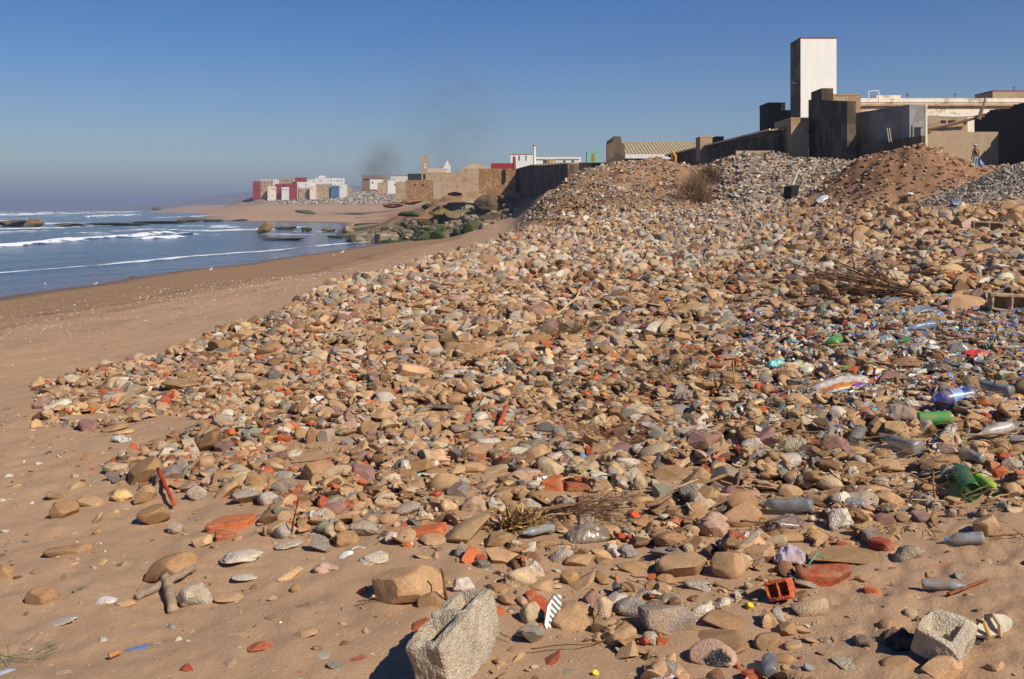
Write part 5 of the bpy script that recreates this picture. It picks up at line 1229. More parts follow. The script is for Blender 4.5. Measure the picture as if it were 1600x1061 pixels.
def near_field():
    g = np.random.default_rng(31); cand = []
    for (Y0, Y1, n, r0, r1, pw) in ((4.7, 9, 12500, .008, .13, 3.4), (9, 16, 22500, .015, .165, 3.0), (16, 31, 25000, .033, .23, 2.8)):
        X, Y, Z, px, py, r = sample_ring(Y0, Y1, n, r0, r1, g, pw)
        dn = inpoly(px + 12 * fbm(X * 1.5, Y * 1.5, 2), py + 10 * fbm(X * 1.5 + 9, Y * 1.5, 2))
        sparse = (~dn) & (py > 640) & (px < 1700)
        inl = (px > 1230) & (py > 800)
        keep = dn | (sparse & (g.random(len(X)) < np.where(inl, .24, np.where(px > 740, .5, .2))))
        r = np.where(dn, r, r * np.where(g.random(len(X)) < .8, .35, .7)); r = np.where(dn & (px > 1180) & (py > 470) & (py < 700), r * .8, r)
        cand.append(np.stack([X, Y, r, dn, px, py], 1)[keep])
    A = np.concatenate(cand); A[:, 2] *= np.clip(1 + .75 * fbm(A[:, 0] * .45, A[:, 1] * .45, 3), .6, 1.5); A = A[(A[:, 2] > .07) | (g.random(len(A)) < np.clip(.85 + 1.3 * fbm(A[:, 0] * .55 + 4, A[:, 1] * .55, 3), .3, 1))]; A = A[np.argsort(-A[:, 2] + g.normal(0, .035, len(A)))]
    ki = pick(len(A), g); A[:, 2] = np.where(np.isin(ki, [9, 10]), np.minimum(A[:, 2] * .8, .09), A[:, 2]); si = g.choice(6, len(A), p=[.19, .35, .08, .26, .0, .12])
    br_ = np.isin(ki, [9, 10, 12]); si[br_] = np.where(g.random(br_.sum()) < .65, 4, 1)
    out = []
    for q in range(len(A)):
        X, Y, r, dn, px, py = A[q]; sl = gsl(X, Y, r * .75, r * .75)
        if sl is None: continue
        if OCC[sl].mean() > (.10 if r > .04 else .35): continue
        s2 = gsl(X, Y + 2.4 * r, r * .6, r * 1.2)
        if r > .018 and s2 is not None and OCC[s2].mean() > .3: continue
        hh = HG[sl]; c = r * .45; base = float(hh.mean()) * .65 + float(hh.min()) * .35
        g0 = float(H0[sl].mean())
        if base - g0 > .16 and dn: base = g0 + .16 + .3 * (base - g0 - .16)
        zc = base + c * (g.uniform(.1, .6) if dn else g.uniform(-.5, .1))
        d2 = ((_XX[sl] - X) ** 2 + (_YY[sl] - Y) ** 2) / (r * .85) ** 2
        HG[sl] = np.maximum(hh, np.where(d2 < 1, zc + c * .9 * np.sqrt(np.maximum(0, 1 - d2)), -9))
        out.append((X, Y, zc, r, ki[q], si[q], px, py, dn))
    out = np.array(out); size = out[:, 3] / out[:, 1]
    vis = (out[:, 6] > 5) & (out[:, 6] < 1595) & (out[:, 7] < 1061)
    order = np.argsort(-np.where(vis, size, 0)); taken = np.zeros(len(out), bool); cnt = {}
    lim = {'cobble': 300, 'chunk': 260, 'rough': 150, 'slab': 150, 'brick': 160, 'shard': 60}
    for t in THINGS:
        if t[6] in lim: cnt[t[6]] = cnt.get(t[6], 0) + 1
    for q in order[:700]:
        s = STYN[int(out[q, 5])]
        if cnt.get(s, 0) >= lim[s]: continue
        cnt[s] = cnt.get(s, 0) + 1; taken[q] = True
    # the rest of the near field
    R_ = out[~taken]; pxr = R_[:, 3] / R_[:, 1] * F
    for lv, m in ((3, pxr > 6), (2, (pxr <= 6) & (pxr > 2.2)), (1, pxr <= 2.2)):
        q = R_[m]; batch(q[:, 0], q[:, 1], q[:, 2], q[:, 3], q[:, 4].astype(int), q[:, 5].astype(int), lv, g)
    for q in out[taken]:
        X, Y, zc, r, k_, s_, px, py, dn = q; st = STYN[int(s_)]; ky = KEYS[int(k_)]
        V, Fq = gen(1, 3 if r / Y * F < 14 else 4, st, g); fl = g.uniform(.32, .66) * (.45 if st == 'slab' else 1)
        V = V[0] * np.array([r, r * g.uniform(.6, .9), r * fl]); R = rotm(g.normal(0, .3), g.normal(0, .3), g.uniform(0, 6.28)); V = V @ R.T
        nm = NAMEOF[st]; o = put(nm, mesh_np(nm, V, Fq, vcol(V / r, ky, g), st in ('cobble', 'rough')), M['stone'], (X, Y, zc))
        o['category'] = {'brick': 'brick', 'rough': 'rubble', 'slab': 'stone slab'}.get(st, 'stone')
        o['group'] = {'brick': 'brick fragments in the beach rubble', 'rough': 'lumps of concrete and mortar in the rubble', 'slab': 'stone slabs in the beach rubble'}.get(st, 'stones of the beach rubble')
        THINGS.append([X, Y, r, o, None, ky, st, o['category']])
near_field()
def far_field():
    g = np.random.default_rng(77)
    for (Y0, Y1, n, r0, r1, pw) in ((31, 48, 21000, .045, .34, 3.4), (48, 75, 21000, .06, .42, 3.4), (75, 110, 5000, .10, .4, 2.5)):
        X, Y, Z, px, py, r = sample_ring(Y0, Y1, n, r0, r1, g, pw)
        dn = inpoly(px + 8 * fbm(X * .8, Y * .8, 2), py + 3 * fbm(X * .8 + 9, Y * .8, 2))
        cl = fbm(X * .35, Y * .35, 3); m = dn & (g.random(n) < np.where(px > 1230, .55, 1) * np.clip(.75 + 1.3 * cl, .15, 1)); X, Y, Z, r, px, py = X[m], Y[m], Z[m], r[m], px[m], py[m]
        ki = pick(len(X), g, 1.0); wm = (px < 1180) & (g.random(len(X)) < .28); ki[wm] = g.choice([3, 4, 6, 11], wm.sum()); bm = (px > 1230) & (g.random(len(X)) < .45); ki[bm] = g.choice([0, 1, 2], bm.sum()); big = (px > 1230) & (g.random(len(X)) < .05); r = np.where(big, r * 1.2 + .14, r); si = g.choice(6, len(X), p=[.05, .44, .05, .22, .0, .24]); br_ = np.isin(ki, [9, 10, 12]); si[br_] = 4
        r = np.where(np.isin(ki, [9, 10, 12]), np.minimum(r, .16), r)
        # the drift of bleached plastic higher up
        dr = (px > 1040) & (px < 1330) & (py > 325) & (py < 420) & (g.random(len(X)) < .45); ki[dr] = g.choice([8, 6, 5], dr.sum()); r[dr] *= .8
        batch(X, Y, Z + r * .15, r, ki, si, 2 if Y1 < 50 else 1, g, flatk=(.3, .8), tiltk=.6)
    # waste tipped down the mounds
    n = 64000; Y = g.uniform(66, 92, n); px0 = g.uniform(810, 1720, n); X = (px0 - 800) / F * Y; Z = H(X, Y)
    px, py = scr(X, Y, Z); earth = np.exp(-((X - 25.5) / 5.0) ** 2 - ((Y - 62) / 5.5) ** 2)
    m = (Z > 1.7) & (g.random(n) < np.where(earth > .18, .12, 1)) & (fbm(X * .45, Y * .1, 3) > -.32 - .3 * (px > 1130)); X, Y, Z, px, py = X[m], Y[m], Z[m], px[m], py[m]
    r = .035 + .24 * g.random(len(X)) ** 3.2; r = np.where((px > 1110) & (px < 1390), r * 1.35, r); wh = (px > 1100) & (px < 1400)
    ki = np.where(g.random(len(X)) < np.where(wh, .82, .3 + .35 * (fbm(X * .9 + Y * .5, Y * .15, 3) > .05)), g.choice([4, 6, 5, 3, 8], len(X)), g.choice([0, 1, 3, 2, 5, 11, 9], len(X), p=[.3, .3, .16, .12, .08, .03, .01]))
    batch(X, Y, Z + r * .2, r, ki, g.choice([1, 3, 5], len(X)), 1, g, flatk=(.15, .5), asp=(.2, .7), tiltk=.5)
    # earth mound clods, and the grey pile
    n = 7000; a = g.uniform(0, 6.28, n); q = np.sqrt(g.random(n)) * 2.0; X = 25.2 + 4.2 * q * np.cos(a); Y = 63.5 + 4.6 * q * np.sin(a); r = .025 + .2 * g.random(n) ** 4.5
    batch(X, Y, H(X, Y) + r * .2, r, g.choice([0, 1, 1, 2, 2, 3, 6], n), g.choice([1, 5], n), 1, g)
    n = 9500; a = g.uniform(0, 6.28, n); q = np.sqrt(g.random(n)) * 1.5; X = 25.9 + 4.2 * q * np.cos(a); Y = 50.5 + 2.6 * q * np.sin(a); r = .03 + .10 * g.random(n) ** 2.2
    batch(X, Y, H(X, Y) + r * .2, r, g.choice([5, 6, 7, 4, 8, 2], n, p=[.25, .25, .2, .15, .1, .05]), g.choice([1, 3, 5], n), 1, g, tiltk=.7)
    # shells and chips over the open sand
    n = 9000; Y = np.sqrt(g.uniform(5 ** 2, 62 ** 2, n)); X = g.uniform(-.56, .2, n) * Y; Z = H(X, Y); px, py = scr(X, Y, Z)
    m = (~inpoly(px, py)) & (Z > -2.6); band = np.exp(-((Z + 1.35) / .45) ** 2); m &= g.random(n) < .12 + .88 * band; X, Y, Z = X[m], Y[m], Z[m]; r = (.006 + .014 * g.random(len(X)) ** 2) * (1 + Y / 26)
    batch(X, Y, Z + r * .2, r, g.choice([4, 4, 3, 14, 2, 7], len(X), p=[.4, .2, .14, .06, .12, .08]), g.choice([1, 5], len(X)), 1, g)
    n = 1500; Y = np.sqrt(g.uniform(4.8 ** 2, 14 ** 2, n)); X = g.uniform(-.56, .62, n) * Y; Z = H(X, Y); px, py = scr(X, Y, Z); m = ~inpoly(px, py); X, Y, Z = X[m], Y[m], Z[m]; r = .004 + .012 * g.random(len(X)) ** 3
    batch(X, Y, Z + r * .1, r, g.choice([4, 1, 2, 3, 9], len(X), p=[.3, .25, .25, .15, .05]), g.choice([1, 5], len(X)), 1, g)
far_field()
o = put('rubble', mesh_np('rubble', np.concatenate(STUFF['V']), np.concatenate(STUFF['F']), np.concatenate(STUFF['C']), np.concatenate(STUFF['S'])), M['stone'])
tag(o, 'small stones, brick crumbs, shells and tipped waste covering the beach', kind='stuff')
# loose litter crumbs too many to count
def litter():
    g = np.random.default_rng(5); STUFF.update(V=[], F=[], C=[], S=[], n=0)
    cols = ['#2f6fc0', '#7fa9d8', '#3a9a5a', '#c8392f', '#d8d8d4', '#7a55a8', '#e08a2a', '#3fb0c0', '#a8adb0', '#c9b98a', '#5a5f66', '#b06a8a']
    n = 9500; w = g.random(n); px = np.where(w < .75, g.uniform(1150, 1640, n), g.uniform(760, 1640, n)); py = np.where(w < .75, 490 + np.abs(g.normal(0, 85, n)), 335 + 425 * g.random(n) ** 1.6)
    P_ = []
    tab = {}
    for i in range(n):
        k = (int(px[i] // 8), int(py[i] // 4))
        if k not in tab: tab[k] = hit(k[0] * 8 + 4, k[1] * 4 + 2)
        x, y, z = tab[k]; P_.append((x + g.uniform(-4, 4) * y / F, y * (1 + g.uniform(-.5, .5) * 2 * y / (F * 2.2)), 0))
    P_ = np.array(P_); X, Y = P_[:, 0], P_[:, 1]; Z = H(X, Y); i = ((X - GX0) / GC).astype(int); j = ((Y - GY0) / GC).astype(int); ok = (i >= 0) & (i < HG.shape[0]) & (j >= 0) & (j < HG.shape[1])
    Z = np.where(ok, HG[np.clip(i, 0, HG.shape[0] - 1), np.clip(j, 0, HG.shape[1] - 1)], Z + .04)
    ok2 = ~OCC[np.clip(i, 0, HG.shape[0] - 1), np.clip(j, 0, HG.shape[1] - 1)] | ~ok
    X, Y, Z = X[ok2], Y[ok2], Z[ok2]; n = len(X); r = (.008 + .038 * g.random(n) ** 3) * (1 + Y / 30)
    V, Fq = gen(n, 1, 'shard', g); V = V * np.stack([r, r * g.uniform(.3, .8, n), r * .12], 1)[:, None]; V = np.einsum('nvi,nji->nvj', V, rotm(g.normal(0, .7, n), g.normal(0, .7, n), g.uniform(0, 6.28, n))) + np.stack([X, Y, Z + r * .15], 1)[:, None]
    c = np.array([lin(h) for h in cols])[g.choice(12, n, p=[.06, .12, .05, .04, .16, .03, .03, .03, .26, .12, .08, .02])]
    C = np.broadcast_to(np.concatenate([c, np.zeros((n, 1))], 1)[:, None], V.shape[:2] + (4,)); add_stuff(V, Fq, C)
    tag(put('litter', mesh_np('litter', np.concatenate(STUFF['V']), np.concatenate(STUFF['F']), np.concatenate(STUFF['C']), False), M['plastic']), 'tiny coloured plastic crumbs strewn through the rubble', kind='stuff')
    mb = MB(); g = random.Random(3)      # straw and splinters
    for k in range(2600):
        px, py = g.uniform(850, 1620), 500 + abs(g.gauss(0, 130)); 
        if py > 850: continue
        kk = (int(px // 8), int(py // 4))
        if kk not in tab: tab[kk] = hit(kk[0] * 8 + 4, kk[1] * 4 + 2)
        x, y, z = tab[kk]; x += g.uniform(-.05, .05); y += g.uniform(-.08, .08); i = int((x - GX0) / GC); j = int((y - GY0) / GC)
        if 0 <= i < HG.shape[0] and 0 <= j < HG.shape[1]: z = float(HG[i, j])
        a = g.uniform(0, 6.28); l = g.uniform(.04, .16); d = Vector((math.cos(a), math.sin(a), g.uniform(-.25, .35))) * l; p = Vector((x, y, z + .015))
        mb.tube([p - d * .5, p + Vector((0, 0, .01)), p + d * .5], g.uniform(.0015, .004), 3, (*lin(g.choice(['#a98c62', '#7a5c3c', '#c2a878', '#5c432c'])), 0))
    tag(mb.build('straw', M['wood']), 'straw and splinters caught among the litter', kind='stuff')
litter()
# ------------------------------------------------------------------ shore boulders and cliff blocks
def wpt(px, py, Y): return (px - 800) / F * Y, Y, CAMZ - (py - HY) / F * Y
def boulder(X, Y, Z, a, b, c, col, g, name='boulder', label=None, cat='boulder', group='boulders piled at the water line', style='chunk', moss=0.0, tint='#3c4a24', rz=None):
    V, Fq = gen(1, 4 if a > 1.4 else 3, style, g); V = V[0] * np.array([a, b, c]); tk = min(1, c / a) ** 2; V = V @ rotm(g.normal(0, .15) * tk, g.normal(0, .2) * tk, g.uniform(0, 6) if rz is None else rz).T
    if name in ('cliff_rock', 'sea_rock'):
        q = V / max(a, .1); V = V * (1 + .16 * fbm(q[:, 0] * 2 + X, q[:, 1] * 2, 3, q[:, 2] * 2)[:, None] - .10 * np.abs(fbm(q[:, 0] * 1.5, q[:, 2] * (7 if a > 1 else 4) + X, 3))[:, None])
    cc = np.array(lin(col)) * (1 + g.normal() * .1); n = fbm(V[:, 0] * 1.2 + X, V[:, 1] * 1.2, 3, V[:, 2] * 1.2)
    C = cc * (1 + .3 * n)[:, None]
    if moss: f = (smooth(-.3, .2, n + moss - .5 - V[:, 2] / c * .3))[:, None]; C = C * (1 - f) + np.array(lin(tint)) * f
    C = np.concatenate([np.clip(C, .01, .8), np.zeros((len(V), 1))], 1)
    o = put(name, mesh_np(name, V, Fq, C, False), M['far_rock'], (X, Y, Z)); tag(o, label, cat, group); THINGS.append([X, Y, a, o, label, None, 'boulder', cat]); return o
g = np.random.default_rng(12)
for i in range(190):
    px = g.uniform(548, 845); Y = g.uniform(163, 186) + (px < 640) * 6; X = (px - 800) / F * Y; Z = float(Hs(X, Y))
    if Z > 2.4 and g.random() < .8: continue
    a = g.uniform(.5, 1.35) * (1.15 if px < 760 else .7); Z = max(Z, SEA)
    py = HY - F * (Z - CAMZ) / Y
    mossy = (.75 if (py > 362 and px > 640) else .1) * (g.random() < .8)
    boulder(X, Y, Z + .25 * a, a, a * g.uniform(.6, 1), a * g.uniform(.5, .85), ['#8b7b62', '#7f7058', '#97876e', '#6f614c'][g.integers(4)], g, moss=mossy, style=['chunk', 'brick', 'shard'][g.integers(3)])
    THINGS[-1][5] = ('green-coated' if mossy > .5 else 'bare') + (' flat' if g.random() < .3 else ' blocky' if g.random() < .5 else ' angular')
RK = 'blocks of the low shore cliff'
for i in range(95):
    px = g.uniform(598, 862); Y = g.uniform(171, 192); X = (px - 800) / F * Y; Z = float(H(X, Y))
    if Z < -.8: continue
    a = g.uniform(.4, 1.5); boulder(X, Y, Z + .12 * a, a, a * g.uniform(.5, .9), a * g.uniform(.35, .6), ['#6b5640', '#5a4a38', '#8a6c48', '#4d4638', '#7d6848'][g.integers(5)], g, 'cliff_rock', None, 'cliff rock', RK, ['shard', 'chunk', 'slab'][g.integers(3)], moss=.5 if Z < 1.2 and g.random() < .4 else 0)
    THINGS[-1][5] = ('low ' if Z < 1.5 else 'high ' if Z > 3.8 else '') + ['craggy', 'broken', 'dark', 'layered'][g.integers(4)]
for (px, py, Y, w, h, col, lb, st) in (
        (757, 322, 176, 46, 36, '#5c4c38', 'dark leaning cliff block below the rough stone building', 'chunk'), (720, 334, 180, 50, 18, '#8f7a55', 'long sandy cliff block seaward of the dark leaning block', 'slab'),
        (735, 317, 186, 34, 6, '#a59c8c', 'thin pale concrete slab on the cliff edge', 'slab'), (668, 321, 184, 20, 13, '#5e4c36', 'dark knob of rock at the top of the green slope', 'chunk'),
        (690, 333, 182, 40, 16, '#86703f', 'ochre rock step above the boulders', 'chunk'), (662, 347, 176, 30, 12, '#6a5538', 'low brown ledge above the boulders', 'slab'),
        (800, 330, 174, 40, 22, '#7a5f40', 'brown rock shoulder inland of the dark leaning block', 'chunk'), (790, 310, 180, 30, 12, '#6e5136', 'dark rock hollow under the stone building corner', 'chunk'),
        (616, 321, 200, 36, 9, '#8d6946', 'flat reddish rock tongue over the far sand', 'slab'), (640, 316, 205, 40, 9, '#9a7448', 'reddish rock tongue root near the ruined walls', 'slab'),
        (830, 318, 170, 44, 20, '#9a7248', 'tan earth bank below the dark long building', 'chunk'), (773, 340, 170, 50, 13, '#66533a', 'wide dark rock foot under the cliff', 'slab'), (714, 303, 195, 30, 7, '#96703f', 'ochre rock rim in front of the stone building', 'slab'), (640, 335, 182, 34, 10, '#47512a', 'green weed-covered rock slope end', 'slab')):
    X, Y_, Z = wpt(px, py, Y); s = Y / F
    boulder(X, Y, Z, w * s / 2, w * s / 2.6, h * s / 2, col, g, 'cliff_rock', lb, 'cliff rock', RK, st, rz=float(g.uniform(-.3, .3)), moss=.45 if 'green' in lb or 'ledge' in lb else 0)
RF = 'rocks standing in the shallow sea'
for (px, py, w, h, col, lb, st) in ((416, 357, 34, 19, '#8a6f48', 'tall brown sea rock like a hat in the shallows', 'chunk'), (446, 356, 36, 5, '#766547', 'low flat sea rock inland of the hat-shaped one', 'slab'), (480, 358, 20, 6, '#5e5640', 'small dark sea rock between the flat ones', 'chunk'),
        (513, 359, 24, 6, '#6c604a', 'grey low sea rock near the boulder spit', 'chunk'), (20, 349, 60, 9, '#6f5b3c', 'long brown reef rock at the seaward edge', 'chunk'), (54, 348, 34, 12, '#7d6540', 'domed brown reef rock at the seaward edge', 'chunk'),
        (-40, 349, 70, 10, '#6a583c', None, 'chunk'), (170, 350, 120, 4, '#4e4a3c', 'very low dark reef streak behind the breakers', 'slab'), (110, 351, 50, 4.5, '#5e5440', 'low dark reef rock beside the domed one', 'slab'), (245, 347, 90, 4, '#56503e', 'thin dark reef streak in front of the sand spit', 'slab'),
        (300, 343.5, 60, 6, '#6b5a40', 'brown reef rock touching the sand spit', 'chunk'), (330, 344, 40, 4.5, '#51503c', 'dark weedy reef rock by the sand spit', 'chunk'), (378, 344, 30, 4, '#5a4c38', 'dark reef rock stuck in the wet sand', 'chunk'),
        (590, 352, 70, 7, '#4a4c36', 'dark weedy rock shelf at the back of the spit', 'slab'), (640, 357, 80, 8, '#434a30', 'broad green-brown rock shelf along the spit', 'slab'), (530, 370, 44, 4, '#45463a', 'dark reef patch seaward of the spit', 'slab'), (452, 373, 80, 4, '#48473a', 'long dark weed-covered reef in the shallows', 'slab'), (560, 373, 22, 6, '#474c33', 'green-black rock in front of the boulder spit', 'chunk'), (612, 378, 40, 6, '#3f4a2c', 'flat green weed bank in the wash', 'slab'), (545, 361, 24, 13, '#85775c', 'outermost pale boulder of the spit', 'chunk'), (476, 331, 36, 7, '#5f5540', 'dark rocks on the far sandbar', 'chunk'), (244, 326, 18, 6, '#6b5a48', 'dark rock at the tip of the far sandbar', 'chunk')):
    yb = py + h / 2; Y = (CAMZ - SEA) * F / max(yb - HY, 5) if py < 400 else 100
    if 'far sandbar' in (lb or '') and px > 400: Y = 600
    if 'tip of' in (lb or ''): Y = 1600
    X, _, Z = wpt(px, py, Y); s = Y / F
    boulder(X, Y, Z, w * s / 2, w * s / 3, h * s / 2 * 1.15, col, g, 'sea_rock', lb or 'cut-off brown reef rock beyond the seaward edge', 'sea rock', RF, st, rz=float(g.uniform(-.15, .15)), moss=.3 if 'dark' in (lb or '') or 'green' in (lb or '') else 0)
# slabs sticking from the tipped slope
for (px, py, Y, w, h, d, col, lb) in ((883, 318, 79, 15, 30, .35, '#4d3d2e', 'dark upright slab at the seaward end of the tipped slope'), (903, 331, 76, 22, 14, .4, '#54412f', 'second dark slab lying below the upright one'), (1237, 300, 70, 16, 22, .5, '#2e302c', 'black bin lying on the waste mound'), ):
    X, _, Z = wpt(px, py, Y); s = Y / F; mb = MB(); a, c = w * s / 2, h * s / 2
    mb.prism([(-a, -d), (a, -d * .6), (a * .8, d), (-a * .9, d)], -c, [c * .8, c, c * .9, c * .7], (*lin(col), 0))
    tag(mb.build('concrete_slab' if px < 1000 else 'bin', M['far_rock'], None, (X, Y, Z), rot=(.1, .25 if px < 1000 else .05, .3)), lb, 'slab' if px < 1000 else 'bin')
    if px > 1000:
        mb = MB(); mb.tube([(0, 0, 0), (.5, .1, 1.1)], [.09, .05], 5, (*lin('#d5cdbd'), 0)); tag(mb.build('plank', M['wood'], None, (X + .05, Y, Z + c)), 'white plank leaning up from the black bin', 'plank')
# dead bush on the mound
X_, Y_, Z_ = wpt(1085, 320, 74); Z_ = float(H(X_, Y_))
def bush(name, X, Y, Z, a, b, c, n, col, label, seed):
    g = random.Random(seed); root = empty(name, (X, Y, Z - .1), label=label, cat='bush', group='dead bushes on the mounds')
    mb = MB()
    for i in range(n):
        th = g.uniform(0, 6.28); ph = g.uniform(.05, 1.45); L_ = g.uniform(.45, 1.0); d = Vector((math.cos(th) * math.cos(ph) * a, math.sin(th) * math.cos(ph) * b, math.sin(ph) * c)) * L_
        p0 = d * g.uniform(.05, .55); pts = [p0]
        for k in range(4): pts.append(pts[-1] + (d - p0) / 4 + Vector((g.uniform(-1, 1), g.uniform(-1, 1), g.uniform(-1, 1))) * .10 * a)
        f = g.uniform(.65, 1.3); mb.tube(pts, [.016, .014, .011, .008, .005], 3, (*[x * f for x in lin(col)], 0))
    mb.build('twigs', M['leafy'], root)
    mb = MB()
    for i in range(24):
        th = g.uniform(0, 6.28); ph = g.uniform(.3, 1.3); d = Vector((math.cos(th) * math.cos(ph) * a, math.sin(th) * math.cos(ph) * b, math.sin(ph) * c)) * .8
        mb.tube([(0, 0, 0), d * .3 + Vector((g.uniform(-.1, .1), 0, 0)), d * .7, d], [.05, .04, .025, .012], 5, (*lin('#5c4630'), 0))
    mb.build('branches', M['wood'], root); THINGS.append([X, Y, a, root, label, None, None, 'bush'])
bush('dry_bush', X_, Y_, Z_, 1.85, 1.3, 2.5, 2000, '#94765a', 'large round dead brown bush on the tipped slope', 4)
bush('dry_bush', X_ + 1.6, Y_ + 3.2, float(H(X_ + 1.6, Y_ + 3.2)), 1.6, 1.2, 1.5, 1200, '#86684a', 'lower dead bush behind the large round one', 5)
X2, Y2, Z2 = hit(1172, 392); bush('dry_bush', X2, Y2, Z2, .9, .6, .38, 500, '#8f7452', 'small dry tuft among the upper rubble', 7)
X2, Y2, Z2 = hit(1412, 318); bush('dry_bush', X2, Y2, Z2 + .1, .45, .35, .5, 300, '#7d5a34', 'tiny brown tuft at the foot of the earth mound', 8)

# ------------------------------------------------------------------ buildings
CREAM = wall_mat('cream_render', '#ebdcc5', '#b5a28a', .35, .5, .25); TOWERW = wall_mat('tower_white', '#ece6da', None, 0, 1, .12)
GREYW = wall_mat('grey_render', '#9c9790', '#857f78', .5, .4, .3); DARKW = wall_mat('dark_render', '#75634f', '#51443a', .6, .5, .8); BEIGE = wall_mat('beige_render', '#b39a7c', '#a08a70', .3, .5, .3)
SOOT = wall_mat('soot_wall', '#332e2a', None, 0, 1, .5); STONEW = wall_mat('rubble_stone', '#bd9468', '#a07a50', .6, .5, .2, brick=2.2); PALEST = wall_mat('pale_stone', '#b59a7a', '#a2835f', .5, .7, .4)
WHT = wall_mat('white_render', '#dcd8cf', None, 0, 1, .2); REDW = wall_mat('red_paint', '#8c312b', None, 0, 1, .2); BLUW = wall_mat('blue_paint', '#4a6a88', None, 0, 1, .2); TURQ = wall_mat('turquoise_paint', '#7fb0a0', None, 0, 1, .2)
GLASS = flat_mat('dark_opening', '#1e1c1b', .4); REDR = flat_mat('red_trim', '#8c3f30', .7); OCHRE = flat_mat('ochre_wood', '#9c6a2a', .7); METALW = flat_mat('white_metal', '#dddddd', .4)
TILE_ROOF = None
def roof_mat():
    m, nt, B, N, L = newmat('corrugated_roof'); tc = pos_node(N, 'obj')
    w = N.new('ShaderNodeTexWave'); w.wave_type = 'BANDS'; w.bands_direction = 'X'; w.inputs['Scale'].default_value = .62; w.inputs['Distortion'].default_value = .3; L.new(tc, w.inputs[0])
    n = noise(N, L, tc, 1.5, 4, .6); c = mixc(N, L, w.outputs['Fac'], lin('#7d6c50'), lin('#b7a37c')); c = brite(N, L, c, n, .8, 1.15)
    L.new(c, B.inputs['Base Color']); B.inputs['Roughness'].default_value = .85; bump(N, L, w.outputs['Fac'], .6, .12, B); return m
CORR = roof_mat()
def openings(mb_list, parent):
    pass
def wallrun(name, label, cat, p0, p1, th, zb, zt0, zt1, mat, wins=(), extra=None, group=None):
    """a wall running from p0=(x,y) to p1; wins: (u0,u1,z0,z1) as fractions along and metres above zb"""
    A = Vector((p0[0], p0[1])); B_ = Vector((p1[0], p1[1])); d = (B_ - A); Ln = d.length; d.normalize(); nrm = Vector((d.y, -d.x))
    if nrm.dot(-A) < 0: nrm = -nrm
    root = empty(name, (p0[0], p0[1], zb), label=label, cat=cat, group=group)
    q = [(0, 0), (d.x * Ln, d.y * Ln), (d.x * Ln - nrm.x * th, d.y * Ln - nrm.y * th), (-nrm.x * th, -nrm.y * th)]
    zz = [zt0 - zb, zt1 - zb, zt1 - zb, zt0 - zb]
    if (q[1][0] * q[2][1] - q[1][1] * q[2][0]) < 0: q = q[::-1]; zz = zz[::-1]
    mb = MB(); mb.prism(q, -1.5, zz); mb.build('wall', mat, root)
    for (u0, u1, z0, z1) in wins:
        m2 = MB(); a = d * (u0 * Ln) + nrm * .004; b = d * (u1 * Ln) + nrm * .004; c = b - nrm * .05; e = a - nrm * .05
        pl = [(a.x, a.y), (b.x, b.y), (c.x, c.y), (e.x, e.y)]
        if (b - a).cross(c - b) < 0: pl = pl[::-1]
        m2.prism(pl, z0, z1); m2.build('window', GLASS, root)
    THINGS.append([(A.x + B_.x) / 2, (A.y + B_.y) / 2, Ln / 2, root, label, None, None, cat]); return root
def house(px0, px1, pt, pb, Y, depth, mat, name, label, cat='house', wins=(), parapet=True, group=None, roof=None, ridge=0, base=1.5, yaw=0):
    X0, _, zt = wpt(px0, pt, Y); X1, _, zb = wpt(px1, pb, Y); w = X1 - X0; h = zt - zb; root = empty(name, ((X0 + X1) / 2, Y, zb), yaw, label=label, cat=cat, group=group)
    mb = MB(); mb.box(-w / 2, w / 2, 0, depth, -base, h)
    mb.build('wall', mat, root)
    if parapet:
        mb = MB(); e = .06 * min(w, h); e = max(.12, min(e, .3)); mb.box(-w / 2 - .03, w / 2 + .03, -.03, e, h, h + e * 1.2); mb.box(-w / 2 - .03, -w / 2 + e, e, depth, h, h + e * 1.2); mb.box(w / 2 - e, w / 2 + .03, e, depth, h, h + e * 1.2)
        mb.build('parapet', mat if roof is None else roof, root)
    if ridge:
        mb = MB(); mb.add([(-w / 2 - .2, -.2, h), (w / 2 + .2, -.2, h), (w / 2 + .2, depth + .2, h), (-w / 2 - .2, depth + .2, h), (-w / 2 - .2, depth / 2, h + ridge), (w / 2 + .2, depth / 2, h + ridge)],
                          [(0, 1, 5, 4), (2, 3, 4, 5), (0, 4, 3), (1, 2, 5), (3, 2, 1, 0)]); mb.build('roof', roof or CORR, root)
    for (a, b, c, d, *k) in wins:   # px, py rectangles
        m2 = MB(); x0 = (a - (px0 + px1) / 2) / F * Y; x1 = (b - (px0 + px1) / 2) / F * Y; z1 = (pb - c) / F * Y; z0 = (pb - d) / F * Y
        m2.box(x0, x1, -.05, .05, z0, z1); nm = 'door' if (k and k[0] == 'door') else 'window'; m2.build(nm, k[1] if len(k) > 1 else GLASS, root)
    THINGS.append([(X0 + X1) / 2, Y, w / 2, root, label, None, None, cat]); return root
PB = 245
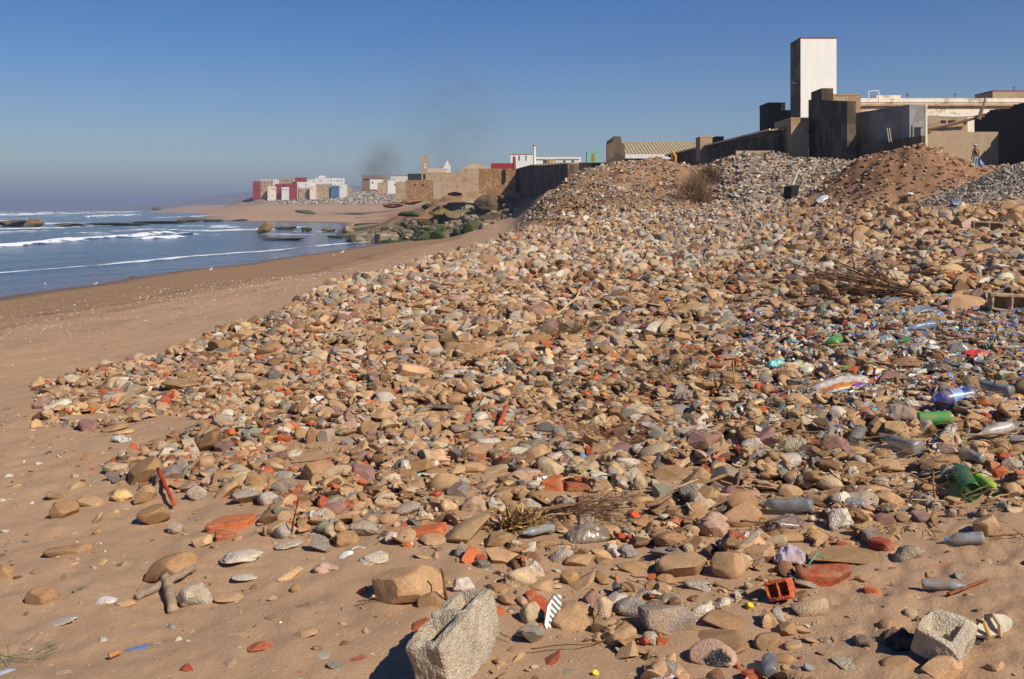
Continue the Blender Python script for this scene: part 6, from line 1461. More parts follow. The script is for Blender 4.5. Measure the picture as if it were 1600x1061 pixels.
# tower
r = house(1251, 1307, 60, 215, 110, 4.0, TOWERW, 'tower', 'tall plain white square tower above the grey houses', 'tower', parapet=False)
mb = MB(); hh = (215 - 60) / F * 110; w2 = 56 / F * 110 / 2; mb.box(-w2 - .05, w2 + .05, -.05, 4.05, hh, hh + .12); mb.build('roof_rim', REDR, r)
TSIDE = wall_mat('tower_side_shade_and_stain', '#8f877c', '#6b5f52', .7, .4, .8); mb = MB(); mb.box(-w2 - .02, -w2 + .01, .02, 3.98, -1, hh - .01); mb.build('shade_and_stain_side', TSIDE, r)  # darker panel: shade of this face put into the colour, plus stain streaks
mb = MB(); mb.box(-w2 - .5, -w2, 1.2, 1.5, hh - 4.7, hh - 4.6); mb.build('bracket', METALW, r)
house(1200, 1227, 162, 215, 118, 4, SOOT, 'tank_house', 'black sooty block seaward of the white tower', 'building')
house(1224, 1240, 172, 215, 116, 3, SOOT, 'chimney_stump', 'low black stump between the sooty block and the white tower', 'chimney', parapet=False)
# long sheds in the middle
r = wallrun('long_shed', 'long dark shed with a thin sloping roof edge seaward of the tower', 'shed', (22.6, 148), (25.6, 100), .4, 5.2, 10.2, 9.95, DARKW, wins=[(.12, .15, 2.2, 3.3), (.3, .33, 2.2, 3.3), (.5, .53, 2.4, 3.5), (.7, .73, 2.2, 3.4)])
mb = MB(); mb.prism([(-.35, .2), (3.0 - .35, -48.2), (3.0 + 5, -48.2), (5, .2)], 0, [.1, .1, 1.1, 1.1]); ro = mb.build('roof', CORR, r, (0, 0, 4.98))
mb = MB(); mb.prism([(-.55, .2), (2.45, -48.2), (2.62, -48.2), (-.38, .2)], 0, .16); mb.build('fascia', CREAM, r, (0, 0, 5.0))
r = house(976, 1118, 243, 262, 150, 11, DARKW, 'corrugated_shed', 'low shed with a ribbed tan roof behind the mound', 'shed', parapet=False)
mb = MB(); w_ = (1118 - 976) / F * 150 / 2; mb.prism([(-w_, -.4), (w_, -.4), (w_, 10), (-w_, 10)], 0, [.15, .15, 2.7, 2.7]); mb.build('roof', CORR, r, (0, 0, (262 - 243) / F * 150))
mb = MB(); mb.box(-w_, w_ * .2, -.62, -.42, -.45, .15); mb.build('fascia', WHT, r, (0, 0, (262 - 243) / F * 150))
def stepped():
    root = empty('gable_wall', wpt(948, 262, 140), label='dark stepped gable wall at the seaward end of the tan roof', cat='wall'); s = 140 / F
    steps = [(0, 3, 36), (3, 7, 39.5), (7, 9, 43), (9, 23, 47), (23, 28, 38)]; mb = MB()
    X = [(a * s, b * s, h * s) for a, b, h in steps]
    for i, (a, b, h) in enumerate(X): mb.box(a, b, .002 * i, .8 + 8 * (i > 2) - .002 * i, -1.5, h)
    mb.build('wall', DARKW, root); mb = MB(); mb.box(10 * s, 22 * s, .1, .9, 47 * s, 49 * s); mb.build('coping', DARKW, root)
    THINGS.append([root.location.x, 140, 2, root, root['label'], None, None, 'wall'])
stepped()
house(905, 948, 254, 275, 142, .5, SOOT, 'low_wall', 'low dark wall seaward of the stepped gable', 'wall', parapet=False)
house(1094, 1113, 215, 235, 125, 3, PALEST, 'roof_hut', 'small pale roof hut behind the long dark shed', 'roof hut')
house(1118, 1131, 213, 222, 122, 2, SOOT, 'roof_vent', 'dark roof vent inland of the small pale roof hut', 'roof vent', parapet=False)
wallrun('yard_wall', 'dark yard wall in front of the long dark shed', 'wall', (20.6, 124), (21.6, 98), .3, 5.3, 7.9, 7.9, DARKW)
house(1150, 1210, 235.5, 255, 97.5, .3, BEIGE, 'yard_wall', 'sunlit beige yard wall below the long dark shed', 'wall', parapet=False)
# grey and brown houses below the tower
r = house(1236, 1263, 186, 250, 98, 6.2, PALEST, 'stained_house', 'narrow stained house between the long shed and the dark windowed wall', 'house')
mb = MB(); mb.tube([(.4, .5, 6.3 - 2.4), (.4, .5, 4.4)], .1, 5)
r = wallrun('dark_windowed_house', 'dark brown house wall with five small windows below the tower', 'house', (28.95, 100), (29.45, 90), .8, 5.4, 13.2, 12.0, DARKW,
    wins=[(.10, .16, 2.6, 3.7), (.3, .36, 2.9, 4.0), (.48, .54, 3.0, 4.2), (.63, .69, 3.2, 4.4), (.86, .94, 3.2, 4.5)])
mb = MB(); mb.box(.2, 1.3, -3.6, -.2, 7.4, 8.5); mb.build('roof_block', DARKW, r)
house(1300, 1345, 149, 175, 108, 4, PALEST, 'roof_hut', 'flat tan roof hut inland of the tower foot', 'roof hut')
r = wallrun('grey_house', 'big plain grey wall with a doorway at its inland end', 'house', (31.0, 95), (32.6, 84), .35, 5.3, 11.3, 11.1, GREYW)
mb = MB(); mb.box(1.6, 2.9, -11.0, -10.7, -1, 5.75); mb.build('end_wall', GREYW, r); mb = MB(); mb.box(1.98, 2.52, -11.03, -10.9, 1.0, 3.9); mb.build('door', GLASS, r)
mb = MB(); mb.box(1.82, 2.66, -11.10, -10.95, 3.92, 4.1); mb.box(1.82, 1.95, -11.10, -10.95, 1.0, 3.9); mb.build('door_frame', GREYW, r); mb = MB(); mb.box(2.9, 3.06, -11.05, -10.6, -1, 5.8); mb.build('lit_edge_strip', CREAM, r)  # last box: pale strip paints in the sunlit edge of the end wall
wallrun('yard_wall', 'low dark wall under the big plain grey wall', 'wall', (30.6, 92.5), (31.4, 78.5), .3, 5.0, 8.3, 8.15, DARKW)
for (px, py) in ((1386, 200), (1389.5, 200)):
    X, _, Z = wpt(px, py, 81); mb = MB(); mb.tube([(0, 0, 0), (.16, .0, -1.1)], .05, 5, (*lin('#b9a98c'), 0)); tag(mb.build('wooden_post', M['wood'], None, (X, 81, Z)), 'pale post leaning on the big plain grey wall' if px < 1388 else 'second pale post, inland one of the leaning pair', 'post', 'posts leaning on the grey wall')
# long cream house behind
r = house(1322, 1660, 160, 235, 112, 8, CREAM, 'long_cream_house', 'long peeling cream house with a cornice behind the yard walls', 'house', parapet=False)
h_ = 75 / F * 112; w_ = 338 / F * 112 / 2
mb = MB(); mb.box(-w_ - .2, w_ + .2, -.28, .0, h_ - .42, h_ - .22); mb.box(-w_ - .1, w_ + .1, -.12, -.003, h_ - .6, h_ - .42); mb.build('cornice', PALEST, r)
mb = MB(); mb.box(-w_ - .1, w_ + .1, -.1, .3, h_, h_ + .45); mb.build('parapet', CREAM, r)
mb = MB(); n = 14; P_ = [(x_ * .1, 0) for x_ in ()]; pts = [(math.cos(math.pi * i / n) * 1.4, math.sin(math.pi * i / n) * 1.5) for i in range(n + 1)]
mb.add([(x, -.012, z) for x, z in pts] + [(x, .02, z) for x, z in pts], [tuple(range(n + 1)), tuple(range(2 * n + 1, n, -1))] + [(i, i + n + 1, i + n + 2, i + 1) for i in range(n)]); mb.build('plaster_patch', GREYW, r, ((1490 - 1491) / F * 112, 0, h_ - 2.6))
house(1370, 1407, 151, 162, 118, 3, CREAM, 'roof_hut', 'low cream roof hut inland of the white metal frame', 'roof hut')
house(1551, 1640, 143, 160, 130, 5, BEIGE, 'roof_room', 'flat brown roof room at the inland end of the cream house', 'roof hut', roof=REDR)
X, _, Z = wpt(1357, 160, 110); s = 110 / F; mb = MB(); mb.tube([(0, 0, 0), (0, 0, 17 * s)], .07, 5); mb.tube([(0, 0, 17 * s), (16 * s, 0, 18.5 * s)], .06, 5); mb.tube([(16 * s, 0, -1 * s), (16 * s, 0, 18.5 * s)], .07, 5); tag(mb.build('rooftop_goalpost', METALW, None, (X, 110, Z)), 'white metal goal-like frame on the roof inland of the tower', 'frame')
house(1436, 1512, 181, 235, 104, 5, PALEST, 'lean_to', 'low unfinished lean-to in front of the long cream house', 'shed', wins=[(1470, 1478, 188, 192), (1482, 1492, 188, 193), (1506, 1510, 186, 194)], roof=CREAM)
house(1427, 1446, 187, 215, 96, 3, BEIGE, 'low_hut', 'small beige hut seaward of the lean-to', 'hut')
house(1435, 1560, 206, 250, 91, .3, BEIGE, 'yard_wall', 'smooth beige yard wall half in shadow behind the earth mound', 'wall', parapet=False)
def pole(px0, py0, Y0, px1, py1, Y1, r, col, lb, name='beam', cat='beam'):
    A = Vector(wpt(px0, py0, Y0)); B_ = Vector(wpt(px1, py1, Y1)); mb = MB(); mb.tube([(0, 0, 0), (B_ - A) * .5 + Vector((0, 0, -.08)), B_ - A], r, 6, (*lin(col), 0)); tag(mb.build(name, M['wood'], None, A), lb, cat, 'beams and poles over the yard wall')
pole(1425, 208, 90, 1538, 181, 93, .13, '#6b4a38', 'long reddish beam slanting over the smooth beige wall')
pole(1436, 203, 92, 1520, 185, 95, .10, '#8d7d68', 'grey plank lying above the long reddish beam')
pole(1531, 187, 92, 1540, 152, 92, .09, '#9a7f62', 'tall thin pole at the top end of the reddish beam', 'pole', 'pole')
pole(1528, 186, 92.5, 1535, 166, 92.5, .13, '#9a866a', 'short thick pole beside the tall thin pole', 'pole', 'pole')
for i_, (ax_, ay_, al_) in enumerate(((1418, 154, 9), (1492, 152, 7), (1584, 142, 8))):
    X, _, Z = wpt(ax_, ay_ + 1, 116); s = 116 / F; mb = MB(); mb.tube([(0, 0, 0), (.03, 0, al_ * s)], .035, 5); mb.tube([(-3 * s, 0, al_ * s * .85), (3 * s, 0, al_ * s * .9)], .025, 4); mb.tube([(-2 * s, 0, al_ * s * .65), (2 * s, 0, al_ * s * .68)], .025, 4); tag(mb.build('roof_aerial', GLASS, None, (X, 116, Z)), ['thin roof aerial beside the low cream roof hut', 'thin roof aerial above the grey plaster patch', 'thin aerial on the flat brown roof room'][i_], 'aerial', 'roof aerials')
pole(1465, 181.5, 103, 1524, 181, 103, .12, '#d8cfc0', 'white beam above the unfinished lean-to')
# tall dark wall at the inland edge
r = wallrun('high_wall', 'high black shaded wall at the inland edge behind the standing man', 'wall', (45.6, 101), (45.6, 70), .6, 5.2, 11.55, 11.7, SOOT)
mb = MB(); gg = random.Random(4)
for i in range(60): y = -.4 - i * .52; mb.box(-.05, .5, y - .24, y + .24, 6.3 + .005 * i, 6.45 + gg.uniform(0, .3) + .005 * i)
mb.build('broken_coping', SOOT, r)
# stone buildings beyond the tipped slope
r = house(722, 806, 263.5, 306, 186, 9, STONEW, 'rubble_stone_building', 'rough stone building on the low cliff', 'building', parapet=False)
mb = MB(); s = 186 / F; wd = 42 * s; h_ = 42.5 * s; mb.add([(-wd, 1, h_), (-wd + 46 * s, 1, h_), (-wd + 24 * s, 1.2, h_ + 9 * s), (-wd + 12 * s, 1.2, h_ + 7 * s), (-wd, 6, h_), (-wd + 46 * s, 6, h_), (-wd + 24 * s, 5.8, h_ + 9 * s), (-wd + 12 * s, 5.8, h_ + 7 * s)], [(0, 1, 2, 3), (7, 6, 5, 4), (1, 5, 6, 2), (3, 2, 6, 7), (0, 3, 7, 4), (0, 4, 5, 1)]); mb.build('roof', BEIGE, r)
mb = MB(); mb.box(-wd - .05, -wd + 3, -.06, .02, -1, h_ + .02); mb.build('corner_render', PALEST, r)
house(767, 804, 255, 266, 190, 3, REDW, 'red_roof_room', 'bright red room on top of the rough stone building', 'building', parapet=False)
X, _, Z = wpt(803.5, 265, 184); mb = MB(); mb.tube([(0, 0, 0), (0, 0, 19.5 * .115)], [.32, .27], 10); mb.build('chimney', REDR); tag(COL.objects[-1], 'short brick-red chimney beside the bright red room', 'chimney'); COL.objects[-1].location = (X, 184, Z)
r = wallrun('dark_long_building', 'long dark windowless building inland of the rough stone one', 'building', (.6, 192), (3.2, 172), 6, 5.0, 10.0, 9.75, DARKW)
mb = MB(); mb.prism([(2.6, -20), (7.5, -43), (10.5, -38), (9, -12)], -2, [4.75, 4.2, 4.2, 4.75]); mb.build('wing', DARKW, r)
mb = MB(); mb.prism([(.2, -2), (2.7, -19.8), (8.5, -19.5), (9, -2)], 0, [.1, .1, .6, .6]); mb.build('roof', CORR, r, (0, 0, 4.92))
house(884, 920, 253.5, 275, 178, 4, BEIGE, 'plain_wall_house', 'plain tan wall below the turquoise hut', 'house', parapet=False)
house(917, 937, 238, 256, 200, 2.2, TURQ, 'turquoise_hut', 'pale turquoise hut with an ochre door', 'hut', wins=[(924.5, 929, 240.5, 252.5, 'door', OCHRE)])
house(798, 834, 242, 262, 300, 8, WHT, 'white_building', 'white building with blue strips seaward of the tall white chimney', 'building', wins=[(802, 804, 243, 251, 'window', BLUW), (810, 812.5, 243, 251, 'window', BLUW), (821, 823, 243, 251, 'window', BLUW)], roof=REDR)
house(836, 908, 246.5, 262, 310, 10, WHT, 'white_building', 'long low white building with a pale blue band', 'building', wins=[(838, 905, 248.5, 250.5, 'window', BLUW), (880, 884, 251, 254), (893, 897, 251, 254)])
X, _, Z = wpt(835, 262, 260); mb = MB(); s = 260 / F; mb.tube([(0, 0, 0), (0, 0, 34 * s)], [.4, .3], 10); o = mb.build('chimney', WHT); o.location = (X, 260, Z); tag(o, 'tall thin white chimney pipe behind the dark long building', 'chimney'); mb = MB(); mb.tube([(0, 0, 34 * s), (0, 0, 35.2 * s)], .42, 10); mb.build('chimney_cap', REDR, o)
X, _, Z = wpt(853.5, 262, 280); mb = MB(); mb.tube([(0, 0, 0), (0, 0, 17 * .175)], [.2, .18], 8); o = mb.build('chimney', WHT); o.location = (X, 280, Z); tag(o, 'short white vent pipe on the long low white building', 'vent pipe')
X, _, Z = wpt(858.5, 262, 230); mb = MB(); s = 230 / F; mb.tube([(0, 0, 0), (0, 0, 11.6 * s)], [10.2 * s, 10.2 * s], 20); o = mb.build('storage_tank', PALEST); o.location = (X, 230, Z); tag(o, 'round beige storage tank behind the dark long building', 'tank'); mb = MB(); mb.tube([(0, 0, 11.6 * s), (0, 0, 12.6 * s)], [10.4 * s, 8 * s], 20); mb.build('tank_lid', CORR, o)
# middle distance, seaward of the stone building
r = house(658.5, 667.5, 244, 284, 350, 2.2, PALEST, 'old_tower', 'slim weathered stone tower with pale window slots', 'tower', wins=[(663, 665.5, 256, 258.5, 'window', WHT), (663, 665.5, 260, 262.5, 'window', WHT), (661, 665, 272, 280)])
house(667, 693, 271, 286, 360, 7, PALEST, 'hipped_house', 'old house with a pointed tan roof inland of the slim tower', 'house', parapet=False, ridge=1.9, roof=BEIGE)
house(672, 722, 270.5, 286, 340, 8, PALEST, 'long_tan_house', 'long low tan house seaward of the rough stone building', 'house')
r = house(693.5, 703.5, 259, 275, 500, 3, WHT, 'minaret', 'small white minaret behind the long low tan house', 'minaret', wins=[(696, 697, 263, 267), (699.5, 700.5, 263, 267)])
mb = MB(); s = 500 / F; mb.box(-2.2 * s, 2.2 * s, .4, 2.4, 16 * s, 22 * s); mb.build('lantern', WHT, r); mb = MB(); mb.tube([(0, 1.4, 22 * s), (0, 1.4, 23 * s), (0, 1.4, 24.5 * s)], [1.2 * s, .8 * s, .05], 8); mb.build('cupola', WHT, r)
TG = 'ruined walls on the low cliff'
for i, (a, b, t, bt, Y, m, lb) in enumerate(((618, 634, 285, 298, 300, PALEST, 'curved ruined wall, seaward one of the cliff ruins'), (634, 677, 283, 300, 290, STONEW, 'ruined wall with eroded openings below the slim tower'), (677, 705, 284, 296, 280, BEIGE, 'low ruined wall with a dark corner'), (705, 722, 289, 302, 260, PALEST, 'short ruined wall touching the rough stone building'),
        (637, 658, 272.5, 282, 380, SOOT, 'dark shed seaward of the slim tower'), (606, 640, 283, 291, 420, WHT, 'white low house behind the ruined walls'), (590, 605, 286, 292, 500, PALEST, 'brown roofed shed behind the ruined walls'))):
    house(a, b, t, bt + 6, Y, 5, m, 'ruined_wall' if 'ruin' in lb else 'small_house', lb, 'ruin' if 'ruin' in lb else 'house', wins=[(a + (b - a) * .3, a + (b - a) * .36, t + 4, t + 7), (a + (b - a) * .6, a + (b - a) * .66, t + 5, t + 8)] if i in (1, 5) else (), group=TG if 'ruin' in lb else None)
house(565, 602, 274, 294, 620, 10, PALEST, 'factory', 'wide grey-beige block under the rising smoke', 'building', wins=[(568, 580, 279, 282), (583, 598, 279, 282)], roof=BEIGE)
house(578, 596, 281, 292, 600, 8, WHT, 'small_house', 'white house in front of the wide grey-beige block', 'house', wins=[(581, 583, 284, 287)])
house(610, 640, 275, 292, 640, 10, WHT, 'small_house', 'white house with a red-brown roof edge seaward of the dark shed', 'house', wins=[(614, 617, 281, 285), (625, 628, 281, 285)], roof=REDR)
# town on the point
HG_ = 'houses of the far town on the point'
TOWN = [(395, 406, 284, 302, 830, REDW, 'dark red house at the tip of the point'), (406, 426, 282.5, 303, 832, PALEST, 'grey house with two windows beside the dark red one'), (426, 432, 281, 299, 834, WHT, 'narrow white house between grey and red ones'),
    (430, 445, 288, 300, 828, REDW, 'lower red house beside the narrow white one'), (445, 463, 287.5, 300, 826, REDW, 'wide bright red house facing the sea'), (436, 456, 279, 290, 850, PALEST, 'beige upper house behind the red houses'), (461, 476, 278, 288, 848, REDW, 'red upper house with a white top'),
    (464, 492, 285, 300, 830, WHT, 'white house with small windows below the red upper one'), (467, 482, 294.5, 299, 829, PALEST, 'small tan house low on the bluff'), (492, 520, 279, 291, 852, WHT, 'wide white upper house with a roof wall'), (490, 515, 288.5, 301, 832, PALEST, 'beige house with a dark roof line in the town middle'),
    (517, 529, 290.5, 298, 830, BLUW, 'blue house at the inland end of the town'), (520, 536, 279, 291, 855, WHT, 'cream upper house above the blue house'), (529, 540, 289, 298, 834, WHT, 'white house inland of the blue one'), (476, 492, 281, 290, 870, CREAM, 'cream house between the upper houses'), (406, 420, 281, 287, 880, WHT, 'white roof room behind the grey house'), (498, 506, 275, 281, 862, WHT, 'white stair room on the wide upper house'), (440, 450, 293, 301, 822, WHT, 'small white house standing before the red ones'), (418, 430, 292, 302, 824, CREAM, 'small cream house before the grey one'), (457, 468, 282, 288, 856, CREAM, 'cream roof room above the wide red house'), (484, 491, 291, 300, 824, CREAM, 'narrow cream house on the bluff edge'), (536, 548, 292, 300, 870, PALEST, 'low tan house beyond the blue house')]
gg = random.Random(2)
for (a, b, t, bt, Y, m, lb) in TOWN:
    w = b - a; wn = []
    for row in range(max(1, int((bt - t) / 6))):
        k = max(1, int(w / 5))
        for c in range(k):
            if gg.random() < .75: x = a + w * (c + .5) / k; y = t + 2.5 + row * 5.5; wn.append((x - .8, x + .8, y, y + 1.9))
    house(a, b, t, bt, Y, 9, m, 'town_house', lb, 'house', wins=wn, group=HG_, base=6)
# tipped waste below the town: light scree of rubbish
def scree():
    g = np.random.default_rng(8); STUFF.update(V=[], F=[], C=[], n=0)
    n = 5200; Y = g.uniform(800, 862, n); px = g.uniform(430, 655, n); X = (px - 800) / F * Y; Z = H(X, Y); m = (Z > 5) & ((px > 505) | (g.random(n) < .5)); X, Y, Z = X[m], Y[m], Z[m]; r = .5 + 1.1 * g.random(len(X)) ** 2
    batch(X, Y, Z + .2, r, g.choice([4, 4, 6, 5, 3, 7], len(X)), g.choice([1, 3], len(X)), 1, g, tiltk=.6)
    tag(put('tipped_waste', mesh_np('tipped_waste', np.concatenate(STUFF['V']), np.concatenate(STUFF['F']), np.concatenate(STUFF['C'])), M['far_rock']), 'white and grey waste tipped down the bluff beside the far town', kind='stuff')
scree()
# ------------------------------------------------------------------ excavator behind the mound
def excavator():
    X, _, Z = wpt(1040, 262, 104); root = empty('excavator', (X, 104, Z), label='yellow excavator with a white cab roof behind the tipped slope', cat='excavator'); s = 104 / F; y = (*lin('#d58a1c'), 0); w = (*lin('#d8d8d4'), 0); k = (*lin('#2a2c30'), 0)
    mb = MB(); mb.box(-14 * s, 10 * s, 0, 2.2, 1.2 * s, 8 * s, y); mb.build('body', M['paint'], root)
    mb = MB(); mb.box(-10 * s, 6 * s, .1, 1.9, 8 * s, 13.5 * s, k); mb.build('cab', M['paint'], root)
    mb = MB(); mb.prism([(-11.5 * s, -.05), (8 * s, -.05), (8 * s, 2), (-11.5 * s, 2)], 13.5 * s, [15.2 * s, 15.8 * s, 15.8 * s, 15.2 * s], w); mb.build('cab_roof', M['paint'], root)
    for x in (-8, -2, 4): mb = MB(); mb.box(x * s, (x + .8) * s, .03, .16, 8 * s, 13.5 * s, w); mb.build('cab_pillar', M['paint'], root)
    mb = MB(); mb.tube([(11 * s, 1, 3 * s), (14 * s, .9, 14 * s), (12.5 * s, .8, 26 * s)], [.22, .2, .16], 4, y); mb.build('boom', M['paint'], root)
    mb = MB(); mb.tube([(12.5 * s, .8, 26 * s), (16.5 * s, .6, 18 * s), (17 * s, .5, 8 * s)], [.17, .16, .13], 4, y); mb.build('arm', M['paint'], root)
    mb = MB(); mb.tube([(12.5 * s, .6, 8 * s), (14.5 * s, .6, 19 * s)], .06, 6, k); mb.build('hydraulic_ram', M['paint'], root)
    mb = MB(); mb.prism([(15 * s, .1), (19 * s, .1), (19 * s, 1), (15 * s, 1)], 2 * s, [6 * s, 8 * s, 8 * s, 6 * s], y); mb.build('bucket', M['paint'], root)
    for x in (-9, 7): mb = MB(); mb.tube([(x * s, -.15, 0), (x * s, .3, 0)], 4.5 * s, 14, k); mb.build('wheel', M['paint'], root)
    THINGS.append([X, 104, 1.5, root, root['label'], None, None, 'excavator'])
excavator()
# ------------------------------------------------------------------ people
def skin_body(name, joints, edges, cols, mat, parent=None, sub=2):
    """joints: list of (x,y,z,r); cols: f(z-array xyz)->colour"""
    me = bpy.data.meshes.new(name); me.from_pydata([j[:3] for j in joints], edges, []); o = bpy.data.objects.new(name, me); COL.objects.link(o)
    md = o.modifiers.new('skin', 'SKIN'); md.use_smooth_shade = True
    for v, j in zip(me.skin_vertices[0].data, joints): v.radius = (j[3], j[3] * (j[4] if len(j) > 4 else 1)); 
    me.skin_vertices[0].data[0].use_root = True
    sb = o.modifiers.new('sub', 'SUBSURF'); sb.levels = sb.render_levels = sub
    dg = bpy.context.evaluated_depsgraph_get(); ev = o.evaluated_get(dg); m2 = bpy.data.meshes.new_from_object(ev); n = len(m2.vertices); V = np.empty(n * 3); m2.vertices.foreach_get('co', V); V = V.reshape(-1, 3)
    C = cols(V); a = m2.color_attributes.new('col', 'FLOAT_COLOR', 'POINT'); a.data.foreach_set('color', C.astype(np.float32).ravel())
    bpy.data.objects.remove(o); m2.materials.clear(); o = put(name, m2, mat, parent=parent); return o
def person(X, Y, Z, yaw, label, top, legs, hatc, hold=None, scarf=None):
    root = empty('person', (X, Y, Z), yaw, label=label, cat='person')
    J = [(0, 0, .95, .15, .8), (0, 0, 1.12, .14, .75), (0, .01, 1.3, .165, .68), (0, .01, 1.45, .13, .7), (0, .02, 1.53, .06), (0, .03, 1.6, .075), (0, .035, 1.68, .098, 1.1), (0, .03, 1.74, .07),
         (-.17, .01, 1.42, .062), (-.24, .0, 1.16, .05), (-.25, .06, .93, .038), (-.25, .1, .85, .035), (.17, .01, 1.42, .062), (.25, .0, 1.16, .05), (.28, .07, .93, .038), (.28, .1, .85, .035),
         (-.1, 0, .86, .105), (-.12, .03, .5, .07), (-.13, -.02, .1, .05), (-.13, .1, .04, .045), (.1, 0, .86, .105), (.12, .05, .5, .07), (.14, .0, .1, .05), (.15, .12, .04, .045)]
    E = [(0, 1), (1, 2), (2, 3), (3, 4), (4, 5), (5, 6), (6, 7), (3, 8), (8, 9), (9, 10), (10, 11), (3, 12), (12, 13), (13, 14), (14, 15), (0, 16), (16, 17), (17, 18), (18, 19), (0, 20), (20, 21), (21, 22), (22, 23)]
    sk_ = np.array([*lin('#7d5138'), 0]); T = np.array([*lin(top), 0]); G = np.array([*lin(legs), 0]); sh = np.array([*lin('#1c1a1a'), 0])
    def f(V):
        C = np.tile(T, (len(V), 1)); z = V[:, 2]; C[z < .93] = G; C[(np.abs(V[:, 0]) > .2) & (z > .7)] = T; C[(np.abs(V[:, 0]) > .2) & (z < .9) & (z > .7)] = sk_; C[z > 1.52] = sk_; C[z < .09] = sh
        fc = (z > 1.66) & (V[:, 1] < .02); C[fc | (z > 1.72)] = [*lin('#1d1613'), 0]; return C
    b = skin_body('body', J, E, f, M['cloth'], root)
    # face: nose, eyes, ears, mouth small forms; head faces +y locally
    mb = MB(); 
    for x in (-.033, .033): mb.tube([(x, .118, 1.685), (x, .132, 1.685)], .012, 6, (*lin('#efe6dc'), 0))
    mb.build('eyes', M['cloth'], root); mb = MB(); mb.tube([(0, .115, 1.7), (0, .15, 1.655), (0, .12, 1.65)], [.008, .016, .01], 6, sk_); mb.build('nose', M['cloth'], root)
    mb = MB(); mb.tube([(-.03, .112, 1.62), (0, .122, 1.618), (.03, .112, 1.62)], .009, 5, (*lin('#6b3a30'), 0)); mb.build('mouth', M['cloth'], root)
    for x in (-1, 1): mb = MB(); mb.tube([(x * .1, .03, 1.70), (x * .112, .02, 1.68), (x * .1, .03, 1.65)], [.012, .016, .01], 5, sk_); mb.build('ear', M['cloth'], root)
    if hatc:
        mb = MB(); mb.tube([(0, .03, 1.71), (0, .03, 1.76), (0, .03, 1.80), (0, .03, 1.82)], [.115, .115, .085, .03], 14, (*lin(hatc), 0)); mb.tube([(0, .08, 1.715), (0, .19, 1.70)], [.08, .05], 10, (*lin(hatc), 0)); mb.build('cap', M['cloth'], root, smoothf=True)
    # hands: palm with five bent fingers
    for x in (-1, 1):
        hx = -.25 if x < 0 else .28; mb = MB(); mb.tube([(hx, .1, .86), (hx, .112, .81), (hx, .12, .775)], [.028, .04, .036], 7, sk_)
        for k, l in enumerate((.062, .075, .07, .055)):
            yy = .092 + .017 * k; mb.tube([(hx, yy, .78), (hx + x * -.004, yy + .006, .78 - l * .5), (hx - x * .02, yy + .012, .78 - l)], [.010, .009, .007], 5, sk_)
        mb.tube([(hx - x * .01, .08, .83), (hx - x * .03, .075, .80), (hx - x * .035, .085, .77)], [.012, .011, .008], 5, sk_); mb.build('hand', M['cloth'], root, smoothf=True)
    if scarf:
        mb = MB(); mb.tube([(-.08, -.09, 1.42), (.03, -.135, 1.2), (.06, -.14, 1.05)], [.04, .06, .04], 6, (*lin(scarf), 0)); mb.build('bag_strap', M['cloth'], root)
    THINGS.append([X, Y, .3, root, label, None, None, 'person']); return root
X, Y = 32.6, 72.0; Z = float(H(X, Y)); person(X, Y, Z, .3, 'standing person in white cap, dark jacket and light blue trousers before the high wall', '#1d1c22', '#7fa8c4', '#d8d4cc', scarf='#c9a038')
mb = MB(); mb.tube([(0, 0, .0), (.02, 0, .12), (.03, .0, .42), (.0, 0, .58), (0, 0, .72)], [.10, .17, .15, .05, .02], 10, (*lin('#3f86c4'), 0)); tag(mb.build('carrier_bag', M['plastic'], None, (X + .34, Y + .02, Z + .08), smoothf=True), 'blue carrier bag hanging beside the standing person', 'bag')
X, Y = (811 - 800) / F * 172, 172.0; Z = float(H(X, Y)); person(X, Y, Z + .1, 2.6, 'tiny person in a red top and dark trousers on the shore boulders', '#b03a38', '#3a2c30', None)
# ------------------------------------------------------------------ gulls and birds
def gull(px, py, hpx, yaw, label):
    X, Y, Z = hit(px, py); k = 1.0; root = empty('gull', (X, Y, Z), yaw, label=label, cat='gull', group='gulls resting at the water edge'); s = hpx * Y / F / .36
    J = [(0, 0, .2, .075), (-.1, 0, .21, .065), (-.2, 0, .2, .03), (-.3, 0, .2, .012), (.09, 0, .23, .06), (.14, 0, .29, .035), (.17, 0, .335, .04), (.2, 0, .335, .03)]
    E = [(0, 1), (1, 2), (2, 3), (0, 4), (4, 5), (5, 6), (6, 7)]
    wh = np.array([*lin('#e8e6e0'), 0]); gr = np.array([*lin('#8d949c'), 0])
    def f(V): C = np.tile(wh, (len(V), 1)); C[(V[:, 0] < .06) & (V[:, 2] > .235)] = gr; C[V[:, 0] < -.2] = [*lin('#26262a'), 0]; return C
    b = skin_body('body', J, E, f, M['cloth'], root); mb = MB(); mb.tube([(.22, 0, .335), (.29, 0, .32)], [.014, .004], 5, (*lin('#d8a530'), 0)); mb.build('beak', M['plastic'], root)
    for y in (-.03, .03): mb = MB(); mb.tube([(0, y, .14), (.01, y, .06), (0, y, 0)], .008, 5, (*lin('#c98a5a'), 0)); mb.tube([(0, y, .005), (.05, y, .004)], [.008, .02], 4, (*lin('#c98a5a'), 0)); mb.build('leg', M['plastic'], root)
    root.scale = (s, s, s); THINGS.append([X, Y, .3, root, label, None, None, 'gull'])
gull(72, 448, 6.5, 2.6, 'white gull standing on the damp sand, most seaward of all')
gull(149, 447, 6, .3, 'white gull standing below the orange bundle at the wash')
gull(329, 425.5, 7.5, 1.2, 'white gull standing upright alone by the wash')
gull(534.5, 398, 6.5, .8, 'white gull near the inner end of the wash')
gull(522, 401.5, 4, 3.0, 'small grey gull crouching beside the inner white gull')
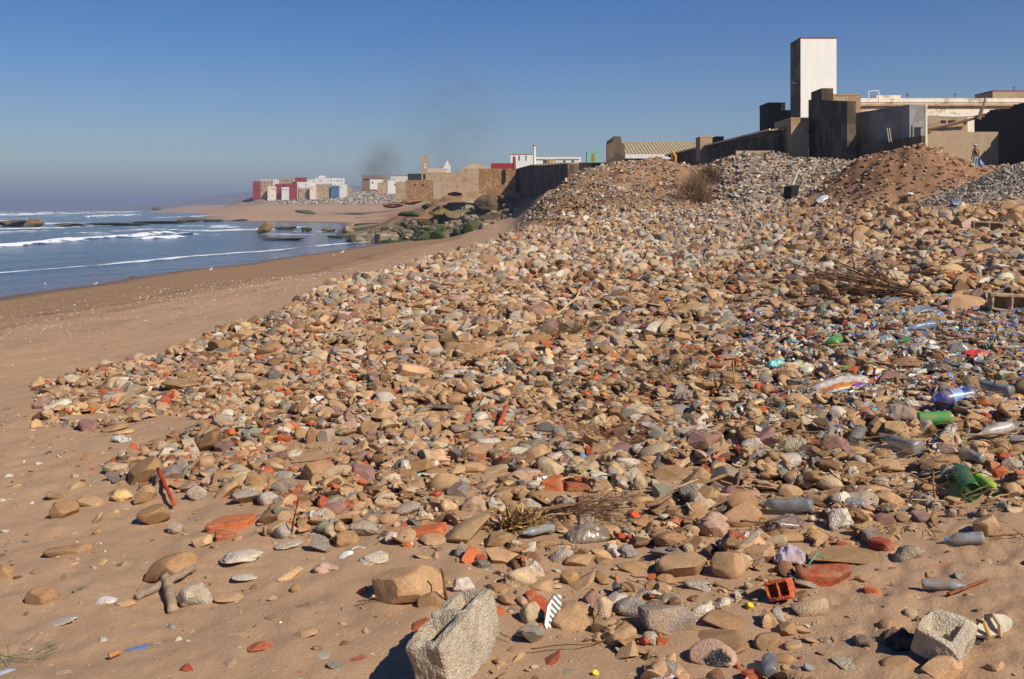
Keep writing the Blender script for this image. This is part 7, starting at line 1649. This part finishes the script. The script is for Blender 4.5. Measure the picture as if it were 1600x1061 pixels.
X, Y, Z = hit(147, 437); boulder(X, Y, Z + .12, .22, .16, .22, '#b06a34', g, 'bundle', 'orange-brown bundle washed up in the shallow wash', 'bundle', None, 'cobble')
X, Y, Z = hit(208, 433); boulder(X, Y, Z + .05, .35, .2, .12, '#6f6458', g, 'driftwood', 'low dark driftwood lump at the water edge', 'driftwood', None, 'rough')
for (px, py, Y, sp, rl, lb) in ((670, 236.3, 190, 1.15, .15, 'dark bird flying level above the slim tower'), (683, 237.5, 230, 1.1, -.2, 'second flying bird just inland of the first')):
    X, _, Z = wpt(px, py, Y); root = empty('flying_bird', (X, Y, Z), rl, label=lb, cat='bird', group='birds flying over the coast')
    J = [(0, 0, 0, .06), (0, .15, .01, .05), (0, .24, .02, .035), (0, -.15, 0, .035), (0, -.3, 0, .02)]; dk = np.array([*lin('#3c3a3a'), 0])
    skin_body('body', J, [(0, 1), (1, 2), (0, 3), (3, 4)], lambda V: np.tile(dk, (len(V), 1)), M['cloth'], root, 1)
    for sgn in (-1, 1):
        mb = MB(); V = []; n = 6
        for i in range(n): t = i / (n - 1); x = sgn * (.03 + sp * t * .5); z = .16 * math.sin(t * 2.2) * (1 if sgn * rl >= 0 else .5); ch = .13 * (1 - t) ** .6 + .012; V += [(x, ch - .1 * t, z), (x, -ch - .12 * t, z), (x, ch - .1 * t, z + .012)]
        mb.add(V, [f_ for i in range(n - 1) for f_ in ((3 * i, 3 * i + 1, 3 * i + 4, 3 * i + 3), (3 * i + 2, 3 * i + 5, 3 * i + 4, 3 * i + 1), (3 * i, 3 * i + 3, 3 * i + 5, 3 * i + 2))], dk); mb.build('wing', M['cloth'], root)
# ------------------------------------------------------------------ smoke and haze
def volume_obj(name, V, Fq, dens, col, label, noisy=True, sc=.03, loc=(0, 0, 0), size=(1, 1, 1), absorb=None):
    m = bpy.data.materials.new(name); m.use_nodes = True; nt = m.node_tree; nt.nodes.remove(nt.nodes['Principled BSDF']); N, L = nt.nodes, nt.links
    pv = N.new('ShaderNodeVolumePrincipled'); pv.inputs['Color'].default_value = col; pv.inputs['Anisotropy'].default_value = .3 if not noisy else 0
    if absorb: pv.inputs['Absorption Color'].default_value = absorb
    if noisy:
        tc = N.new('ShaderNodeTexCoord'); mp = N.new('ShaderNodeMapping'); L.new(tc.outputs['Object'], mp.inputs[0]); n = noise(N, L, mp.outputs[0], sc, 4, .6)
        gr = N.new('ShaderNodeTexGradient'); gr.gradient_type = 'SPHERICAL'; m2 = N.new('ShaderNodeMapping'); L.new(tc.outputs['Object'], m2.inputs[0]); m2.inputs['Scale'].default_value = [1 / s for s in size]; L.new(m2.outputs[0], gr.inputs[0])
        d = mathn(N, L, 'MULTIPLY', maprange(N, L, n, .34, .74, .0, 1), maprange(N, L, gr.outputs['Fac'], 0, .7, 0, 1)); L.new(mathn(N, L, 'MULTIPLY', d, dens), pv.inputs['Density'])
    else: pv.inputs['Density'].default_value = dens
    L.new(pv.outputs[0], N['Material Output'].inputs['Volume'])
    o = put(name, mesh_np(name, V, Fq), m, loc); tag(o, label, kind='stuff'); return o
Vs, Fs_ = ICO[3]
for (px, py, Y, rx, rz, sh, dn, lb) in ((594, 256, 610, 17, 19, .4, .11, 'dark smoke rising from the wide grey-beige block'), (708, 205, 620, 40, 56, .2, .035, 'thin brown smoke drifting above the old town'), (690, 190, 640, 95, 80, .15, .0065, 'broad faint smoke haze high above the old town')):
    X, _, Z = wpt(px, py, Y); V = Vs * np.array([rx, 12, rz]); V[:, 0] += V[:, 2] * sh
    volume_obj('smoke', V, Fs_, dn, (.22, .19, .19, 1), lb, True, .09, (X, Y, Z), (rx * 1.02, 12, rz * 1.02), absorb=(.1, .09, .08, 1))
hb = MB(); hb.box(-9000, 9000, -30, 12600, -10.5, 135); hz = hb.mesh('haze')
m = bpy.data.materials.new('haze'); m.use_nodes = True; nt = m.node_tree; nt.nodes.remove(nt.nodes['Principled BSDF']); pv = nt.nodes.new('ShaderNodeVolumePrincipled')
pv.inputs['Color'].default_value = (.67, .75, .93, 1); pv.inputs['Density'].default_value = .00033; pv.inputs['Anisotropy'].default_value = 0.2; nt.links.new(pv.outputs[0], nt.nodes['Material Output'].inputs['Volume'])
tag(put('haze', hz, m), 'pale blue sea haze over the whole coast', kind='stuff')
# ------------------------------------------------------------------ labels for everything that has none yet
def finish_labels():
    used = {}; marks = []
    bpy.context.view_layer.update()
    for t in THINGS:
        if t[4]: used[t[4]] = 1
    LM = [(t[0], t[1], t[4]) for t in THINGS if t[4] and t[1] < 120 and len(t[4].split()) <= 9]
    short = {}
    import re
    for x, y, l in LM:
        s = re.split(r' (?:on|by|beside|behind|below|above|in|at|with|over|under|near|leaning|lying|seaward|inland|resting|touching|against|like|half|alone|carrying|standing|from|to|sitting|holding|stacked|beyond|between|poking|wedged|caught|along) ', l)[0]
        if len(s.split()) < 2: s = l
        short.setdefault(s, []).append((x, y))
    LM = [(v[0][0], v[0][1], k) for k, v in short.items() if len(v) == 1 and 2 <= len(k.split()) <= 6]
    LX = np.array([[a, b] for a, b, _ in LM])
    FM = [(t[0], t[1], t[4].split(' on ')[0].split(' below ')[0].split(' above ')[0].split(' under ')[0].split(' over ')[0].split(' in front')[0].split(' inland')[0].split(' beside ')[0].split(' near ')[0].split(' at the ')[0].split(' seaward')[0]) for t in THINGS if t[4] and t[7] in ('cliff rock', 'sea rock', 'building', 'ruin') and 150 < t[1] < 320 and -60 < t[0] < 20]
    FX = np.array([[a, b] for a, b, _ in FM])
    SZ = ['small', 'medium-sized', 'large']
    W_ = {'cobble': 'rounded stone', 'chunk': 'angular stone', 'rough': 'concrete lump', 'slab': 'flat slab', 'brick': 'brick fragment', 'shard': 'thin stone shard', 'bottle': 'bottle', 'dry reed': 'reed', 'twig': 'twig', 'boulder': 'boulder'}
    for t in THINGS:
        X, Y, a, o, lab, key, sty, cat = t
        if lab: continue
        col = PAL[key][2] if key in PAL else (key or '')
        base = 'cliff rock' if cat == 'cliff rock' else W_.get(sty, sty or 'stone'); cand = []
        if sty and sty.startswith('bottle'): base = sty
        if base == 'twig': col = 'thin dark'
        px, py = scr(X, Y, CAMZ - 2); 
        d = np.hypot((LX[:, 0] - X), (LX[:, 1] - Y) * .6); idx = np.argsort(d)[:9]
        sz = '' if sty in ('bottle', 'twig', 'dry reed') or (sty or '').startswith('bottle') else ('small ' if a < .06 else 'large ' if a > .12 and a < 5 else '')
        if sty == 'boulder': sz = 'large ' if a > 1.05 else 'small ' if a < .7 else ''
        for i in idx:
            lx, ly, nm = LM[i]; dx = px - (800 + F * lx / ly); dy = Y - ly
            rel = ('just inland of' if dx > 0 else 'just seaward of') if abs(dx) > abs(dy) / Y * 250 else ('just behind' if dy > 0 else 'just in front of')
            cand.append(f"{sz}{col} {base} {rel} the {nm}")
        if sty == 'boulder':
            cand = []; d = np.abs(FX[:, 0] - X) + np.abs(FX[:, 1] - Y); ix = np.argsort(d); col = key
            for i in ix[:6]:
                cand.append(f"{sz}{col} {base} {'in front of' if Y < FX[i, 1] else 'behind'} the {FM[i][2]}")
            for i in ix[:9]:
                for j in ix[:9]:
                    if i != j: cand.append(f"{sz}{col} {base} between the {FM[i][2]} and the {FM[j][2]}")
        else:
          for i in idx[:5]:
            for j in idx[:5]:
                if i != j: cand.append(f"{col} {base} between the {LM[i][2]} and the {LM[j][2]}")
        for c in cand:
            c = ' '.join(c.split())
            if c not in used and len(c.split()) <= 16: break
        used[c] = 1; o['label'] = c; t[4] = c
finish_labels()
for o in COL.objects:
    if '_k' in o: del o['_k']
